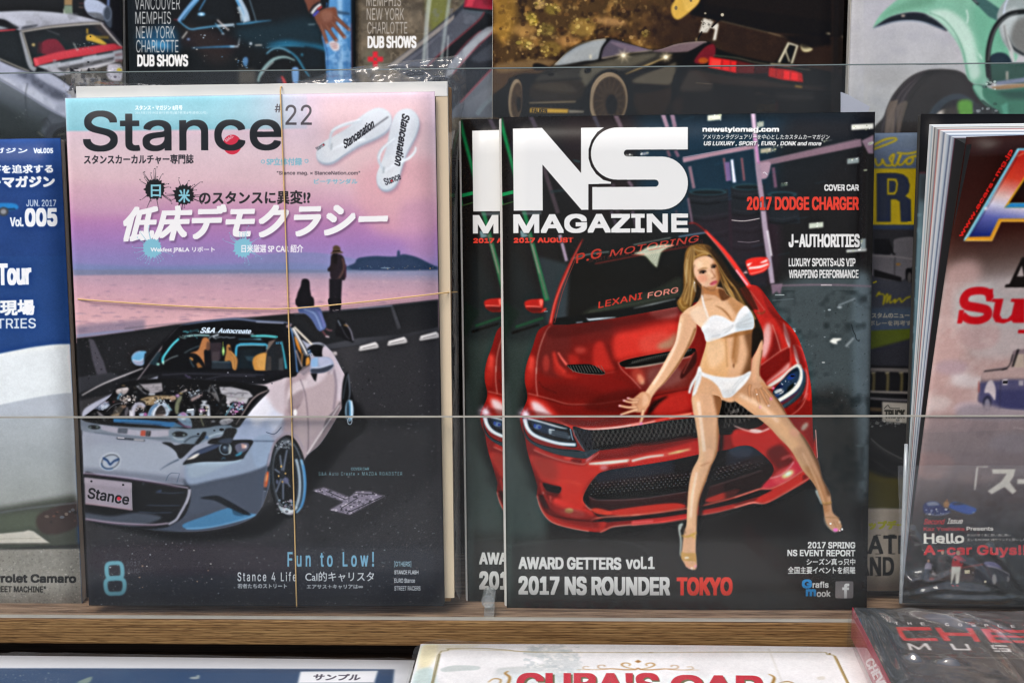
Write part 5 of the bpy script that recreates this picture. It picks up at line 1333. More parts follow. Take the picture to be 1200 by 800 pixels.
    A.blob([(300,240),(340,180),(390,200),(410,130),(450,120),(440,220),(400,300),(330,290)],'101114',1,.5)
    A.line([(330,430),(400,350),(480,310),(560,320)],1.8,'1a1a1c',1,.3).line([(350,420),(440,340),(540,320)],.7,'7a7a80',.8).poly([(440,400),(520,340),(580,345),(560,380),(500,470),(400,480)],'4e4436',1,.6).poly([(520,350),(580,340),(580,370),(540,380)],'a8704c',.9,.5).poly([(390,470),(500,430),(500,482),(390,482)],'a08258',.9,.6).ell(432,305,12,10,'c83838',.9,.3)
    A.poly([(60,400),(200,390),(260,420),(240,482),(60,482)],'16181c',1,.8).line([(240,420),(320,480)],2.2,'8a8088',.9,.6)
    A.poly([(740,100),(1000,80),(1010,180),(860,220),(780,160)],'8f8589',1,.5).lines([[(770,130),(990,110)],[(800,160),(1000,150)],[(820,190),(960,180)]],.9,'c8bcc0',.7,.3).poly([(690,120),(730,110),(840,210),(810,220)],'a8a8b0',.7,.8).line([(740,120),(790,170),(850,200)],3.4,'151518',1,.3).poly([(840,210),(920,205),(920,228),(840,228)],'d0d4d8',.9,.4)
    A.blob([(740,280),(850,240),(1000,230),(1150,240),(1160,280),(1060,270),(980,290),(900,340),(820,340),(800,300)],'b08442',1,.5).lines([[(780,300),(900,262),(1100,262)],[(800,320),(880,290)]],.9,'e0c088',.8,.4).speck(26,(750,230,1150,340),['6a4a20','d8b878','f0e0c0','3a2c1c'],(5,14),.7,6)
    A.blob([(620,470),(640,380),(690,320),(760,310),(810,350),(790,370),(730,350),(690,400),(680,482),(620,482)],'a8a4bc',1,.4).blob([(690,400),(730,352),(790,366),(780,400),(740,380),(700,420)],'d8b8b0',.95,.5).ell(735,395,30,26,'3a343c',.95,.4).speck(14,(700,370,790,420),['d8d0d4','1a1a1e'],(4,9),.9,2).poly([(615,400),(665,405),(660,482),(620,482)],'c4c0cc',1,.4).poly([(730,440),(800,430),(790,480),(735,480)],'8aa8d0',1,.6).ell(808,455,20,26,'c83ca8',.95,.5).ell(585,420,22,60,'6a6470',.9,.6,10)
    A.blob([(830,482),(850,410),(890,350),(960,310),(1030,310),(1080,350),(1100,400),(1060,482),(1010,482),(1030,400),(990,345),(950,380),(920,470)],'9cb6d0',1,.4).line([(850,470),(880,390),(950,335)],3,'2f7cc0',.9,.8).line([(900,470),(930,390),(985,340)],1.4,'f0f4f8',.95,.4).blob([(925,450),(950,385),(990,350),(1030,390),(1040,450)],'3c3434',1,.5).poly([(920,455),(1040,450),(1040,472),(920,472)],'b09080',.9,.6).line([(1060,330),(1100,390),(1120,400)],2,'58b0c8',.9,.5).speck(30,(920,270,1110,330),['d8e0e8','2a3038','7a8894','9ad0d8'],(6,13),.9,8)
    A.at(200,440,10)
    A.blob([(60,440),(50,360),(80,270),(120,230),(140,250),(110,330),(90,440)],'7c8450',.95,.6).ell(84,232,26,20,'b05cb4',.9,.5).ell(122,206,26,9,'d8a830',1,.3).poly([(110,190),(190,150),(200,180),(120,200)],'c8b0a0',.9,.6).poly([(0,240),(60,236),(40,300),(0,300)],'c88a60',.9,.6)
    A.blob([(150,240),(230,210),(250,300),(200,360),(150,350)],'121215',1,.6).poly([(230,270),(350,210),(380,190),(370,240),(250,302)],'a07c78',1,.4).poly([(210,215),(360,165),(372,200),(230,262)],'545c68',1,.5).speck(22,(215,170,365,250),['d0e0ec','1a1c22','8098b0'],(6,14),.95,4).line([(110,150),(150,110)],.8,'8a8a90',.7).speck(70,(0,110,560,300),['55525a','b8b0b0','1a1a1e','7a6a58','303038'],(3,9),.6,21)
    A.line([(480,130),(530,190),(570,310)],2,'707478',.9,.4).line([(460,130),(450,200)],1.4,'8a9094',.8,.4).poly([(460,190),(540,200),(570,300),(540,280)],'6f6a68',.8,.8)
    A.poly([(570,130),(720,130),(920,180),(970,240),(930,260),(650,240),(590,200)],'a9a5ad',1,.5).lines([[(600,160),(640,160)],[(640,205),(740,205),(760,220),(790,200),(910,205)]],.9,'4a464e',.9,.3,).poly([(650,248),(920,262),(890,330),(720,310),(665,370)],'b8b2b8',1,.5).line([(655,246),(920,258)],1,'e0dce0',.9,.3).poly([(590,230),(640,230),(660,380),(640,440),(580,330)],'1d2022',1,.5)
    A.poly([(730,300),(890,330),(830,430),(650,460),(670,400)],'3a2a3c',1,.5).speck(60,(660,310,860,450),['d050b0','4ab0d8','e0d0d8','1a1218','b06ab8','f0f0f4'],(7,18),.9,9).line([(640,470),(700,380),(740,320)],1.6,'3ab0d0',.9,.4)
    A.poly([(360,290),(430,290),(430,310),(400,330),(455,340),(455,360),(340,350),(380,320)],'b4bcc8',1,.4).poly([(420,350),(460,350),(470,482),(425,482)],'8c96a4',1,.5).line([(445,360),(450,480)],1.2,'dce4ec',.9,.3).ell(370,405,40,24,'c060a8',.9,.6).speck(22,(330,360,440,480),['e8d8e0','50454a','d8c098','9ab0c0','1a1a1c'],(6,16),.9,10).poly([(340,460),(400,455),(400,482),(340,482)],'9a9450',.9,.6)
    A.poly([(190,400),(280,390),(280,470),(240,475),(240,440),(185,430)],'8ea4bc',1,.4).line([(195,400),(275,392)],1.4,'e0ecf4').blob([(90,520),(80,470),(130,430),(200,450),(260,560),(240,610),(170,590)],'78a8d0',1,.6).blob([(110,450),(150,425),(190,450),(170,470)],'b858a8',.9,.5).ell(150,500,30,20,'d0e4f0',.8,.6).line([(90,540),(160,590),(240,600)],2,'a03878',.9,.5)
    A.blob([(570,540),(620,500),(700,490),(740,520),(690,560),(610,580)],'aaa4aa',1,.5).line([(590,530),(700,510)],1.4,'d8d4d8',.9,.6).poly([(0,545),(60,545),(160,600),(0,605)],'3a90cc',.95,.6).poly([(250,500),(430,500),(420,600),(260,610)],'24221e',.9,1).line([(350,480),(390,590)],2,'a0a060',.8,.6).ell(500,535,30,10,'c0bcc4',.8,.6)
    A.at()
    A.clutter(420,(105,450,285,494),['b8bcc4','15161a','0d0e10','6a6460','d8d4cc','3a3c44','8a7254','24262c','9aa8b8','101114'],(1.5,6),(.3,.9),.8,41)
    A.curve(1.0,1.0,.55)
    A.clutter(26,(105,455,285,492),['c8a058','b060a8','58a8d0','f0ece8','c04838'],(.8,2.4),(.4,.9),.8,43)
    A.clip()
    A.clip(bay,True)
    A.at(90,440,10).poly([(430,500),(820,515),(1160,545),(1130,600),(1060,600),(900,575),(430,545)],'3a88c4',1,.4).line([(520,545),(800,560),(1000,580)],1,'1f3a58',.8,.5).line([(560,552),(900,572)],.8,'9aaec0',.7,.4)
    A.clip()
    A.at(200,440,10)
    A.blob([(0,610),(200,620),(420,605),(560,580),(720,580),(780,620),(760,680),(600,700),(420,760),(300,800),(140,790),(0,740)],'7d8f9e',.95,.8)
    A.blob([(20,680),(80,652),(160,660),(200,690),(150,712),(60,710)],'15171a',1,.3).ell(45,688,18,14,'8a9a98',.9,.3).ell(158,692,18,14,'8a9a98',.9,.3).line([(30,715),(90,745),(160,740)],1,'d8e0e4',.8,.4)
    A.line([(160,780),(240,720),(340,700)],1.4,'2a3440',.9,.5).line([(440,720),(540,680),(640,670)],2,'b8c8d4',.9,.6).ell(325,680,16,10,'1e242a').ell(600,630,28,16,'1a1e24').ell(515,640,14,8,'2a323a')
    A.blob([(650,620),(760,615),(770,660),(730,740),(720,790),(560,800),(440,790),(480,740),(600,710)],'17181c',1,.5).poly([(380,660),(420,655),(410,720),(320,800),(280,800)],'15161a',1,.4).ell(425,720,24,18,'4a70a0',.9,.5).blob([(560,780),(600,740),(720,730),(700,790)],'3c485c',.9,.8)
    A.blob([(720,580),(780,500),(900,340),(980,250),(1130,165),(1150,190),(1040,290),(920,430),(860,520),(800,600),(740,600)],'141518',1,.3).line([(765,575),(850,440),(940,300),(1030,220),(1140,172)],(1,1.6,1.4),'b09c98',1,.3).line([(880,480),(980,340),(1100,210)],.8,'6a6a70',.8,.3)

    # ---------------- sandals printed at the top right
    A.at()
    t,d,n,L = flipflop(A,(457,133),(372,186),15.5,15,None,0)
    A.line([(386,173),(389,155),(402,147),(424,142)],(2.2,3.4,3),'cdd6de',1,.3).line([(388,176),(405,168),(428,163)],(2.4,3.2,2.4),'e8eef2',1,.3).line([(388,154),(404,145),(422,140)],1.2,'f6fafc',.9,.3).line([(388,176),(389,168)],1.6,'a8b2b8',.9,.3)
    A.text('Stancenation',404,165,452,175,'2c2c34',.5,.5,-36).line([(415,165),(455,137)],1,'2c2c34',.9,.1)
    A.text('Stance',372,172.5,383.5,177,'55555e',.2,0,-36).ell(379,170,1,.8,'d03040')
    t,d,n,L = flipflop(A,(481,128),(449,222),15.5,15,None,0)
    A.line([(450,200),(444,188),(447,176),(462,163),(466,156)],(2.2,3.6,3.4,1.4),'cdd6de',1,.3).line([(450,201),(462,193),(478,186),(486,178),(487,172)],(2.4,3.4,3,1.6),'e8eef2',1,.3).line([(444,186),(449,174),(463,162)],1.2,'f8fbfc',.9,.3).line([(449,203),(450,196)],1.6,'a8b2b8',.9,.3)
    A.text('Stancenation',471.5,123,535,132.5,'2c2c34',.5,.3,99).line([(472.5,136),(466,182)],1,'2c2c34',.9,.1)
    A.text('Stance',452,209,472,217.5,'3a3a44',.3,0,-22).ell(459,212,1.3,1.1,'d03040')
    A.finish(1.05,1.03,.83,soft=.25,var=.55)

    # ---------------- lettering
    D = '23262b'
    A.at()
    cm = A
    A.ell(272.2,169.6,10.8,11.6,'d5324a')
    A.text('Stance',97.5,130,330,178,D,1.9,0,-.4)
    A.text('MAG.',265.5,163,276.5,167,'e8c8cc',.3,0,-36)
    A.text('#',322,122,330,132,'4a464c',.3).text('22',334.5,123,365.5,146.5,'4a464c',.2)
    A.text('スタンス・マガジン 8月号',158.5,123.5,214,129.4,'f2f6f6',.4).text('2017年7月19日発行発売(第7巻第8号通巻22号)',158.5,130.6,243,134.6,'dcecee',.05,0,0,.8)
    A.text('スタンスカーカルチャー専門誌',98.5,181.5,227,192.8,'2a2a30',.5,0,-.3)
    splat(A,181.5,222,11.2,'1e1f22',3)
    splat(A,215.5,228.5,11.2,'1e1f22',5)
    A.text('日',176.8,216.4,188.8,231,'8ccad6',.9).text('米',209.2,221.6,223,237.6,'8ccad6',.9)
    A.text('のスタンスに異変!?',233.5,224,364,240,'2a2a2c',.8,0,-.4)
    A.text('低床デモクラシー',139,242,461,283.5,'f8f6f4',3.0,.28,-1.2,shadow=(1.8,2.4,'4a3050',.45,1.4))
    splat(A,178.5,290.5,10.5,'86c2d4',8)
    splat(A,285,290,10.5,'86c2d4',9)
    A.text('Wekfest JP&LA リポート',176.5,289,252,296.4,'f4f2f4',.45).text('日米厳選 SP CAR 紹介',283,286.5,355.5,296,'f4f2f4',.5)
    A.text('SP立体付録',312.5,185,354,194,'86bccb',.6).ring(308.3,189.6,1.9,1.9,.9,'86bccb').ring(359.2,188.8,1.9,1.9,.9,'86bccb')
    A.text('"Stance mag. × StanceNation.com"',324.5,200.6,422,206,'4e454b',.25,0,0).text('ビーチサンダル',368,209.5,419,215.8,'86bccb',.45)
    A.text('COVER CAR',411.5,547.2,432.5,550.6,'7fb2bd',.2).text('S&A Auto Create × MAZDA ROADSTER',373.5,552.4,471.5,556.8,'8fc0ca',.15,sp=1.3)
    A.at(300,550,4)
    arrow = [(265,96),(320,82),(440,128),(470,100),(540,102),(578,118),(606,122),(440,210),(344,188),(412,150)]
    A.poly(arrow,'8d8494',1,.3)
    A.clip(arrow)
    A.speck(260,(265,80,606,212),['d8ccd8','3a363e','b0a4b4','55505a','e8dce4','2a282e'],(2,6),.9,31).line([(440,196),(600,122)],1,'2a282e',.9).lines([[(330,100),(420,140)],[(400,180),(480,130)],[(460,110),(560,116)]],1,'2c2a30',.8)
    A.clip()
    A.at()
    A.text('Fun to Low!',337,646,438.5,663.5,'7cb2cd',.9,sp=1.45)
    A.text('Stance 4 Life',278.5,669.4,347.5,680.4,'dfe2e4',.35,sp=1.3).text('Cal的キャリスタ',358,669,438.5,680.8,'dfe2e4',.3)
    A.text('若者たちのストリート',278.5,683,336.5,688.8,'d0d4d6',.5).text('エアサス＋キャリアは∞',359.5,684,425.5,689.4,'d0d4d6',.5)
    A.text('[OTHERS]',462,657,482,664,'9cc0cc',.3).text('STANCE FLASH',462,667.5,490.5,672.4,'d8dcde',.5).text('EURO Stance',462,677,486.5,682.4,'d8dcde',.5).text('STREET RACERS',462,686,493,691.4,'d8dcde',.5)
    A.at(0,550,4)
    A.line([(540,436),(566,440),(574,470),(570,500),(540,508),(508,504),(500,470),(506,442),(540,436)],5.2,'74b3c0',1,.1).line([(540,506),(578,516),(584,550),(572,576),(540,580),(508,578),(496,552),(500,518),(540,506)],5.2,'74b3c0',1,.1)
    A.text('2017',592,428,658,450,'7c8088',.1,a=.5).text('AUG',596,462,656,484,'7c8088',.1,a=.5)
    A.at()
    return A


# ------------------------------------------------------------------ the other covers
def art_blue_camaro(rc):
    A = Art(rc.quad(),rc.w,rc.h,'2c4f88')
    A.at()
    A.poly([(-500,150),(110,150),(110,300),(-500,300)],(0,160,'30518c',0,300,'2b4b84'))
    A.blob([(-500,560),(-200,455),(0,414),(50,405),(84,403),(140,405),(140,520),(-500,620)],'e9efef',1,.5)
    A.blob([(-500,620),(-100,495),(0,474),(50,464),(88,460),(140,462),(140,580),(-500,720)],'bfc6cd',1,.8)
    A.poly([(-500,486),(130,486),(130,596),(-500,620)],(0,480,'bcc3c8',0,600,'a9aaa2',.6,'b6b9b6'),.9,7)
    A.blob([(-500,640),(-60,602),(0,594),(60,584),(104,578),(130,580),(130,640),(-500,700)],'55584f',1,4)
    A.blob([(-60,606),(20,600),(46,600),(50,616),(0,626),(-60,628)],'666e5c',.7,4).blob([(46,602),(96,586),(102,604),(80,622),(50,624)],'4a3a38',.8,2).line([(0,600),(40,594),(98,588)],2,'73767a',.7,1).speck(14,(50,596,98,618),['8a5a4a','b8a898','2a2c2a','7a8088'],(.8,2),.7,4)
    A.poly([(-500,642),(103,642),(106,720),(-500,720)],'98948a',1,.4)
    A.poly([(-500,640),(0,642),(104,636),(104,642),(-500,650)],'3b3d3a',.8,1.2)
    A.poly([(-500,626),(0,624.5),(28,622),(34,620.5),(40,622),(59,636),(-500,640)],'d3cdbf',1,.3).line([(-100,637),(0,636.4),(58,636)],1,'55524a',.8,.4).line([(-20,631),(48,630)],.7,'b0a894',.7)
    A.speck(900,(-20,643,105,708),['b8b4a8','7a766c','c8c4b8','6a665e','a8a498'],(.3,.9),.7,6)
    A.cloud('7f7a70',.35,10,.5,.3,3,(-60,645,110,715))
    A.text('サイズマガジン',-62,173,32,179.6,'e8eef4',.5).text('Vol.005',39,173.4,62,179.8,'e8eef4',.7)
    A.text('車遊びを追求する',-36,193.6,62,204,'eef2f6',.9,0,-.6).text('カスタムカーマガジン',-92,207.4,64,221,'f0f4f8',1.5,0,-.6)
    A.text('JUN. 2017',30.6,234,65.4,242,'c8d4e4',.35).text('Vol.',11.4,254.6,27.6,265.6,'e8eef4',1).text('005',29,244,67,265.8,'f2f6f8',2.6,0,-.8)
    A.blob([(-30,240),(0,238),(18,239),(17,246),(-30,250)],'2f86c8',1,.3).line([(-20,247),(18,245)],2,'1f3450',.9,.4).ell(4,248,6,5.4,'4a5058',1,.3).ell(4,248,3.4,3,'9aa0a8',.9,.3)
    A.text('Nagoya Tour',-70,310,37,342,'f4f8fa',2.6,0,-1)
    A.text('製作現場',-40,352,40.6,370.6,'f2f6f8',1.6,0,-1).text('INDUSTRIES',-56,373.6,42,385.6,'d4dee8',.5,0,-.6)
    A.text('Chevrolet Camaro',-34,671.5,89.4,681.5,'24231f',1.1,0,.4).text('"WEST STREET MACHINE"',-38,685.4,54,692.6,'2a2924',.45,0,.5)
    A.finish(1.03,1.05,1)
    return A


def art_silver_car(rc):
    A = Art(rc.quad(),rc.w,rc.h,'16181a',3000)
    A.at(0,0,8)
    A.poly([(780,-900),(1000,-900),(1150,300),(1150,520),(900,200),(780,160)],'16161a')
    A.blob([(800,0),(900,0),(990,50),(1000,90),(960,160),(870,160),(800,90)],'a8b4cc',1,1).blob([(820,120),(950,130),(980,200),(870,160)],'5a5e64',.9,1.5).line([(1020,-100),(1015,60)],3,'6a80b0',.9,.8).blob([(970,110),(1010,60),(1045,100),(1045,260),(990,220)],'3c4450',1,.5).ring(1008,130,36,70,.9,'8a98b0',.8,.3)
    A.poly([(605,-200),(680,-200),(680,55),(605,55)],'8a6f4c',1,.4).poly([(605,55),(680,55),(685,150),(595,150)],'6f7f6c',1,.4).line([(600,90),(610,150)],1.2,'c8ccc0',.8,.6).line([(740,70),(785,74)],.9,'b08a7a',.7,.3).line([(740,35),(785,36)],.9,'8a4a4a',.7,.3)
    A.blob([(-300,120),(0,115),(250,105),(500,118),(700,145),(860,180),(950,212),(960,230),(700,250),(400,275),(210,300),(0,210),(-300,200)],(300,105,'b6bac6',300,300,'8d8f9a',.6,'9ea0ab'),1,.4)
    A.blob([(-300,190),(0,180),(120,225),(180,270),(0,300),(-300,300)],'17181b',1,.6).blob([(60,150),(250,190),(330,240),(200,260),(120,220)],'c4c8d4',.7,3).blob([(230,250),(360,235),(320,262),(210,280)],'3a3c42',.9,1.2).cloud('77797f',.5,16,.5,.3,4,(150,120,900,260))
    A.poly([(-300,300),(0,285),(150,278),(150,292),(0,306),(-300,330)],'c03a44',1,.4).poly([(-300,250),(0,248),(90,270),(0,282),(-300,300)],'9aa0a8',.9,.5)
    A.poly([(-300,310),(0,305),(180,290),(220,460),(280,660),(260,672),(0,560),(-300,460)],'1b2023',1,.4)
    A.poly([(225,305),(500,262),(940,228),(1130,440),(1080,420),(350,555),(320,560)],'1d2023',1,.4).poly([(880,240),(940,232),(1110,420),(1040,415)],'3a3230',.8,2)
    A.line([(200,300),(480,255),(800,225),(950,222)],2.4,'9c968c',1,.3,sm=False).line([(190,295),(480,246),(800,215),(950,212)],.9,'2a2826',.9,.3).line([(195,300),(240,460),(290,620),(340,660)],(3,5,6),'8a8d92',1,.4).line([(220,310),(262,450),(310,610)],1.6,'bab4a4',.8,.4).line([(950,225),(1040,330),(1145,450)],2.4,'b0a8a4',1,.3).line([(960,215),(1060,320),(1150,420)],.9,'55505a',.9,.3)
    A.blob([(390,500),(380,430),(430,380),(520,370),(580,420),(615,490),(500,520)],'7a2230',.85,1.5).poly([(360,400),(400,390),(400,500),(350,510)],'3a1c22',.7,1.5)
    A.blob([(320,560),(340,545),(600,480),(900,430),(1060,412),(1100,425),(1145,458),(900,510),(600,560),(350,622),(330,610)],'be3842',1,.3).blob([(320,560),(345,550),(370,600),(345,620)],'d4525a',.8,.8)
    A.blob([(812,340),(850,325),(905,345),(1000,410),(960,420),(860,390),(815,380)],'c39a38',1,.3).line([(820,270),(820,320)],2,'b89030',.9,.3).line([(900,350),(1020,355)],3,'7a6428',.8,1).ell(850,345,8,8,'2a2414').ell(318,424,16,14,'c8ac6c',.9,.8).line([(690,405),(730,480)],1.2,'c0c0b8',.8,.5).line([(440,285),(560,330)],1,'5a5c60',.8,.4).speck(20,(690,400,900,480),['6a6c70','9a9a98'],(3,8),.6,3)
    A.poly([(350,625),(1148,465),(1160,560),(900,660),(560,720),(420,650)],'a9aab2',1,.4)
    A.lines([[(570,585),(775,545)],[(905,515),(1060,488)]],1.6,'1c1c20',1,.2).poly([(535,640),(900,570),(1075,535),(1060,570),(850,620),(600,680),(570,665)],'4e4e50',1,.3).line([(600,690),(900,630),(1100,570)],1,'e0d8c8',.7,.5).cloud('86868c',.5,12,.5,.3,7,(420,560,1150,720)).ell(830,585,10,8,'1a1a1c')
    A.line([(430,650),(500,715),(560,760)],1,'3a3a40',.9,.3)
    # bonnet, wing, flank
    A.blob([(-300,440),(0,575),(180,650),(330,690),(480,700),(700,840),(900,950),(900,1200),(700,1160),(480,1030),(200,850),(0,740),(-300,640)],'a4a9bd',1,.6)
    A.line([(0,555),(150,620),(280,672)],1.6,'a09a90',.9,.4).line([(-100,520),(0,575)],3,'c8d0e0',.8,2)
    A.blob([(150,690),(320,690),(480,800),(640,900),(560,940),(420,880),(260,760)],'3a3e4c',.85,3).blob([(330,700),(460,690),(660,820),(720,900),(560,830),(420,770)],'b0b4c6',.9,2).blob([(60,720),(240,800),(420,900),(620,1080),(480,1020),(200,860),(0,740)],'c4c8d6',.8,3).cloud('8a90a4',.45,18,.5,.3,9,(0,680,620,1100))
    A.poly([(-300,620),(0,735),(240,880),(480,1030),(620,1100),(640,1340),(-300,1340)],(200,800,'6e747c',60,1250,'17201f',.35,'444b52',.6,'262e30'),1,.6)
    A.line([(0,745),(240,885),(480,1035),(620,1105)],1.4,'b8bcd8',.8,.4).line([(265,780),(245,880),(250,1000),(262,1200)],1,'22262c',.8,.4)
    A.blob([(-300,900),(0,980),(200,1120),(330,1280),(-300,1330)],'182021',.8,6).poly([(480,1060),(620,1120),(620,1200),(540,1180),(440,1280),(380,1240)],'4c525c',.8,2).blob([(420,1300),(460,1190),(540,1160),(640,1160),(640,1340),(430,1340)],'32363e',1,1).blob([(500,1300),(540,1220),(640,1200),(640,1330)],'15171a',1,1).lines([[(400,1120),(430,1200)],[(420,1110),(450,1190)],[(440,1105),(480,1170)]],1.4,'22242a',.8,.3).line([(540,1270),(620,1255)],.9,'8a8468',.8,.4).line([(360,1240),(410,1280)],1,'a89a88',.7,.4).speck(20,(150,1030,260,1120),['8a8c88','4a4c4c'],(2,5),.6,5)
    # engine side
    A.poly([(560,720),(1000,620),(1160,560),(1160,1000),(900,950),(700,840)],'4a4640',1,1).cloud('8a8680',.7,10,.5,.2,2,(600,640,1150,950)).cloud('15151a',.9,8,.55,.2,5,(600,640,1150,950)).blob([(1010,620),(1060,600),(1130,610),(1150,670),(1130,760),(1020,740)],'c8c4cc',1,.5).speck(20,(1010,610,1140,740),['e8e4ec','3a3640','8a8690'],(6,14),.8,6).blob([(1100,650),(1120,640),(1145,660),(1140,672),(1100,668)],'d8c030',1,.3).lines([[(1080,520),(1150,510)],[(1080,570),(1150,570)]],3,'7a5a5c',.8,.5)
    A.at().finish(1.08,.86,1)
    return A


def art_night_lowrider(rc):
    A = Art(rc.quad(),rc.w,rc.h,'121517',3000)
    A.at(140,0,8)
    A.blob([(180,330),(480,250),(560,440),(480,500),(240,470)],'1f4a68',.9,6).blob([(300,390),(430,400),(480,450),(320,440)],'3f8ab8',.9,3)
    A.blob([(560,400),(720,290),(1000,330),(1120,420),(1000,520),(700,450)],'20191c',.8,5).blob([(600,240),(900,330),(1050,560),(850,600),(700,400)],'2a2220',.7,7)
    A.line([(555,200),(640,90),(740,-20)],(3,4.4),'b0cfe8',.95,.5).line([(560,205),(640,100),(735,-10)],(5,8),'2a78c0',.45,1.6).line([(600,190),(680,80),(750,-10)],1.2,'6ab0e0',.8,.4).line([(750,105),(810,0)],1.4,'4a90c8',.9,.4)
    A.line([(560,200),(660,275),(760,268),(920,248),(1080,238)],(1.2,1.8,1.2),'58a8d8',.95,.4).line([(920,250),(1080,236)],2.6,'b8c4cc',.9,.4).line([(510,188),(555,190)],.8,'b83848',.8,.3)
    A.blob([(720,160),(780,120),(830,140),(930,160),(940,180),(740,195)],'14191c',1,.4).ell(772,138,36,16,'78c0f0',.9,1.2).ell(772,138,14,7,'f0faff',1,.5).line([(920,190),(1030,292)],1.8,'c0bcbc',.9,.4).line([(900,220),(980,325)],1.4,'60a0c8',.8,.4).ell(975,322,16,5,'d0dce4',.8,.5)
    A.line([(1110,-20),(1180,120),(1200,210)],(7,8),'a8c0d4',.95,.8).line([(1100,0),(1160,130),(1160,200)],2.4,'2a80c0',.8,1).line([(1140,150),(1150,210)],1.4,'d0e4f0',.9,.4)
    A.line([(640,300),(590,365)],1.4,'d8d8d0',.9,.4).ell(650,372,16,10,'7898c8',.8,.8).line([(680,455),(900,445),(1080,440)],(.6,1.4,2),'3a88c0',.9,.5).line([(1040,440),(1116,440)],1.6,'c0d4e0',.9,.3).line([(1116,440),(1132,360)],1.2,'b8c4cc',.9,.3).speck(20,(700,120,1190,600),['b8d0e0','5a90b8','d8d8d0'],(3,8),.8,6)
    A.blob([(1160,560),(1200,545),(1200,620),(1170,620)],'4a80b0',.8,1).speck(14,(1090,560,1200,640),['b8b0a0','6a98c0'],(3,8),.8,9)
    A.at(280,0,7.273)
    A.blob([(0,230),(300,200),(600,150),(720,300),(740,440),(600,420),(240,420),(0,330)],'16272f',.95,6)
    A.blob([(240,390),(400,350),(560,370),(740,400),(745,450),(600,410),(400,400)],'1f6c92',.8,3).blob([(400,420),(560,400),(745,450),(745,560),(560,575),(480,480)],'121a1f',.95,2).line([(230,410),(400,392),(560,400)],1,'4aa0c8',.6,.8)
    A.line([(235,465),(290,420),(360,412),(430,440),(500,500),(555,590),(600,660)],(1.4,2.4,3),'2f6c88',.95,.5).line([(240,460),(300,420),(370,418),(440,455)],.8,'a0c4d4',.8,.3)
    A.line([(165,700),(190,630),(240,560),(310,505),(400,490),(480,520)],(3,4,1.5),'86a8a8',.9,.6).line([(185,690),(220,610),(300,530)],1,'dfe8e4',.8,.4).blob([(200,700),(260,600),(340,540),(460,530),(560,620),(600,720)],'141516',1,1.5)
    A.line([(-20,210),(60,205),(160,190),(280,178)],(1.4,2,.6),'4a98c8',.9,.5).line([(90,-10),(150,185)],.9,'8ab0c8',.8,.3).line([(0,60),(60,190)],5,'b0c4d0',.8,1)
    A.ell(104,376,12,12,'c8d8e4',.9,.4).line([(140,390),(200,388)],1.4,'d0ccc4',.9,.4).ell(540,470,10,14,'3a88a8',.7,.5).line([(590,214),(650,210)],1,'9ab0b8',.8,.3).ell(62,520,20,30,'486c94',.8,1).speck(16,(0,280,560,540),['7898a8','c8c8c0'],(2,6),.7,8)
    # jeans and hand of the person leaning on the car
    A.poly([(770,-10),(960,-10),(965,720),(750,720),(735,440),(708,320),(760,100)],'4f88be',1,.4).poly([(840,-10),(880,-10),(890,720),(850,720)],'8ab8de',.9,1.2).poly([(900,-10),(965,-10),(965,720),(920,720)],'3f78b0',.8,1.6).cloud('8fbce4',.5,14,.5,.25,3,(740,120,960,700)).cloud('2f5f98',.5,12,.55,.25,6,(740,0,960,700))
    A.poly([(830,90),(940,110),(950,130),(840,125)],'2a4058',.8,1).blob([(770,370),(810,350),(855,380),(850,430),(800,430)],'d8d0d0',.95,.8).lines([[(775,380),(835,372)],[(785,400),(840,390)],[(800,415),(840,408)]],1,'7a3a3c',.8,.3).line([(720,330),(755,470),(755,700)],1.6,'2a5080',.8,.8)
    A.blob([(560,-20),(680,-20),(690,30),(640,80),(600,110),(575,40)],'6a3e30',1,.4)
    A.blob([(650,130),(720,80),(790,65),(830,75),(840,160),(810,220),(760,260),(700,240),(660,190)],'6f4334',1,.4).blob([(700,110),(780,90),(800,160),(730,190)],'8a5a48',.8,2)
    for f in ([(700,220),(725,290),(752,370)],[(745,220),(790,290),(835,352)],[(790,190),(850,260),(905,325)],[(810,140),(880,200),(945,260)]):
        A.line(f,(5.4,3.4),'5e382c',1,.3).line(f,(2.4,1.4),'8a5c4a',.8,.6).ell(f[-1][0] - 3,f[-1][1] - 4,12,10,'b08a80',.8,.5)
    A.line([(605,110),(640,60),(690,25)],3,'16161a',1,.3).line([(622,120),(655,75),(700,40)],3,'dcdcdc',1,.3).line([(635,140),(680,95)],2.6,'4a4ab0',1,.3).line([(670,85),(710,60)],2,'c83a3a',1,.3)
    A.line([(965,-20),(972,720)],2.4,'15171a',1,.3).line([(958,200),(966,640)],.7,'8a3040',.7,.3)
    A.blob([(455,590),(510,588),(505,715),(465,715)],'6a94c4',1,.5).blob([(360,655),(385,665),(415,735),(385,735)],'d03838',1,.4).blob([(440,740),(465,705),(468,730)],'c83a3a',1,.4).poly([(0,590),(150,600),(150,720),(0,720)],'5c564c',.7,3).poly([(330,660),(360,660),(400,740),(330,720)],'3a3848',.8,2)
    A.at(140,0,8)
    for st,x0,y0,x1,y1,b in (('DALLAS',142,-160,480,-46,.35),('VANCOUVER',146,-28,572,96,.35),('MEMPHIS',150,112,486,230,.35),('NEW YORK',158,248,522,364,.35),('CHARLOTTE',158,378,556,496,.35)):
        A.text(st,x0,y0,x1,y1,'c2c4c2',0,0,0,.9)
    A.text('DUB SHOWS',168,514,648,628,'eceae4',1.3)
    A.at().finish(1.08,.86,1)
    return A


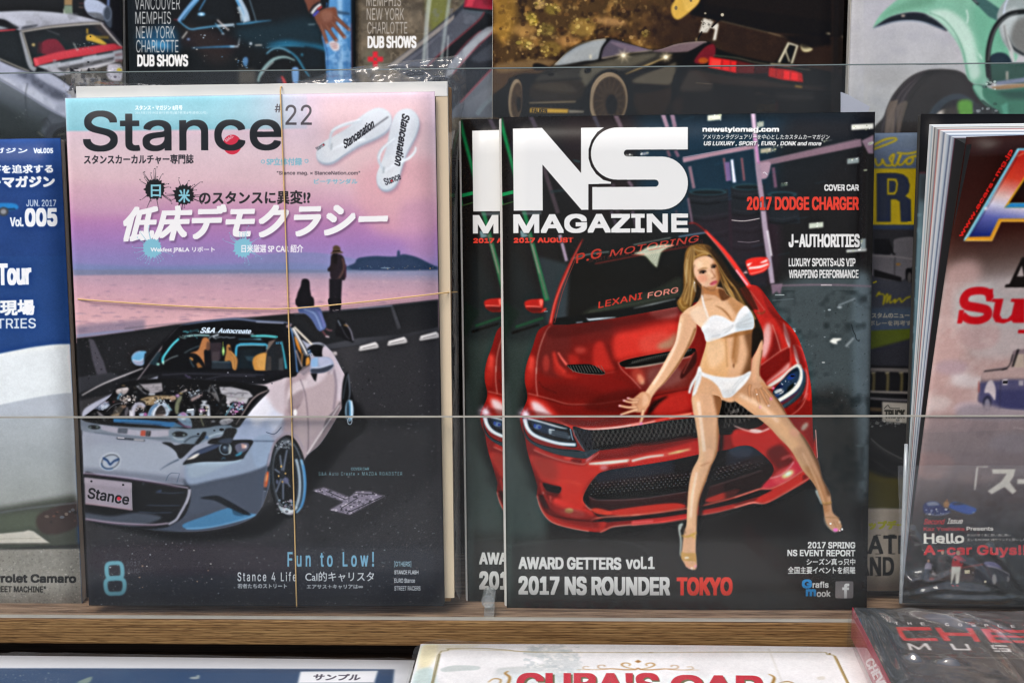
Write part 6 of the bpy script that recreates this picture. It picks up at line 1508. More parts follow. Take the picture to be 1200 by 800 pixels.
def art_grey_wheelcar(rc):
    A = Art(rc.quad(),rc.w,rc.h,'5a5143',3000)
    A.at(410,0,5.717)
    A.cloud('7a6c58',.8,22,.45,.4,3).cloud('3c352c',.7,16,.5,.35,7).cloud('8a7d68',.5,9,.6,.3,11)
    A.blob([(520,-10),(660,-10),(640,200),(600,320),(540,200)],'6d7434',.75,4)
    A.poly([(255,445),(480,270),(760,30),(900,-60),(1000,-60),(1000,780),(700,780),(620,600),(400,520)],'2c2f36',1,.5)
    A.poly([(255,445),(480,275),(700,100),(700,140),(480,310),(310,445)],'8a837c',.95,.8).poly([(310,445),(500,310),(720,120),(740,140),(520,330),(370,445)],'565861',1,.8)
    A.poly([(370,445),(520,330),(760,60),(900,80),(860,140),(640,330),(500,450)],'4a4d56',1,.6).cloud('6a6e78',.4,14,.5,.3,5,(500,60,880,440))
    A.poly([(500,470),(640,330),(870,130),(905,82),(970,110),(960,180),(880,210),(790,280),(700,380),(660,470)],'17181b',1,.6).line([(520,450),(640,332),(860,142),(902,80)],1.2,'9a3a42',.9,.3)
    A.poly([(660,440),(720,370),(850,230),(920,185),(968,175),(968,210),(870,290),(760,420),(690,500),(640,520)],'7d8188',1,.6).poly([(760,330),(880,230),(968,190),(968,215),(860,295),(760,420)],'9aa0a6',.8,1.2).line([(690,500),(780,392),(870,300),(966,208)],1.1,'a03a42',.9,.3).line([(700,385),(790,280),(880,205)],.9,'a03a44',.8,.3)
    A.poly([(690,520),(780,410),(880,320),(970,260),(970,440),(760,660),(640,700)],'24262b',1,.8).poly([(800,400),(900,320),(970,280),(970,400),(860,420)],'3c4048',.9,2)
    A.poly([(680,745),(820,600),(972,440),(975,790),(640,790)],'5c6068',1,.6).line([(740,690),(850,570),(970,442)],1.2,'a83a44',1,.3).line([(850,770),(900,700),(975,640)],6,'7c8c90',.7,1.5).poly([(760,700),(900,600),(970,560),(970,640),(800,790)],'6c7078',.8,3)
    A.poly([(780,-40),(1000,-40),(975,70),(880,68),(762,55)],'8c2032',1,.4).poly([(800,-40),(850,-40),(820,45),(775,50)],'c83848',.8,1).line([(762,58),(880,70),(975,78)],2,'17181a',1,.3).poly([(870,-40),(980,-40),(970,40),(900,40)],'5a1420',.7,2)
    A.line([(530,-10),(510,200),(495,430)],4,'b8c4bc',.55,1).line([(545,-10),(522,200),(520,430)],1.2,'e8f0ec',.6,.4).line([(668,-10),(640,200),(612,420)],4,'aebcb8',.5,1).line([(660,240),(650,430)],1.4,'d8e4e0',.6,.4)
    for st,x0,y0,x1,y1,b in (('VANCOUVER',108,-120,400,-30,.3),('MEMPHIS',112,-32,344,46,.3),('NEW YORK',114,58,364,138,.3),('CHARLOTTE',118,150,386,230,.3)):
        A.text(st,x0,y0,x1,y1,'b8b0a4',0,0,0,.9)
    A.text('DUB SHOWS',119,243,448,326,'f0eee8',1.3)
    A.at(410,0,5.717)
    for x0,y0,x1,y1 in ((155,348,187,392),(155,406,187,450),(121,383,163,415),(180,383,223,415)):
        A.poly([(x0,y0),(x1,y0),(x1,y1),(x0,y1)],'d02430',1,.2)
    A.line([(161,390),(182,410)],1,'5a5143',.9).line([(161,408),(182,390)],1,'5a5143',.9)
    A.line([(25,-20),(28,500)],2,'2a2622',.8,.6)
    A.at().finish(1.08,.86,1)
    return A


def art_black_coupe(rc):
    A = Art(rc.quad(),rc.w,rc.h,'33251a',3000)
    A.at()
    A.poly([(575,-300),(850,-300),(850,60),(575,200)],'4d3a22',1,12)
    A.cloud('9a7440',.75,20,.5,.3,4,(560,-200,800,90)).cloud('c8a468',.5,9,.62,.25,8,(560,-200,780,80)).cloud('2a1d13',.8,14,.5,.25,12,(560,-200,860,90)).cloud('5c4128',.6,10,.5,.3,14,(700,-100,1000,60))
    A.at(600,0,4)
    A.ell(-40,60,60,140,'b48a3a',.55,6)
    for x,y,r,c in ((100,105,22,'d0b034'),(90,80,26,'8a7c34'),(190,45,36,'8c7a38'),(330,130,60,'9a7c40'),(160,140,40,'7a6a38'),(180,230,50,'8a7038'),(60,200,30,'9a7a3c'),(630,160,20,'8a7028'),(80,215,22,'6a6030'),(130,20,26,'b89868')):
        A.ell(x,y,r,r * .7,c,.7,2).speck(14,(x - r,y - r * .7,x + r,y + r * .7),['c0a458','5a4a24','8a7a3c','d8bc70'],(3,9),.7,x)
    A.blob([(380,95),(460,85),(540,110),(470,125)],'b88e5c',.7,2).blob([(0,140),(60,110),(120,140),(60,180)],'c49858',.6,3).blob([(200,190),(260,170),(330,200),(260,220)],'a87c4c',.6,2).speck(120,(-60,-40,560,280),['d8b074','2a1c12','8a6438','4a321e'],(3,10),.5,33)
    A.poly([(560,60),(1660,60),(1660,330),(700,260)],'2e2018',.8,14)
    # road strip and car
    A.poly([(-100,300),(200,290),(200,560),(-100,560)],'4a3826',.9,3).blob([(-60,300),(160,280),(200,300),(60,330),(-60,340)],'7c6444',.8,2)
    body = [(-20,390),(0,365),(50,348),(130,345),(200,300),(260,240),(330,200),(430,182),(480,185),(660,235),(780,205),(910,195),(960,230),(1060,262),(1250,300),(1400,320),(1600,380),(1620,560),(-30,560)]
    A.blob(body,'14120f',1,.4)
    A.clip(body,True)
    A.blob([(200,300),(270,240),(340,205),(440,184),(410,275),(330,290),(230,308)],'8c9090',1,.6).blob([(230,290),(320,220),(420,192),(400,250),(320,285)],'a3a6a4',.7,2)
    A.blob([(415,275),(450,190),(540,205),(660,240),(560,250),(480,268)],'57505a',1,.5).blob([(460,200),(560,215),(640,238),(560,245)],'7a6a74',.8,1.5)
    A.line([(410,280),(425,225),(458,184)],2.4,'0c0b0a',1,.3).line([(190,320),(260,240),(340,200),(440,184)],1,'b09870',.8,.4).line([(420,276),(560,252),(660,238)],1,'b8a878',.8,.4)
    A.blob([(660,240),(780,205),(910,196),(880,225),(820,245),(700,250)],'6f5e60',1,.6).line([(690,232),(800,205),(910,197)],.9,'b0a090',.8,.3)
    A.blob([(120,360),(200,320),(420,285),(620,250),(760,258),(640,310),(500,340),(360,350),(330,400),(130,390)],'38352f',.95,2).blob([(330,320),(450,285),(620,255),(680,260),(540,320),(420,335),(345,410),(325,380)],'5c574a',.9,2.5).blob([(100,390),(320,380),(310,470),(100,470)],'2c2318',.95,2).blob([(120,395),(240,392),(300,420),(280,440),(120,420)],'443c30',.7,2.5)
    A.line([(130,385),(240,376),(330,370)],1,'0c0a08',.9,.4).line([(165,350),(330,300),(440,282)],.8,'0e0c0a',.8,.3).line([(80,484),(300,478)],2,'8a7a60',.95,.4).line([(80,495),(300,492)],1.6,'14110d',1,.3)
    A.blob([(560,380),(740,300),(770,310),(740,400),(660,400)],'5a5346',.95,2).blob([(540,350),(620,320),(740,262),(800,258),(700,320)],'1c1814',.9,1.5).line([(530,350),(640,305),(750,258)],(1,2,.6),'c4a870',.9,.5).blob([(580,430),(740,405),(740,520),(600,540)],'2f2318',.9,2).blob([(570,400),(660,400),(740,410),(600,440)],'17130f',.9,1)
    A.poly([(900,205),(950,205),(860,250),(790,350),(770,540),(735,540),(760,360),(830,245)],'0c0b0a',1,.4)
    A.blob([(790,420),(820,330),(1000,350),(1600,400),(1600,560),(780,560)],'181411',1,2).blob([(810,370),(850,330),(940,400),(900,440),(790,430)],'3a332c',.9,2).blob([(850,330),(960,345),(1200,380),(1500,420),(1200,410),(940,390)],'3c3028',.7,2).blob([(800,450),(1150,470),(1150,530),(780,540)],'2c2019',.8,3).line([(860,390),(940,396)],.7,'7a6a5a',.7)
    # wheels
    A.clip()
    for cx,cy,rx,ry in ((452,470,90,130),(18,468,32,96)):
        A.ell(cx + 6,cy,rx + 14,ry + 12,'0d0c0b',1,.4,4).ell(cx,cy,rx,ry,'9a8468',1,.3,4).ell(cx - 4,cy - 4,rx * .94,ry * .95,'a8967c',.8,.8,4).ell(cx + 4,cy + 4,rx * .86,ry * .88,'3a2e22',1,.5,4).ring(cx,cy,rx * .9,ry * .92,.9,'4c3c2c',.9,.2,4)
        for q in range(16):
            an = q / 16 * 6.283
            A.line([(cx + 4 + rx * .3 * math.cos(an),cy + 4 + ry * .3 * math.sin(an)),(cx + 4 + rx * .8 * math.cos(an),cy + 4 + ry * .82 * math.sin(an))],1,'6a543c',.6,.3)
        A.ell(cx + 14,cy + 22,rx * .3,ry * .36,'14100d',1,.4)
    A.poly([(50,350),(110,350),(80,420),(70,540),(50,540)],'0d0c0b',1,.5)
    A.poly([(85,506),(265,512),(262,532),(82,530)],'b8923c',1,.3).text('FALKEN',92,510,165,531,'1c1a16',.6)
    A.poly([(265,515),(340,520),(340,530),(265,532)],'8a8274',.9,.5).poly([(345,440),(370,380),(360,540),(340,540)],'0d0c0b',.9,.8)
    # tail lamps
    A.blob([(852,290),(900,225),(945,210),(950,262),(900,300)],'6a1c26',1,.6).ell(896,286,24,14,'9a4a1c',1,.8)
    A.poly([(925,268),(1055,288),(1052,345),(918,318)],'d02a28',1,.4).poly([(1055,285),(1140,305),(1135,348),(1052,345)],'5c2220',1,.6).poly([(935,280),(980,285),(975,320),(930,312)],'f04a40',.8,1).lines([[(985,280),(980,330)],[(1025,285),(1020,340)],[(1055,288),(1052,345)],[(1095,298),(1092,346)]],.9,'5a1014',.9,.2)
    A.line([(945,262),(1060,275),(1160,298),(1400,330)],1,'9a8a74',.8,.3).poly([(1140,305),(1230,315),(1230,345),(1138,348)],'3c1a18',1,.6)
    A.poly([(1205,318),(1320,330),(1360,345),(1365,388),(1260,375),(1200,360)],'a02420',1,.5).poly([(1270,330),(1340,345),(1340,380),(1268,372)],'d82c2c',1,.4).lines([[(1240,322),(1236,366)],[(1270,330),(1266,374)],[(1305,336),(1302,380)]],.9,'5a1014',.9,.2)
    A.speck(24,(1145,460,1200,530),['c0a040','1c1a16','6a5a28'],(3,8),.9,3)
    A.poly([(1142,445),(1250,470),(1250,540),(1140,530)],'16130f',1,.3).line([(1142,460),(1150,440),(1250,465)],1,'b09a6a',.8,.3).text('LEOWNSX',1146,489,1240,524,'d0a83c',.5).text('CALIFORNIA',1160,474,1215,482,'c0a860',.2).poly([(1222,470),(1232,472),(1232,482),(1222,480)],'3a8a90').poly([(1235,475),(1247,475),(1247,522),(1235,520)],'b03030',.9,.4)
    A.line([(1325,405),(1360,410)],3,'8a6a38',.8,.5)
    # star glints
    for x,y,r in ((522,262,46),(720,270,30)):
        for q in range(8):
            an = q * math.pi / 4 + .2
            A.line([(x,y),(x + r * math.cos(an),y + r * .9 * math.sin(an))],(1,.1),'f8ecd0',.8,.2)
        A.ell(x,y,10,8,'fffbe8',1,.8).ell(x,y,26,20,'e8d0a0',.4,3)
    A.blob([(98,305),(120,298),(160,310),(170,325),(110,330)],'14110e',1,.4).blob([(340,330),(365,315),(368,338),(345,345)],'0f0d0b',1,.3).line([(150,350),(190,330)],1.6,'17130f',1,.3).ell(182,350,16,8,'17130f').ell(368,268,6,12,'d0c8b0',.8,.4)
    # rear wing
    A.poly([(830,70),(880,-60),(1700,-60),(1700,170),(1560,170),(1190,150),(980,100)],'1c1511',1,1).poly([(880,20),(1560,110),(1560,180),(1180,150),(840,70)],'17120f',1,1)
    A.blob([(745,40),(760,8),(800,-60),(880,-60),(878,10),(830,60),(780,94),(752,78)],'c9a24e',1,.3).blob([(800,-20),(878,-40),(870,10),(820,55)],'d8b25e',.7,1.5).ell(768,40,7,10,'7a6a4a').ell(838,4,6,8,'7a6a4a')
    A.line([(975,100),(1190,152),(1260,170)],.9,'8a7a60',.8,.3)
    A.poly([(898,86),(945,104),(915,155),(875,156)],'c8c2b4',1,.3).speck(26,(885,92,938,150),['4a463e','a8a294'],(2,5),.9,2).poly([(925,130),(965,110),(968,122),(955,190),(940,192),(950,140)],'d0cabc',1,.3).line([(890,150),(868,190)],1.6,'17130f').line([(865,180),(862,195)],1.4,'c8b890',.9,.3).line([(935,130),(985,80)],1.6,'120e0c').ell(985,72,8,8,'b0a894').ell(905,65,6,5,'b0a894',.8)
    A.at(900,0,4)
    A.poly([(90,198),(105,200),(140,215),(118,305),(20,300),(40,285)],'14110e',1,.3)
    A.line([(98,200),(50,295)],3,'c8bfa4',1,.3).line([(138,212),(110,300)],2.6,'c8bfa4',1,.3).line([(80,235),(100,292)],2,'b0a890',1,.3).line([(100,205),(140,216)],2.4,'d0c8b0',1,.3).line([(10,302),(110,308)],2,'a89a80',.9,.4).blob([(152,205),(208,228),(190,244),(160,240)],'c4b890',1,.4).ell(280,160,12,6,'c8bca0',.9,.4).ell(352,173,12,6,'c8bca0',.9,.4).line([(0,155),(90,180)],.7,'8a7a60',.7,.3)
    A.poly([(60,170),(280,150),(300,210),(170,230)],'120e0c',.8,2)
    A.poly([(-400,430),(240,440),(360,440),(360,560),(-400,560)],'17120f',.85,3).blob([(40,440),(200,440),(200,470),(60,465)],'2c2824',.8,2).poly([(300,-300),(380,-300),(378,560),(298,560)],'231a14',.8,2).line([(302,-50),(300,560)],.8,'4a3a2e',.6,.4).line([(378,-50),(376,560)],1,'5a4a3c',.6,.4)
    A.at().finish(1.16,.94,1.05)
    return A


def art_green_fender(rc):
    A = Art(rc.quad(),rc.w,rc.h,'b3b3b6',3000)
    A.at(1000,0,5)
    A.poly([(60,-1500),(1200,-1500),(1200,800),(60,800)],(300,0,'aeaeb4',300,700,'b6b5b2'))
    A.cloud('9c9ca6',.4,30,.5,.4,3).poly([(60,390),(640,390),(640,500),(60,500)],'a5a3a2',.7,6)
    # tyre
    A.blob([(160,790),(180,680),(230,560),(320,460),(420,415),(540,408),(640,430),(720,520),(800,640),(820,790)],'2a2624',1,.4)
    A.blob([(162,790),(185,680),(235,565),(320,470),(420,420),(370,480),(310,580),(275,700),(270,790)],'40383a',1,.8)
    for q,w_ in ((0,3),(34,2.6),(66,2.6),(98,2)):
        A.line([(175 + q,790),(205 + q,660),(260 + q * .95,550),(350 + q * .8,462),(450 + q * .5,418)],w_ * .55,'1d1a19',.9,.3)
    A.poly([(195,640),(215,595),(262,585),(245,660),(238,790),(180,790)],'7c6a5a',.7,1.5).poly([(250,620),(300,590),(320,600),(290,700),(270,790),(250,790)],'6f6052',.6,1.5)
    A.blob([(430,700),(470,620),(540,565),(620,550),(700,590),(760,690),(760,790),(430,790)],'343a40',1,1).blob([(470,720),(510,640),(580,590),(680,600),(740,700),(740,790),(460,790)],'262424',1,1).blob([(470,695),(500,655),(540,645),(525,690),(490,700)],'c0b4a8',1,.5).poly([(520,640),(620,620),(620,700),(530,700)],'3a342e',.9,2).blob([(610,600),(690,595),(700,695),(630,695)],'5d9c3a',.95,2.4).ell(720,640,22,30,'4a5056',.9,.8).line([(700,650),(740,660)],1.4,'a8b0b4',.8,.4)
    # fender
    A.blob([(112,168,1),(150,100),(220,30),(320,-40),(480,-120),(700,-140),(860,-80),(900,40),(920,160),(960,330),(880,420),(780,470),(750,495),(700,490),(665,455),(650,380),(620,280),(560,190),(500,130),(420,85),(330,72),(240,92),(170,132)],'78b094',1,.4)
    A.blob([(112,168,1),(200,108),(280,82),(350,74),(420,85),(490,125),(550,185),(480,160),(400,130),(320,122),(240,130),(170,150)],'20262c',1,.3).ell(290,95,12,8,'b8a898',.8,.5).line([(120,166),(220,134),(320,124),(420,136),(530,176)],1,'8aa0b8',.8,.4)
    A.blob([(430,80),(540,60),(640,120),(700,220),(720,330),(740,440),(690,470),(665,400),(630,280),(570,190),(500,120)],'bcdac8',.95,3).blob([(160,110),(240,40),(420,-20),(480,20),(330,62),(220,88)],'5f9478',.8,3).blob([(700,40),(840,60),(900,240),(900,400),(800,450),(760,330),(720,200)],'64a486',.9,4).line([(440,78),(520,112),(590,190),(640,300),(664,420),(680,470)],1.4,'578c72',.8,.4).line([(660,60),(668,100),(664,140)],1.4,'e8f4ec',.8,.5).line([(735,320),(750,350)],1.4,'e8f4ec',.8,.5).line([(690,240),(740,340)],2,'a4d0b8',.7,1.4)
    A.poly([(670,-20),(720,-40),(860,60),(850,130),(790,100)],'3a5c58',1,.6).line([(690,-10),(730,30)],2,'14181a',1,.4).line([(700,0),(725,22)],.9,'c0c8c8',.8,.3)
    # headlamp shell, hoop, running board
    A.blob([(840,120),(850,60),(890,0),(960,-80),(1200,-80),(1200,330),(1000,330),(920,300),(870,240)],'8f9a98',1,.6).blob([(860,120),(900,60),(960,60),(940,200),(880,230)],'b4bcba',.8,2).blob([(940,140),(1010,100),(1200,90),(1200,300),(1000,320),(920,240)],'6a6a66',.9,3).line([(910,-20),(885,40),(880,90)],2,'c8d4e4',.9,.4).line([(895,210),(930,280),(1000,325)],3,'24282a',.9,.6).line([(880,150),(890,200),(920,300),(930,390)],(4,5,6),'b0b4b0',1,.8).line([(880,150),(890,220),(915,300)],1,'3a4040',.8,.4)
    A.blob([(790,380),(800,330),(850,310),(900,325),(920,380)],'223038',1,.6)
    A.poly([(770,380),(1200,360),(1200,500),(830,490),(780,450)],'2c4a40',1,1).poly([(830,480),(1010,455),(1200,440),(1200,465),(840,500)],'7a8098',.9,.6).poly([(800,512),(900,498),(1200,480),(1200,510),(920,525),(830,530)],'9a7a58',1,.4).poly([(890,420),(905,420),(905,470),(890,470)],'a09a90',.9,.4).blob([(695,505),(760,500),(850,530),(1200,520),(1200,800),(1000,800),(860,690),(740,590)],'3f7860',1,.6).poly([(820,535),(1200,515),(1200,590),(900,580)],'26443c',.8,3).blob([(700,510),(750,510),(760,570),(830,650),(760,600)],'8cc4a8',.8,1.4).poly([(860,620),(900,600),(905,690),(880,680)],'5aa488',.8,1).line([(750,590),(860,680),(900,760)],2.6,'20302c',.9,.6)
    A.line([(795,500),(785,360),(795,260),(825,170),(880,105),(960,75),(1200,60)],6,'1d2020',1,.4).line([(788,360),(800,260),(830,175),(885,110),(960,80)],1.2,'7a8280',.8,.4)
    A.ell(765,510,12,12,'4a6a60').ell(770,480,26,24,'7ab098',.8,1).speck(12,(760,470,830,530),['d8e8e0','2a3a34'],(4,8),.8,4)
    A.poly([(700,600),(850,650),(840,700),(700,700)],'2a2c2c',.8,1.5).speck(16,(700,610,850,700),['8a9090','b8c0c0','15181a'],(4,9),.8,6)
    A.at().finish(1.08,.86,1)
    return A


def art_truck(rc):
    A = Art(rc.quad(),rc.w,rc.h,'3a4552')
    A.at()
    A.poly([(800,150),(1090,150),(1090,275),(800,275)],(1040,155,'5a6674',1040,275,'333b48'))
    A.at(1000,130,4.706)
    Y = '9a8818'
    A.line([(100,215),(170,190),(230,165),(238,155),(220,150),(170,160),(110,190)],(2.4,1.6,2.6),Y,1,.1)
    A.line([(118,262),(130,300),(155,290),(160,268),(178,300),(215,296),(200,262),(225,240),(214,290),(235,300),(262,240)],2.4,Y,1,.1).line([(240,232),(300,236),(360,224)],2.2,Y,1,.1).line([(262,240),(246,290),(268,296),(290,270),(316,256),(330,268),(318,290),(296,292),(296,268),(320,254),(360,248)],2.4,Y,1,.1)
    A.poly([(60,318),(352,318),(352,628),(60,628)],Y,1,.2).poly([(60,332),(108,332),(108,612),(60,612)],'2b3240',1,.2)
    A.poly([(108,330),(122,330),(122,614),(108,614)],Y,1,.1).poly([(128,342),(230,342),(275,350),(300,370),(312,410),(306,450),(286,470),(318,490),(322,612),(262,612),(256,500),(235,488),(206,488),(206,612),(128,612)],'2b313e',1,.2)
    A.poly([(186,372),(238,374),(246,400),(242,440),(230,462),(186,462)],Y,1,.2).poly([(196,384),(230,386),(236,402),(232,440),(222,450),(196,450)],'2c3340',1,.2).line([(300,614),(322,614)],2,Y).poly([(322,330),(336,330),(336,614),(322,614)],Y,1,.1).line([(122,342),(240,336),(310,360)],1.2,Y,.9)
    A.poly([(60,632),(352,632),(352,690),(60,690)],'2f3848',1,.5)
    A.at(1000,280,5.335)
    A.poly([(60,-60),(400,-60),(400,330),(60,330)],'2a2a2e',1,.6).poly([(60,230),(400,270),(400,430),(60,430)],'36383f',1,3)
    A.blob([(100,96),(220,100),(250,60),(262,0),(400,0),(400,150),(345,190),(300,260),(100,220)],'565458',1,.8).poly([(128,190),(300,240),(300,268),(128,235)],'151416',1,.8).blob([(330,190),(360,190),(380,260),(350,270),(330,240)],'121214',1,.6).ell(352,240,14,34,'4a4848',.9,.5).poly([(130,0),(205,0),(240,60),(230,95),(130,92)],'141418',1,.6).line([(215,0),(245,85),(262,95)],2,'0e0e10',1,.3).line([(100,105),(250,110),(400,130)],1,'8a8684',.6,.5).ell(280,158,16,7,'7a5a2c',.9,.4).line([(260,112),(256,240)],.8,'1c1c20',.8,.3)
    A.line([(140,360),(165,330),(150,345),(190,350),(185,410),(205,350),(215,350),(206,400),(232,350),(228,400),(262,375),(256,400),(290,370),(300,395),(330,370),(360,360)],1.8,'7c741c',1,.1).line([(120,275),(145,265)],2,'7c741c')
    A.text('カスタムのニュー',78,460,352,494,'77756f',.7).text('シボレーを再考する',60,508,400,542,'6f6d68',.6)
    A.poly([(60,575),(400,560),(400,640),(60,700)],'47501c',1,.8).poly([(60,700),(400,610),(400,850),(60,850)],'2a2b31',1,2)
    A.at(1000,420,5.335)
    A.poly([(60,40),(400,50),(400,800),(60,800)],'1a1a1c',1,1).line([(100,70),(220,72),(400,80)],4,'5c5856',.95,.6).line([(100,60),(400,66)],1,'8a8684',.6,.4)
    for x in (112,200,288,372):
        A.blob([(x,88),(x + 18,85),(x + 24,110),(x + 20,200),(x + 2,200),(x + 6,120)],'4c4632',1,.6).line([(x - 4,88),(x + 26,86)],1.6,'8a8478',.8,.4)
    A.line([(100,205),(250,210),(400,214)],3,'77726e',.9,.8).line([(100,246),(250,256),(400,262)],3,'605e60',.9,.8).poly([(100,302),(175,306),(175,330),(100,326)],'5a4c3a',.8,1)
    A.poly([(178,268),(400,280),(400,410),(178,392)],'8c8880',1,.3).text('TRUCK',192,318,322,372,'3a3a36',1.2).line([(190,312),(215,290),(230,308),(290,310)],.9,'3a3a38',.9)
    A.speck(30,(100,380,300,430),['8a8a88','3a3c40','a8a8a4'],(3,10),.6,5).line([(105,495),(180,560),(310,630)],1.4,'6c6c68',.8,.6).line([(105,520),(200,590),(310,650)],.8,'4c4c4c',.8,.5).line([(105,620),(300,745)],.8,'4a4a48',.7,.5).speck(50,(100,440,310,700),['3a3a3a','545450'],(1,3),.6,8)
    A.blob([(60,700),(200,740),(400,760),(400,900),(60,900)],'4c4518',1,4)
    A.at(1000,560,5.335)
    A.poly([(60,20),(400,20),(400,190),(60,190)],'45401a',.95,3).poly([(60,186),(400,190),(400,720),(60,720)],'8a8176',1,.4).poly([(150,186),(220,186),(220,700),(150,700)],'9a9186',.6,3)
    A.text('アップデート',30,262,380,318,'8a8a2c',1.2)
    A.text('RATE',8,355,350,470,'2c2b2a',1.6).text('AND',20,490,252,606,'2c2b2a',1.6)
    for x,y in ((150,352),(150,470),(240,352),(240,470),(150,490),(150,606),(230,352)):
        A.line([(x - 14,y),(x + 20,y)],.8,'2c2b2a')
    A.at().finish(1.05,1.08,1)
    return A


def art_black_teal(rc):
    A = Art(rc.quad(),rc.w,rc.h,'0d0d0f',2400)
    A.at()
    A.poly([(1060,203),(1200,203),(1200,720),(1040,720)],(1080,205,'3f4a50',1080,330,'64808a',.5,'5f7a82'),1,.3)
    A.line([(1070,202.6),(1200,202)],1.2,'8a2c34',1,.2).poly([(1060,205),(1200,205),(1200,235),(1060,235)],'252a2e',.8,4).cloud('7c98a0',.4,10,.5,.3,3,(1050,250,1100,420))
    return A


def art_acars(quad,wm,hm):
    A = Art(quad,wm,hm,'2c1512')
    A.at()
    A.poly([(1000,100),(1700,100),(1700,740),(1000,740)],(1150,140,'2a0f0c',1120,705,'151413',.12,'35140f',.22,'41211a',.27,'5a4640',.32,'948884',.42,'b39c96',.55,'b29892',.66,'92807e',.74,'6f6363',.80,'453a3a',.85,'221d1d'))
    A.blob([(1095,330),(1150,310),(1130,420),(1085,480),(1070,450)],'c2a29c',.8,8).blob([(1120,340),(1220,330),(1220,400),(1150,420)],'b9aeac',.8,8).blob([(1090,440),(1180,420),(1200,470),(1090,500)],'b79a94',.8,7)
    for x,y,rx,ry,c in ((1140,447,24,7,'d2cac8'),(1128,440,12,5,'d8d0ce'),(1100,472,18,9,'c8bab6'),(1140,478,20,8,'b9aab0'),(1085,480,12,8,'bdb0ac'),(1118,430,20,9,'b09aa0'),(1165,470,16,9,'a89ca8'),(1095,545,26,16,'a88078'),(1140,555,30,12,'8a7672'),(1190,520,30,12,'938a90'),(1150,390,24,20,'b89a96')):
        A.ell(x,y,rx,ry,c,.75,4)
    A.cloud('cbbab6',.35,26,.5,.3,5,(1060,330,1260,490)).cloud('6a5c5e',.3,24,.5,.3,8,(1050,490,1260,590))
    A.poly([(1050,486),(1300,486),(1300,560),(1050,560)],'847a7e',.55,8)
    # truck in the smoke
    A.at(1000,420,5.335)
    A.blob([(795,270),(800,200),(810,130),(830,80),(900,60),(985,40),(1005,-20),(1060,-60),(1500,-60),(1500,340),(1000,330),(900,300)],'8d7c7e',1,.5).poly([(800,150),(1000,130),(1500,140),(1500,340),(960,330),(860,300),(795,270)],'565472',.95,2.5).poly([(860,200),(1500,180),(1500,330),(930,320)],'3f4064',.8,3)
    A.blob([(815,100),(850,70),(975,55),(1000,20),(1500,10),(1500,110),(1000,120),(830,130)],'b9a09a',.9,2).line([(830,78),(900,70),(975,62)],1.6,'2e2a2c',.9,.4).line([(940,70),(985,45),(1010,-30)],1.4,'2c282a',.9,.3).line([(935,130),(930,200),(925,330)],.8,'3a3848',.8,.3)
    A.blob([(832,210),(850,150),(880,135),(902,190),(898,260),(880,240),(860,215)],'c4b8ba',.95,.8).ell(848,280,28,50,'3a3a4c',.95,1,5).ell(850,284,16,34,'8d8896',.9,.8).poly([(1005,45),(1030,-30),(1080,-30),(1080,55),(1030,55)],'b9a898',.9,.6).poly([(1000,50),(1014,50),(1050,-60),(1035,-60)],'2a2628',.9,.4)
    A.poly([(945,130),(975,125),(975,165),(945,165)],'c8c0c0',.9,.4).poly([(950,138),(978,138),(975,155),(945,155)],'2c2a30').ell(798,175,5,40,'a85c50',.8,1).poly([(1045,135),(1075,135),(1075,168),(1045,168)],'a8a0a4',.9,.4).blob([(700,300),(860,290),(1000,320),(1300,330),(1300,380),(700,380)],'9a8f94',.9,3).line([(930,318),(1060,330),(1300,350)],2,'a89c9c',.8,1)
    A.line([(1010,430),(1160,460)],1,'b0a6a6',.6,.6)
    A.at()
    # the big bevelled letter
    A.at(1000,130,4.706)
    O = [(900,205),(615,712),(770,712),(818,604),(1400,604),(1300,205)]
    A.poly(O,'6fa8bc',1,.1).poly([(910,218),(640,700),(760,700),(806,592),(1400,592),(1300,218)],(850,225,'c42a20',700,690,'1f2a6a',.28,'d84a34',.5,'e8c8c0',.6,'d8d4e4',.75,'6a70b0'),1,.1)
    A.poly([(620,712),(640,690),(760,688),(806,590),(1400,590),(1400,610),(820,608),(772,714)],'d8922c',1,.1).line([(628,708),(768,706),(812,602),(1400,602)],.8,'f4d070',.9,.1,sm=False).line([(906,210),(622,706)],1.6,'9cd0dc',1,.1).line([(918,222),(652,690)],.7,'2a2a3a',.9,.1)
    A.poly([(835,530),(960,330),(1010,330),(1010,530)],'d8a02c',1,.1).poly([(862,505),(960,350),(1010,350),(1010,505)],'2a1512',1,.1).poly([(835,530),(870,503),(1010,503),(1010,530)],'3a90c8',1,.1).line([(900,250),(940,230)],1,'f8d8a0',.7,.4).ell(735,535,10,10,'fff0f0',.7,.8)
    A.text('www.acars-mg.jp',612,668,1160,698,'cc2822',.9,0,-60.3)
    A.at(1000,280,5.335)
    K = '231d1c'
    A.poly([(955,298),(962,280),(985,278),(1060,110),(1110,110),(1110,298)],K,1,.1).poly([(1030,230),(1060,160),(1075,230)],'a89c98',1,.1)
    R = 'bf1a26'
    A.line([(868,372),(850,330),(800,318),(735,330),(705,370),(720,410),(790,425),(845,440),(850,480),(800,505),(735,500),(695,470)],(8.5,11,8.5),R,1,.1).poly([(860,312),(884,306),(876,386),(842,384)],R,1,.1).poly([(664,524),(676,440),(706,440),(700,500),(692,524)],R,1,.1)
    A.poly([(880,370),(948,370),(926,470),(940,496),(975,496),(1000,470),(1018,390),(995,388),(998,370),(1080,370),(1080,520),(1010,520),(1000,505),(950,524),(900,515),(882,480),(898,390),(876,388)],R,1,.1).poly([(1042,565),(1100,565),(1100,586),(1040,586)],R,1,.1)
    A.text('American',962,110,1500,298,K,3,.15,0,0)
    A.at(1000,420,5.335)
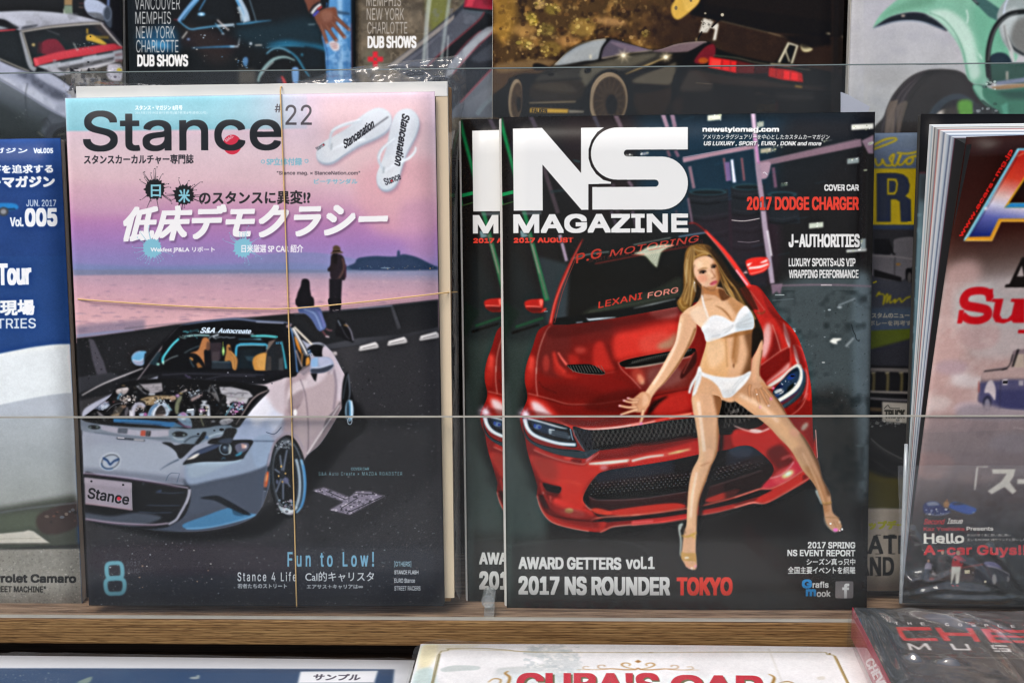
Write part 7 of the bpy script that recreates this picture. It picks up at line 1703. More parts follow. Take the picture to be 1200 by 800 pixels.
    A.line([(850,678),(785,678),(768,800)],1.8,'c9c2ba',1,.1,sm=False).at(1000,560,5.335).line([(782,-60),(766,76)],1.8,'c9c2ba',1,.1)
    A.at(1000,420,5.335).poly([(874,692),(1020,692),(1010,735),(985,775),(1025,830),(1000,850),(950,805),(870,850),(845,830),(930,770),(965,722),(878,722)],'cfc8be',1,.1).poly([(1030,755),(1300,755),(1300,785),(1030,785)],'cfc8be',1,.1)
    # small cars and the lines of type
    A.at(1000,560,5.335)
    A.blob([(445,190),(455,160),(500,145),(540,155),(570,185),(612,205),(605,222),(540,236),(460,225)],'2a3468',1,.4).blob([(470,155),(520,148),(545,170),(480,175)],'8a90a0',.9,.6).blob([(600,170),(640,150),(700,165),(770,190),(765,215),(720,228),(620,195)],'27509c',1,.4).poly([(620,160),(670,152),(700,168),(640,170)],'16203a',.9,.4).line([(455,222),(540,232),(608,218)],1.2,'b8b4b0',.9,.4).speck(14,(450,190,610,235),['9aa0b8','15182c','c8c4c0'],(3,8),.8,3).poly([(570,160),(580,145),(600,145),(610,165),(600,186),(575,184)],'a07a54',1,.3).ell(593,140,7,8,'8a6450').line([(750,215),(762,218)],1.4,'c8c4c4',.9,.3)
    A.text('Second',445,255,582,292,'b03034',.7,.3,0).text('Issue',590,252,696,288,'d0c8c0',.7,.3,0)
    A.text('Kaz Yoshioka',445,306,698,332,'b02c30',.7).text('Presents',710,304,877,331,'d8d2ca',.7)
    A.text('Hello',445,345,696,409,'e0dad0',1.5)
    A.text('新潟の雄で車に願い酒に酔い',712,349,985,367,'b8b2aa',.3).text('走いるMOPAR V8サウンドに酔いしれ',712,376,1080,396,'b8b2aa',.3)
    A.text('A-car Guys!!',442,418,1078,498,'c8262c',1.6)
    for x in (452,505,560,595,640):
        A.line([(x - 10,408),(x + 22,408)],1.4,'e0dad0')
    A.blob([(735,560),(800,530),(830,520),(900,540),(975,600),(980,615),(960,640),(900,650),(850,660),(760,640),(720,600)],'2a2a34',1,.5).blob([(815,525),(880,525),(925,565),(880,560),(830,550)],'6a6488',.9,.6).line([(830,548),(900,565),(972,602)],1.2,'b8b0b0',.9,.3).ell(876,632,15,34,'8a8684',1,.4).ell(962,630,8,20,'8a8684',.9,.4).blob([(450,620),(480,590),(600,570),(740,540),(810,535),(760,570),(740,640),(600,640),(470,640)],'4a3c38',1,.6).line([(600,580),(720,552),(810,540)],2,'8a3a38',.8,.6).poly([(692,576),(726,574),(726,596),(694,598)],'d0c4a4').poly([(812,640),(828,640),(826,654),(812,654)],'d0c4a4').ell(488,630,18,8,'8a4038',.9,.5).speck(30,(450,560,760,640),['8a8080','2a2422','6a4a48','a89c98'],(3,9),.7,8)
    for x,y,s_,top,leg in ((652,560,1.0,'a82e34','d4cec2'),(470,575,.62,'8a8290','3a3a44'),(556,540,.8,'4a4444','3a3634')):
        A.blob([(x - 38 * s_,y - 30 * s_),(x - 20 * s_,y - 74 * s_),(x + 16 * s_,y - 76 * s_),(x + 34 * s_,y - 40 * s_),(x + 22 * s_,y),(x - 30 * s_,y)],top,1,.3).ell(x + 4 * s_,y - 92 * s_,13 * s_,16 * s_,'a8806c').poly([(x - 40 * s_,y - 8 * s_),(x + 20 * s_,y - 8 * s_),(x + 4 * s_,y + 100 * s_),(x - 18 * s_,y + 102 * s_),(x - 16 * s_,y + 30 * s_),(x - 40 * s_,y + 104 * s_),(x - 46 * s_,y + 100 * s_)],leg,1,.3).line([(x + 20 * s_,y - 66 * s_),(x + 50 * s_,y - 40 * s_)],2 * s_,top,1,.3)
    A.speck(8,(630,490,680,540),['2a2024','c83a40','4a3a48'],(4,10),.7,2).line([(612,668),(628,676)],1.6,'a83038').line([(638,670),(656,674)],1.6,'a83038')
    A.at().finish(1.05,1.06,1)
    return A


def art_blue_sample(rc):
    A = Art(rc.quad(),rc.w,rc.h,'eceef0',2600)
    A.at()
    A.poly([(-200,783),(462,783),(440,1000),(-200,1000)],'2b4769',1,.1)
    A.poly([(352,786),(443,784.6),(438,801),(348,803)],'f2f3f3',1,.2)
    A.poly([(346,799.6),(438,798.4),(438,803),(346,803)],'5a5c66',.9,.4)
    A.text('サンプル',366,788.4,424,796.4,'4a4450',.9,.3)
    A.blob([(90,800),(100,795),(108,793),(104,800)],'90a08c',.8,.6).ell(228,794,6,1.4,'b8bcb0',.8,.4).ell(232,792,2,1.6,'b8bcb0',.8,.4).speck(40,(0,788,80,800),['a8a89c','5a6c80','3c5474'],(.4,1),.6,3)
    return A


def art_cuba(rc):
    A = Art(rc.quad(),rc.w,rc.h,'edecea',3600)
    A.at(480,730,3.75)
    A.blob([(20,300),(60,100),(140,60),(330,90),(140,130),(90,200),(100,320)],'e6e0cc',.8,3).blob([(40,110),(120,80),(110,160),(50,200)],'ece2b8',.7,4).blob([(20,220),(100,200),(110,300),(10,320)],'b8d0d0',.7,4).blob([(140,200),(200,186),(300,190),(300,206),(230,210),(150,214)],'c4ccc8',.8,1.2).blob([(390,200),(520,190),(600,180),(620,205),(500,220),(400,225)],'ccd0cc',.8,2)
    A.blob([(500,130),(620,95),(720,140),(760,220),(740,300),(640,300),(600,180)],'d3d7d5',.85,2.5).cloud('bcc4c4',.6,14,.5,.25,3,(500,90,760,300)).cloud('f4f2ec',.6,10,.55,.2,6,(500,90,760,300)).blob([(380,215),(480,200),(640,210),(640,320),(380,320)],'dadddb',.6,4)
    A.line([(160,112),(300,110),(420,118),(560,128),(1070,130)],1.2,'a08c5c',1,.1).line([(165,115),(420,121),(560,130)],.8,'c4b078',.8,.2).line([(132,135),(100,270)],2.4,'8c8460',1,.2).line([(122,140),(92,280)],.7,'a89868',.8).line([(128,138),(140,122),(168,120),(172,112)],1.4,'9a8c60',1,.2,sm=False)
    def scroll(cx,s_):
        A.line([(cx + 6 * s_,205),(cx + 50 * s_,196),(cx + 72 * s_,185),(cx + 60 * s_,176),(cx + 36 * s_,180),(cx + 40 * s_,190)],(1,2,1),'b08440',1,.1).line([(cx,198),(cx + 14 * s_,205),(cx + 60 * s_,206),(cx + 120 * s_,202),(cx + 175 * s_,206),(cx + 270 * s_,206)],(2,2,.4),'b4844a',1,.1).line([(cx + 130 * s_,203),(cx + 170 * s_,200),(cx + 174 * s_,188),(cx + 150 * s_,186),(cx + 146 * s_,193)],1,'a87a44',1,.1).line([(cx + 210 * s_,206),(cx + 240 * s_,202),(cx + 236 * s_,192),(cx + 215 * s_,193)],.9,'b08a5c',1,.1)
    scroll(1004,1); scroll(1004,-1)
    A.poly([(1004,162),(1018,170),(1004,176),(990,170)],'a87a3c',1,.1)
    A.text("CUBA'S",478,222,1100,330,'7a7458',4.6).text("CUBA'S",470,216,1096,326,'c8404e',4.2)
    A.text('CAR',1156,230,1560,338,'7a7458',4.6).text('CAR',1148,224,1556,334,'c8404e',4.2)
    A.line([(435,212),(420,222),(440,240),(432,270)],(1.4,3.2,3),'b08a4c',1,.1).line([(345,262),(370,246),(400,250),(396,268)],(1,2,1.4),'b08a4c',1,.1)
    A.at(760,730,3.75)
    A.line([(0,130),(400,126),(780,124)],1.1,'a08c5c',1,.1).line([(780,124),(785,134),(812,136),(818,142)],1.4,'9a8850',1,.1,sm=False).line([(818,140),(885,280)],2.2,'a08440',1,.1).line([(828,150),(895,290)],.7,'8c7a4c',.9).ell(796,131,5,4,'a08c5c')
    A.line([(528,222),(552,236),(545,262),(535,280)],(1.2,3,3),'a8803c',1,.1).line([(575,262),(610,254),(640,262)],(1,2.4,1.4),'b08a4c',1,.1)
    A.line([(528,110),(560,190),(600,290)],2,'d8d4ca',.6,.8).blob([(740,235),(770,230),(775,242),(750,246)],'ddd8cc',.8,1)
    A.at().finish(1.05,1.06,1)
    return A


def art_chevy(quad,wm,hm):
    A = Art(quad,wm,hm,'3c3733',3600)
    A.at(980,690,5.4545)
    A.poly([(100,0),(1300,0),(1300,700),(100,700)],(500,120,'3a332e',700,600,'5a4f46',.5,'4c443d'),1)
    A.blob([(100,100),(300,100),(420,330),(460,620),(300,640),(180,300)],'2e353b',.95,5).blob([(420,100),(1250,100),(1250,230),(700,200),(480,180)],'4a3a34',.8,8).blob([(440,440),(700,470),(900,560),(800,640),(480,640)],'3a3734',.8,6).blob([(700,480),(1250,420),(1250,640),(800,640)],'675a4e',.8,8).cloud('2e2c2b',.6,22,.5,.3,4,(420,450,1260,640)).cloud('5d544c',.5,26,.5,.3,9,(300,90,1260,640))
    A.line([(340,180),(1300,200)],1.1,'8d8780',.8,.3).line([(490,428),(800,432),(1300,446)],1.4,'8d8780',.85,.3)
    x = 375
    for i,ch in enumerate('THE COMPLETE'):
        if ch != ' ':
            xx = 375 + i * 84 - (0 if i < 3 else 12)
            A.text(ch,xx,206 + i * 2.2,xx + 34,226 + i * 2.2,'d2ccc6',.6,-.4)
    R = 'c83c38'
    A.poly([(380,240),(600,240),(612,262),(420,264),(450,312),(640,310),(655,330),(430,328),(405,300)],R,1,.1)
    A.poly([(628,244),(668,244),(694,275),(850,278),(826,246),(868,246),(925,335),(885,335),(862,300),(712,296),(735,330),(690,330)],R,1,.1)
    A.poly([(920,250),(1230,262),(1250,280),(985,275),(995,290),(1260,300),(1270,312),(1010,306),(1020,322),(1290,330),(1300,345),(985,340)],R,1,.1).poly([(1190,255),(1320,262),(1360,345),(1300,345)],R,1,.1)
    W = 'd8d2cc'
    A.poly([(450,344),(470,344),(530,372),(560,344),(582,344),(612,388),(590,388),(566,360),(535,386),(522,386),(478,360),(490,388),(470,388)],W,1,.1)
    A.poly([(722,346),(745,346),(768,378),(840,380),(818,348),(842,348),(864,390),(750,388)],W,1,.1)
    A.poly([(985,355),(1090,358),(1096,366),(1005,364),(1010,374),(1110,378),(1120,400),(1010,398),(1004,390),(1096,390),(1092,384),(1000,382)],W,1,.1)
    A.at().finish(1.05,1.06,1)
    return A


def art_chevy_spine(quad,wm,hm):
    A = Art(quad,wm,hm,'a82c3c',6000)
    A.at(980,690,5.4545)
    A.blob([(60,170),(110,110),(150,160),(370,620),(200,640)],'b4334a',1,.6)
    A.blob([(85,370),(120,360),(160,420),(240,640),(190,640)],'e0c8cc',.85,1.2)
    A.lines([[(110,230),(190,380)],[(120,240),(185,360)]],.9,'d8707c',.5,.2)
    A.text('CHEVROLET',178,400,560,462,'e4d4d4',1,0,62)
    return A


# ------------------------------------------------------------------ the rack
def wood(name, dark, mid, light, sx=9, sz=420):
    m, N, K, b = new_mat(name)
    tc = N.new('ShaderNodeTexCoord'); mp = N.new('ShaderNodeMapping'); mp.inputs['Scale'].default_value = (sx, sz, sz)
    nz = N.new('ShaderNodeTexNoise'); nz.inputs['Scale'].default_value = 1; nz.inputs['Detail'].default_value = 7; nz.inputs['Roughness'].default_value = .62
    mp2 = N.new('ShaderNodeMapping'); mp2.inputs['Scale'].default_value = (sx * 7, sz * 2.4, sz * 2.4)
    n2 = N.new('ShaderNodeTexNoise'); n2.inputs['Scale'].default_value = 1; n2.inputs['Detail'].default_value = 3
    wv = N.new('ShaderNodeTexWave'); wv.wave_type = 'BANDS'; wv.bands_direction = 'Z'; wv.inputs['Scale'].default_value = 190
    wv.inputs['Distortion'].default_value = 2.2; wv.inputs['Detail'].default_value = 3; wv.inputs['Detail Scale'].default_value = 1.2
    mp3 = N.new('ShaderNodeMapping'); mp3.inputs['Scale'].default_value = (.12, 1, 1)
    r1 = N.new('ShaderNodeValToRGB')
    e = r1.color_ramp.elements
    e[0].position = .30; e[0].color = lin(dark); e[1].position = .64; e[1].color = lin(light)
    q = e.new(.46); q.color = lin(mid)
    r2 = N.new('ShaderNodeValToRGB'); r2.color_ramp.elements[0].position = .34; r2.color_ramp.elements[0].color = (.3, .26, .23, 1); r2.color_ramp.elements[1].position = .50; r2.color_ramp.elements[1].color = (1, 1, 1, 1)
    r3 = N.new('ShaderNodeValToRGB'); r3.color_ramp.elements[0].position = .06; r3.color_ramp.elements[0].color = (.5, .44, .4, 1); r3.color_ramp.elements[1].position = .34; r3.color_ramp.elements[1].color = (1, 1, 1, 1)
    m1 = N.new('ShaderNodeMix'); m1.data_type = 'RGBA'; m1.blend_type = 'MULTIPLY'; m1.inputs[0].default_value = .8
    m2 = N.new('ShaderNodeMix'); m2.data_type = 'RGBA'; m2.blend_type = 'MULTIPLY'; m2.inputs[0].default_value = .75
    K.new(tc.outputs['Object'], mp.inputs[0]); K.new(mp.outputs[0], nz.inputs[0]); K.new(nz.outputs[0], r1.inputs[0])
    K.new(tc.outputs['Object'], mp2.inputs[0]); K.new(mp2.outputs[0], n2.inputs[0]); K.new(n2.outputs[0], r2.inputs[0])
    K.new(tc.outputs['Object'], mp3.inputs[0]); K.new(mp3.outputs[0], wv.inputs[0]); K.new(wv.outputs[1], r3.inputs[0])
    K.new(r1.outputs[0], m1.inputs[6]); K.new(r2.outputs[0], m1.inputs[7]); K.new(m1.outputs[2], m2.inputs[6]); K.new(r3.outputs[0], m2.inputs[7])
    K.new(m2.outputs[2], b.inputs['Base Color'])
    b.inputs['Roughness'].default_value = .5; b.inputs['Specular IOR Level'].default_value = .3
    bp = N.new('ShaderNodeBump'); bp.inputs['Strength'].default_value = .35; bp.inputs['Distance'].default_value = .0006
    K.new(n2.outputs[0], bp.inputs['Height']); K.new(bp.outputs[0], b.inputs['Normal'])
    return m


WOOD = wood('brown_wood_veneer', '735533', '8c6a42', 'a28153', 14, 900)
WOODHAZED = wood('hazed_ledge_wood', '6b5646', '8e745e', 'a58a72', 7, 300)  # same wood, with the haze seen through the acrylic put into its colour
SHADEWOOD = wood('shade_toned_wood', '1a120c', '241910', '302217', 4, 160)  # shade of the gaps and the recess is put into this wood's colour
ACRYL = clear_mat('clear_acrylic', (.955, .965, .965, 1), gloss=.008, rough=.05, haze=.010, hazecol=(.75, .78, .80, 1), bscale=22)
EDGE = plain('acrylic_edge', 'a3a096', .3, .3, .25, 80)
FILM = clear_mat('clear_film', (.975, .98, .98, 1), gloss=.07, rough=.09, haze=.05, hazecol=(.85, .88, .9, 1), bump=.3, bscale=70)
FILM2 = clear_mat('clear_sleeve', (.97, .975, .975, 1), gloss=.02, rough=.12, haze=.03, hazecol=(.8, .82, .84, 1), fres=.35, bump=.25, bscale=30)

ZL = -0.1459                                  # top of the ledge
YF = -0.0325                                  # its front edge
WORLD = Frame((0, 0, 0), (1, 0, 0), (0, 1, 0))     # x right, y back, n up


def wbox(x0, x1, y0, y1, z0, z1):
    return box(WORLD, x0, x1, y0, y1, z0, z1)


rack = empty('display_rack', (0, .02, -.30), 'wooden tiered magazine rack with brown veneer ledges and clear acrylic guards', 'display rack')
led = mesh('ledge', *wbox(-.75, .75, YF, .075, -.1618, ZL - .0004), WOOD, rack, bevel=.0006)
mesh('hazed_ledge_face', *wbox(-.749, .749, YF + .0008, .075, ZL - .0003, ZL), WOODHAZED, rack)
mesh('kick_board', *wbox(-.75, .75, YF + .012, YF + .02, -.30, -.1619), SHADEWOOD, rack)
mesh('back_board', *box(RACK, -.75, .75, -.16, .62, -.095, -.087), SHADEWOOD, rack)
ZU = float(RACK.p(*RACK.at(600, 185.6, -.052), -.052)[2])       # the upper row stands on this
mesh('ledge', *wbox(-.75, .75, .040, .108, ZU - .014, ZU), SHADEWOOD, rack)
mesh('shelf', *wbox(-.75, .75, -.36, YF + .0119, -.186, -.172), SHADEWOOD, rack)
# front guard: a sheet of acrylic standing on the ledge
gfr = Frame((0, YF + .0022, ZL), (1, 0, 0), (0, math.sin(LEAN), math.cos(LEAN)))
gl, gr_ = gfr.at(0, 488.5), gfr.at(1200, 486.8)
slope = (gr_[1] - gl[1]) / (gr_[0] - gl[0])
gh = gl[1] - slope * gl[0]
vs, fs = box(gfr, -.72, .72, 0, 1, -.0008, .0010)
def skew(vs, h0):
    out = []
    for v in vs:
        q = v - gfr.o; u, vv, d = q @ gfr.x, q @ gfr.y, q @ gfr.n
        out.append(gfr.p(u, (h0 + slope * u) if vv > .5 else .0003, d))
    return out
guard = mesh('acrylic_guard', skew(vs, gh - .0008), fs, ACRYL, rack)
evs, efs = box(gfr, -.72, .72, 0, 1, -.0008, .0010)
evs = [gfr.p((v - gfr.o) @ gfr.x, gh + slope * ((v - gfr.o) @ gfr.x) + (.0004 if ((v - gfr.o) @ gfr.y) > .5 else -.0005), (v - gfr.o) @ gfr.n) for v in evs]
mesh('polished_edge', evs, efs, EDGE, guard)
bvs, bfs = box(gfr, -.72, .72, -.0001, .0012, -.0010, .0013)
mesh('polished_edge', bvs, bfs, EDGE, guard)
fx = gfr.at(572, 706)
fa = gfr.p(fx[0], fx[1] + .001, -.016); fb = gfr.p(fx[0], fx[1] + .001, .001)
mesh('fastener', *tube([fa, (fa + fb) / 2, fb], .0040, 16), clear_mat('fastener_clear', (.9, .92, .92, 1), .05, .05, .12, (.8, .84, .84, 1)), guard, smooth=False, bevel=.0005)
f2 = gfr.at(573, 722)
mesh('fastener', *tube([gfr.p(f2[0], f2[1], -.014), gfr.p(f2[0], f2[1], -.0009)], .0042, 4), clear_mat('fastener_clear', (.9, .92, .92, 1), .05, .05, .12, (.8, .84, .84, 1)), guard)
# upper guard, behind the front row
UD = -.034
ufr = Frame(RACK.p(0, 0, UD), RACK.x, RACK.y)
ua, ub = ufr.at(0, 86), ufr.at(1200, 74)
us = (ub[1] - ua[1]) / (ub[0] - ua[0]); uh = ua[1] - us * ua[0]
def ubox(lo, hi, d0, d1):
    vs = [ufr.p(u, (hi if v else lo) + us * u, d) for d in (d0, d1) for v in (0, 1) for u in (-.75, .75)]
    return vs, box(ufr, 0, 1, 0, 1, 0, 1)[1]
ug = mesh('acrylic_guard', *ubox(ufr.at(600, 184)[1], uh - .0006, 0, .0015), ACRYL, rack)
mesh('polished_edge', *ubox(uh - .0005, uh + .0002, 0, .0015), plain('upper_acrylic_edge', '6f7a78', .25, .6), ug)

# ------------------------------------------------------------------ upper row
UP = -.052
g_up = 'magazines on the upper tier'
def upper(TL, TR, BL, d, label, fn, **k):
    rc = Rect(RACK, TL, TR, BL, d)
    return magazine(label, rc, fn(rc), group=g_up, **k)
upper((-300, -430), (139, -430), (-300, 185), UP - .002, 'cover with a silver muscle car and red dashboard, upper row far left', art_silver_car, rough=.42)
upper((139, -446), (414, -450), (146, 185), UP + .004, 'night cover with a hand on torn jeans, upper row above the bundle', art_night_lowrider, rough=.25)
upper((413, -440), (584, -442), (416, 185), UP, 'brown cover with a small red cross, between night cover and black car cover', art_grey_wheelcar, rough=.3)
upper((580, -430), (1004, -436), (582, 185), UP + .006, 'magazine with a black winged sports car on a brown hillside, above the red car cover', art_black_coupe, rough=.28)
upper((1013, -440), (1470, -446), (1013, 185), UP + .002, 'magazine with a pale green vintage fender and bare tyre on grey, upper row far right', art_green_fender, rough=.42)
# a loose pale leaflet corner showing between them
lc = Rect(RACK, (992, 108), (1017, 122), (992, 160), UP + .012)
lv = [RACK.p(*RACK.at(x, y, UP + .012), UP + .012 + e) for e in (0, .0006) for x, y in ((985, 108), (993, 111), (1019, 125), (1012, 150), (985, 170))]
tag(mesh('leaflet', lv, [(0, 1, 2, 3, 4), (9, 8, 7, 6, 5)] + [(i, (i + 1) % 5, 5 + (i + 1) % 5, 5 + i)[::-1] for i in range(5)], plain('pale_leaflet', 'bfc0cc', .6)), 'pale lilac leaflet corner sticking up behind the red car magazine', 'leaflet')

# ------------------------------------------------------------------ front row
g_fr = 'magazines standing on the brown ledge'
rc = Rect(RACK, (-360, 162), (70.5, 161.5), (-360, 716), -.004)
# its right edge leans: turn it a little about its own corner
def turned(rc, px, py, ang, d):
    a = RACK.at(px, py, d)
    c, s_ = math.cos(ang), math.sin(ang)
    x = RACK.x * c + RACK.y * s_; y = -RACK.x * s_ + RACK.y * c
    o = RACK.p(a[0], a[1], d) - x * rc.w - y * rc.h
    rc.fr = Frame(o, x, y)
    return rc
rc = turned(rc, 70.5, 161.8, math.radians(.25), -.004)
magazine('magazine with deep blue top and white swoosh, far left on the brown ledge', rc, art_blue_camaro(rc), th=.007, group=g_fr, rough=.38)
rc = Rect(RACK, (587.5, 137.5), (1026, 131), (592.5, 711.5), 0)
art = art_garage(rc)
ns = magazine('glossy magazine with a red car and a model in white, frontmost of its pair', rc, art, th=.006, peek=.0013, group=g_fr, rough=.22, bulge=.0018, spec=.2)
# the copy behind it, showing its left strip
pm = ns.copy(); COL.objects.link(pm)
off = RACK.at(541, 137.5, -.0095) - RACK.at(588.5, 137.5, 0)
pm.location = Vector(np.array(ns.location) + RACK.x * off[0] + RACK.y * off[1] * 0 - RACK.n * .0095)
pm['label'] = 'rear copy of the red car magazine, only its left strip showing beside the bundle'
for ch in list(ns.children):
    c = ch.copy(); COL.objects.link(c); c.parent = pm
# dusk cover and its bundle
SD = .013
rc = Rect(RACK, (76, 115), (509.5, 107.3), (105, 709), SD)
st_rc = rc
magazine('magazine with a silver roadster by the sea at dusk, fronting the banded bundle', rc, art_dusk(rc), th=.002, group=g_fr, rough=.45, bulge=.0004)
box_rc = Rect(RACK, (89, 101.5), (524.5, 95.5), (112, 698), SD - .0042)
t = empty('gift_box', box_rc.base(), 'flat cream gift box wider than the dusk cover it backs', 'box')
cream = plain('cream_board', 'd9c6a8', .6, .25, .06, 30)
white = plain('white_board', 'e9e8e2', .55, .25, .04, 30)
kraft = plain('kraft_board', 'a67c4c', .8, .15, .18, 260)
mesh('front_panel', *box(box_rc.fr, 0, box_rc.w, 0, box_rc.h - .0085, -.001, 0), cream, t)
mesh('lid_panel', *box(box_rc.fr, 0, box_rc.w, box_rc.h - .0084, box_rc.h, -.001, .0003), white, t, bevel=.0003)
mesh('body', *box(box_rc.fr, .001, box_rc.w - .0005, .0005, box_rc.h - .0006, -.010, -.0011), plain('box_sides', 'cdbb9c', .7, .2), t)
kr = Rect(RACK, (100, 103), (528.5, 103), (118, 696), SD - .0165)
mesh('backing_board', *box(kr.fr, 0, kr.w, 0, kr.h, -.006, .0015), kraft, t, bevel=.0003)

# rubber bands
bandm = plain('rubber', 'd9b478', .55, .3, .12, 300)
def band(pts, label, curl=None):
    P = [RACK.p(*RACK.at(x, y, d), d) for x, y, d in pts]
    o = mesh('rubber_band', *tube(P, .00042, 8), bandm, None, smooth=True)
    return tag(o, label, 'rubber band', 'rubber bands round the bundle')
vpts = [(336, 100, -.004), (333, 100, .004), (329, 102.5, SD - .002), (328.6, 107, SD + .0009)]
vpts += [(328.6 + (347.6 - 328.6) * f + 1.2 * math.sin(f * 3.1), 107 + (708.6 - 107) * f, SD + .0011) for f in np.linspace(.05, 1, 16)] + [(347.8, 710.4, SD - .002)]
band(vpts, 'thin tan rubber band running down the dusk cover')
hpts = [(95, 350.0, SD - .006), (91.5, 350.5, SD + .0003)] + [(91 + (513 - 91) * f, 350.5 + 11.5 * math.sin(min(f / .57, 1) * math.pi / 2) - (18 * max(0, (f - .57) / .43) ** 1.2), SD + .0016) for f in np.linspace(.04, 1, 16)] + [(520, 343.2, SD - .001), (526, 342.6, SD - .0042), (534, 342, SD - .012), (536, 342, SD - .02)]
band(hpts, 'thin tan rubber band crossing the dusk cover sideways')


# ------------------------------------------------------------------ clear films
def folds(u, v, L, h=.0029, w=.0022):
    """height of a set of sharp tension folds, each a segment (u0, v0, u1, v1) in metres"""
    z = 0.0
    for u0, v0, u1, v1 in L:
        du, dv = u1 - u0, v1 - v0
        t = min(1, max(0, ((u - u0) * du + (v - v0) * dv) / (du * du + dv * dv)))
        q = math.hypot(u - u0 - du * t, v - v0 - dv * t)
        z += h * math.exp(-(q / w) ** 2) * math.sin(math.pi * min(.97, max(.08, t))) ** .5
    return z


def film(name, A_, B_, dfun, parent=None, n=60, m=14, amp=.0012, seed=1, mat=None, fr=RACK, freq=70, fold=()):
    """a crinkled sheet of film between two outlines traced on a plane (lists of x, y)"""
    def res(P):
        P = smooth_pts([tuple(p) for p in P], False, 8)
        L = np.concatenate([[0], np.cumsum(np.linalg.norm(np.diff(P, axis=0), axis=1))]); t = np.linspace(0, L[-1], n + 1)
        return np.stack([np.interp(t, L, P[:, 0]), np.interp(t, L, P[:, 1])], 1)
    a, b = res(A_), res(B_)
    vs, fs = [], []
    for i in range(n + 1):
        for j in range(m + 1):
            f = j / m
            x, y = a[i] * (1 - f) + b[i] * f
            d0 = dfun(i / n, f)
            u, v = fr.at(x, y, d0)
            q = Vector((u * freq, v * freq, seed * 7.3))
            r = (abs(mnoise.noise(q)) - .25) * 1.6 + .7 * (abs(mnoise.noise(q * 2.7)) - .2)
            vs.append(fr.p(u, v, d0 + amp * r + (folds(u, v, fold) if fold else 0)))
    for i in range(n):
        for j in range(m):
            fs.append((i * (m + 1) + j, (i + 1) * (m + 1) + j, (i + 1) * (m + 1) + j + 1, i * (m + 1) + j + 1))
    return mesh(name, vs, fs, mat or FILM, parent, smooth=True)


def pxseg(fr, d, L):
    return [(*fr.at(a, b, d), *fr.at(c, e_, d)) for a, b, c, e_ in L]
TF = pxseg(RACK, SD - .01, [(398, 83, 545, 66), (470, 78, 540, 98), (528, 72, 541, 120), (520, 88, 538, 104), (440, 90, 500, 84), (86, 92, 120, 100), (92, 104, 180, 98), (180, 99, 330, 98), (340, 97, 420, 92), (536, 130, 532, 190), (528, 180, 537, 240), (530, 260, 528, 330), (534, 400, 531, 470), (530, 560, 535, 640), (541, 80, 536, 150), (500, 96, 526, 92)])
bag = empty('plastic_bag', RACK.p(*RACK.at(320, 705, 0), 0), 'crinkled clear plastic bag around the dusk cover bundle', 'plastic bag')
film('crinkled_film', [(84, 116), (90, 104), (200, 100), (340, 99), (450, 97), (526, 97)], [(83, 92), (92, 86), (140, 97), (250, 99), (340, 97), (400, 81), (470, 73), (545, 64)], lambda s_, f: SD - .003 - .012 * f, bag, 280, 20, .0022, 3, fold=TF)
film('crinkled_film', [(523, 98), (526, 200), (530, 400), (533, 690)], [(545, 64), (546, 110), (537, 190), (538, 420), (541, 708)], lambda s_, f: SD - .003 - .02 * f, bag, 260, 16, .0016, 5, fold=TF)

# ------------------------------------------------------------------ right end of the row
rc = Rect(RACK, (955, 157), (1092, 155), (957, 692), -.014)
rc = turned(rc, 1085, 155.2, math.radians(.1), -.014)
magazine('dark truck magazine with yellow script and letter, between red car cover and fanned magazine', rc, art_truck(rc), th=.004, group=g_fr, rough=.4)
rc = Rect(RACK, (1079, 142), (1480, 134), (1071, 706), -.0085)
rc = turned(rc, 1480, 134, math.radians(-.8), -.0085)
magazine('black and teal magazine showing only its left strip behind the fanned magazine', rc, art_black_teal(rc), th=.003, group=g_fr, rough=.35, mat=COVER_BACK)

# the fanned magazine: its cover springs forward at the top
BL = RACK.p(*RACK.at(1057.5, 706, .006), .006); TL = RACK.p(*RACK.at(1132.5, 160.5, .042), .042)
BR = BL + RACK.x * .212 - RACK.y * .002; TR = TL + RACK.x * .212 + RACK.y * .004 - RACK.n * .002
class Quad: pass
ac = Quad()
acq = [proj(p) for p in (TL, TR, BR, BL)]
fan = empty('magazine', BL, 'dark red magazine with big chrome letter, its pages fanned out in clear sleeve', 'magazine', g_fr)
A_ = art_acars(acq, .212, float(np.linalg.norm(TL - BL)))
vs, fs, uv = [], [], []
nu, nv = 10, 24
for l in (0, 1):
    for j in range(nv + 1):
        for i in range(nu + 1):
            a, b = i / nu, j / nv
            p = (BL * (1 - a) + BR * a) * (1 - b) + (TL * (1 - a) + TR * a) * b
            p = p - RACK.n * (.0045 * math.sin(math.pi * b) + l * .0003)
            vs.append(p); uv.append((a, b))
n_ = (nu + 1) * (nv + 1)
for j in range(nv):
    for i in range(nu):
        q = j * (nu + 1) + i
        fs += [(q, q + 1, q + nu + 2, q + nu + 1), (n_ + q, n_ + q + nu + 1, n_ + q + nu + 2, n_ + q + 1)]
for j in range(nv):
    q = j * (nu + 1)
    fs += [(q, q + nu + 1, n_ + q + nu + 1, n_ + q)]
for i in range(nu):
    q = nv * (nu + 1) + i
    fs += [(q, q + 1, n_ + q + 1, n_ + q)]
mesh('front_cover', vs, fs, print_mat('printed_cover', A_, .4), fan, uv, smooth=True)
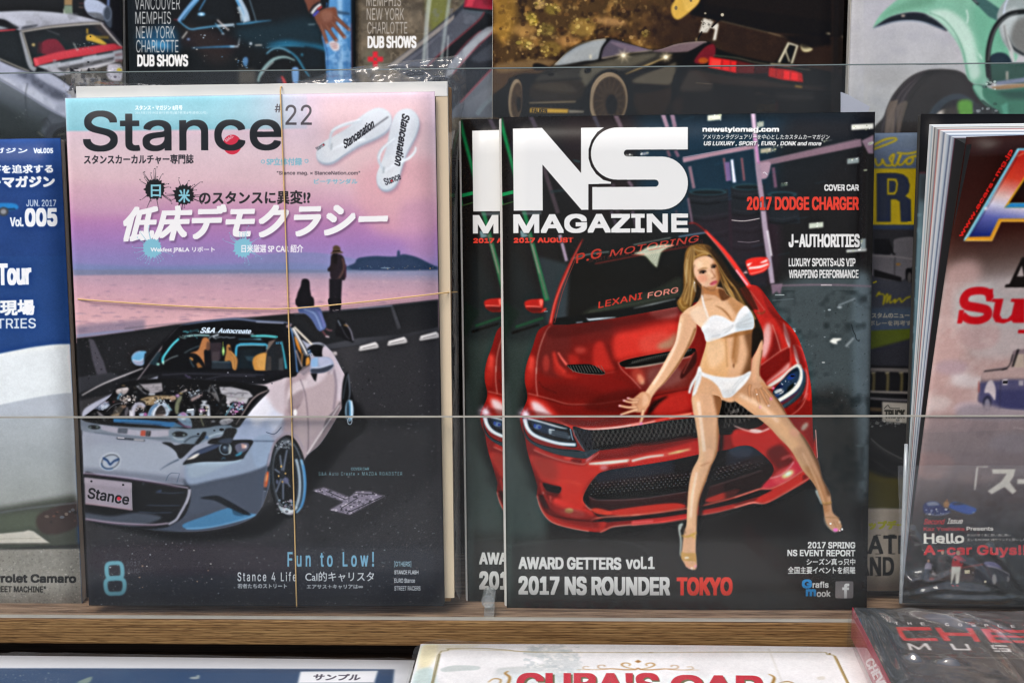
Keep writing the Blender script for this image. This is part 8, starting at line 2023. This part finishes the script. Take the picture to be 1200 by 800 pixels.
# wedge of pages and dark gap behind it
m, N, K, b = new_mat('page_edges_and_gap_shade')
at_ = N.new('ShaderNodeUVMap'); at_.uv_map = 'UVMap'
sp = N.new('ShaderNodeSeparateXYZ'); K.new(at_.outputs[0], sp.inputs[0])
rp = N.new('ShaderNodeValToRGB'); rp.color_ramp.interpolation = 'LINEAR'
stops = [(0, 'd8dcdc'), (.04, 'e6e6e2'), (.09, 'a8bcc4'), (.12, 'eceae4'), (.16, '5a5c60'), (.19, 'd8d4cc'), (.25, '8a9298'), (.28, 'b8584e'), (.31, 'ece8e2'), (.36, 'd0d4d8'), (.42, '6a7a90'), (.45, 'e4e4e4'), (.52, 'c8d4dc'), (.58, '4a5a7c'), (.61, 'd4d8dc'), (.66, 'a0a8b4'), (.70, '5a2a3c'), (.72, '151416'), (1, '0c0c0d')]  # last black stops paint the shade of the gap between pages and cover
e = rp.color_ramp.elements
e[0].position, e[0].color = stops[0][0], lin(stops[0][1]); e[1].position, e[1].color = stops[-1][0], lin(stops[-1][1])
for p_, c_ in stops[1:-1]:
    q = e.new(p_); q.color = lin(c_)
nz = N.new('ShaderNodeTexNoise'); nz.inputs['Scale'].default_value = 1; nz.inputs['Detail'].default_value = 4
mp = N.new('ShaderNodeMapping'); mp.inputs['Scale'].default_value = (90, 3, 1); K.new(at_.outputs[0], mp.inputs[0]); K.new(mp.outputs[0], nz.inputs[0])
ma = N.new('ShaderNodeMath'); ma.operation = 'MULTIPLY_ADD'; ma.inputs[1].default_value = .06; K.new(nz.outputs[0], ma.inputs[0])
sb = N.new('ShaderNodeMath'); sb.operation = 'SUBTRACT'; sb.inputs[1].default_value = .03
K.new(sp.outputs[0], ma.inputs[2]); K.new(ma.outputs[0], sb.inputs[0]); K.new(sb.outputs[0], rp.inputs[0]); K.new(rp.outputs[0], b.inputs['Base Color'])
b.inputs['Roughness'].default_value = .7
pb = RACK.p(*RACK.at(1053.5, 706, -.001), -.001); pt = RACK.p(*RACK.at(1089, 146, -.001), -.001)
vs, fs, uv = [], [], []
KX, KY = 14, 20
for side in (0, 1):
    for j in range(KY + 1):
        for i in range(KX + 1):
            a, bb = i / KX, j / KY
            back = pb * (1 - bb) + pt * bb
            front = BL * (1 - bb) + TL * bb - RACK.n * (.0045 * math.sin(math.pi * bb) + .0006) + RACK.x * .0004
            top_drop = RACK.y * (-.004 * a * bb)
            vs.append(back * (1 - a) + front * a + top_drop + RACK.x * (.20 * side) - RACK.n * (.014 * side * a)); uv.append((a, bb))
n_ = (KX + 1) * (KY + 1)
for j in range(KY):
    for i in range(KX):
        q = j * (KX + 1) + i
        fs += [(q, q + 1, q + KX + 2, q + KX + 1)]
for i in range(KX):
    q = KY * (KX + 1) + i
    fs += [(q, q + 1, n_ + q + 1, n_ + q)]
    fs += [(i, n_ + i, n_ + i + 1, i + 1)]
for j in range(KY):
    q = j * (KX + 1)
    fs += [(q, q + KX + 1, n_ + q + KX + 1, n_ + q), (q + KX, n_ + q + KX, n_ + q + 2 * KX + 1, q + 2 * KX + 1)]
mesh('page_block', vs, fs, m, fan, uv)
SF = pxseg(RACK, .016, [(1056, 690, 1120, 672), (1058, 700, 1110, 688), (1060, 684, 1090, 668), (1060, 676, 1104, 680), (1075, 640, 1098, 668), (1068, 620, 1092, 655), (1100, 690, 1170, 694), (1140, 660, 1168, 690), (1150, 652, 1180, 700), (1085, 702, 1200, 704), (1056, 660, 1075, 700), (1110, 650, 1150, 668), (1160, 640, 1200, 690)])
film('sleeve', [(1052, 545), (1054, 620), (1053, 708)], [(1290, 545), (1290, 620), (1290, 712)], lambda s_, f: .0115 + .012 * (1 - s_), fan, 90, 150, .0012, 11, FILM, freq=42, fold=SF)
sv = [RACK.p(*RACK.at(x, y, .012), .012) for x, y in ((1062, 520), (1059, 600), (1055.5, 706))]
mesh('sleeve_seam', *tube(sv, .0011, 8), clear_mat('seam_plastic', (.9, .92, .92, 1), .1, .15, .5, (.8, .84, .86, 1)), fan, smooth=True)

# ------------------------------------------------------------------ lower shelf: things lying flat
g_lo = 'publications lying flat on the lower shelf'
fl = Frame((0, 0, -.1585), (1, 0, 0), (0, 1, 0))
rc = Rect(fl, (-230, 766), (486, 772.5), (-250, 1200), 0)
blue = magazine('navy blue magazine with a white sample sticker, lying flat at lower left', rc, art_blue_sample(rc), th=.006, group=g_lo, rough=.4)
film('wrapper', [(-120, 764), (0, 765), (30, 763.5), (200, 766.5), (380, 769.5), (470, 770.5), (488, 774)], [(-120, 840), (0, 840), (200, 840), (380, 840), (480, 840)], lambda s_, f: .0009, blue, 90, 30, .0005, 21, FILM2, fr=fl, freq=46)
fl = Frame((0, 0, -.1525), (1, 0, 0), (0, 1, 0))
rc = Rect(fl, (493, 754), (1012, 757), (440, 1200), 0)
cuba = magazine('white magazine with gold scroll border and red capitals, lying flat at the front', rc, art_cuba(rc), th=.011, group=g_lo, rough=.5, bulge=.001)
film('wrapper', [(484, 764), (489, 756), (513, 748.5), (540, 750), (620, 753), (800, 755), (1000, 757)], [(462, 860), (520, 860), (700, 860), (900, 860), (1040, 860)], lambda s_, f: .0010, cuba, 80, 30, .0004, 23, FILM2, fr=fl, freq=36)

# the thick wrapped book
ZB, ZT = -.1525, -.1340
ang = math.radians(-2.57)
by = np.array([-math.sin(ang), math.cos(ang), 0]); bx = np.array([math.cos(ang), math.sin(ang), 0])
c0 = np.array([.0938, -.0372, 0])              # far left corner
BW, BH = .235, .29
bfr = Frame((c0[0], c0[1], ZT), bx, by)
bk = empty('book', (c0[0] + .1, c0[1] - .12, ZB), 'thick shrink-wrapped book with red spine and dark cover, lying flat at lower right', 'book', g_lo)
bq = [proj(bfr.p(u, v)) for u, v in ((0, 0), (BW, 0), (BW, -BH), (0, -BH))]
Ab = art_chevy(bq, BW, BH)
vs, fs = box(bfr, 0, BW, -BH, 0, -.0004, 0)
uvs = [(((np.array(v) - bfr.o) @ bfr.x) / BW, 1 + ((np.array(v) - bfr.o) @ bfr.y) / BH) for v in vs]
mesh('front_cover', vs, fs, print_mat('printed_cover', Ab, .38), bk, uvs)
th = ZT - ZB
sfr = Frame(bfr.p(-.0004, 0, -th), -bfr.y, bfr.n)     # spine plane, x runs towards the camera, y up
sq = [proj(sfr.p(u, v)) for u, v in ((0, th), (BH, th), (BH, 0), (0, 0))]
As = art_chevy_spine(sq, BH, th)
vs, fs = box(sfr, 0, BH, 0, th - .0001, -.0004, 0)
uvs = [(((np.array(v) - sfr.o) @ sfr.x) / BH, ((np.array(v) - sfr.o) @ sfr.y) / th) for v in vs]
mesh('spine', vs, fs, print_mat('printed_spine', As, .38), bk, uvs)
mesh('page_block', *box(bfr, .001, BW - .002, -BH + .002, -.003, -th + .0015, -.0005), PAPER, bk)
mesh('back_cover', *box(bfr, .0004, BW, -BH, 0, -th, -th + .0014), COVER_BACK, bk)


def wrap():
    """shrink wrap: over the top, round the spine and the far edge, crinkled"""
    vs, fs = [], []
    nx, ny = 260, 190
    WF = pxseg(bfr, .001, [(1046, 706, 1200, 762), (1050, 712, 1130, 738), (1070, 712, 1200, 744), (1110, 724, 1200, 752), (1120, 716, 1180, 722), (1130, 728, 1210, 775), (1060, 770, 1080, 774), (1005, 712, 1030, 770), (1015, 712, 1060, 790), (1080, 708, 1210, 716), (1012, 706, 1050, 730), (1100, 776, 1125, 778), (1140, 740, 1200, 800), (1030, 704, 1090, 722), (1180, 712, 1215, 722)])
    for j in range(ny + 1):
        for i in range(nx + 1):
            a, b_ = i / nx, j / ny
            s_ = -th - .002 + a * (BW + th)                # runs up the spine, then across the cover
            v = .004 - b_ * (BH * .75)
            if s_ < 0:
                u, d = -.0016, s_
            else:
                u, d = s_, .0012
            if abs(s_) < .004:
                f = s_ / .004; u = max(-.0016, s_ * .5 + .0006 * f); d = min(.0012, s_ * .6 + .0006)
            if v > -.004:
                d -= (v + .004) * .8
            q = Vector((u * 34 + v * 16, v * 26 - u * 14, 3.1))
            r = (abs(mnoise.noise(q)) - .2) + .5 * (abs(mnoise.noise(q * 2.6)) - .2)
            h = (.0016 * r + folds(u, v, WF, .0038, .0025)) * min(1, max(.15, -v / .02))
            P = bfr.p(u, v, d)
            P = P + bfr.n * max(h, -.0008) if s_ > 0 else P - bfr.x * max(.6 * h, -.0006)
            vs.append(P)
    for j in range(ny):
        for i in range(nx):
            q = j * (nx + 1) + i
            fs.append((q, q + nx + 1, q + nx + 2, q + 1))
    return mesh('shrink_wrap', vs, fs, clear_mat('shrink_film', (.97, .975, .98, 1), gloss=.17, rough=.1, haze=.06), bk, smooth=True)


wrap()
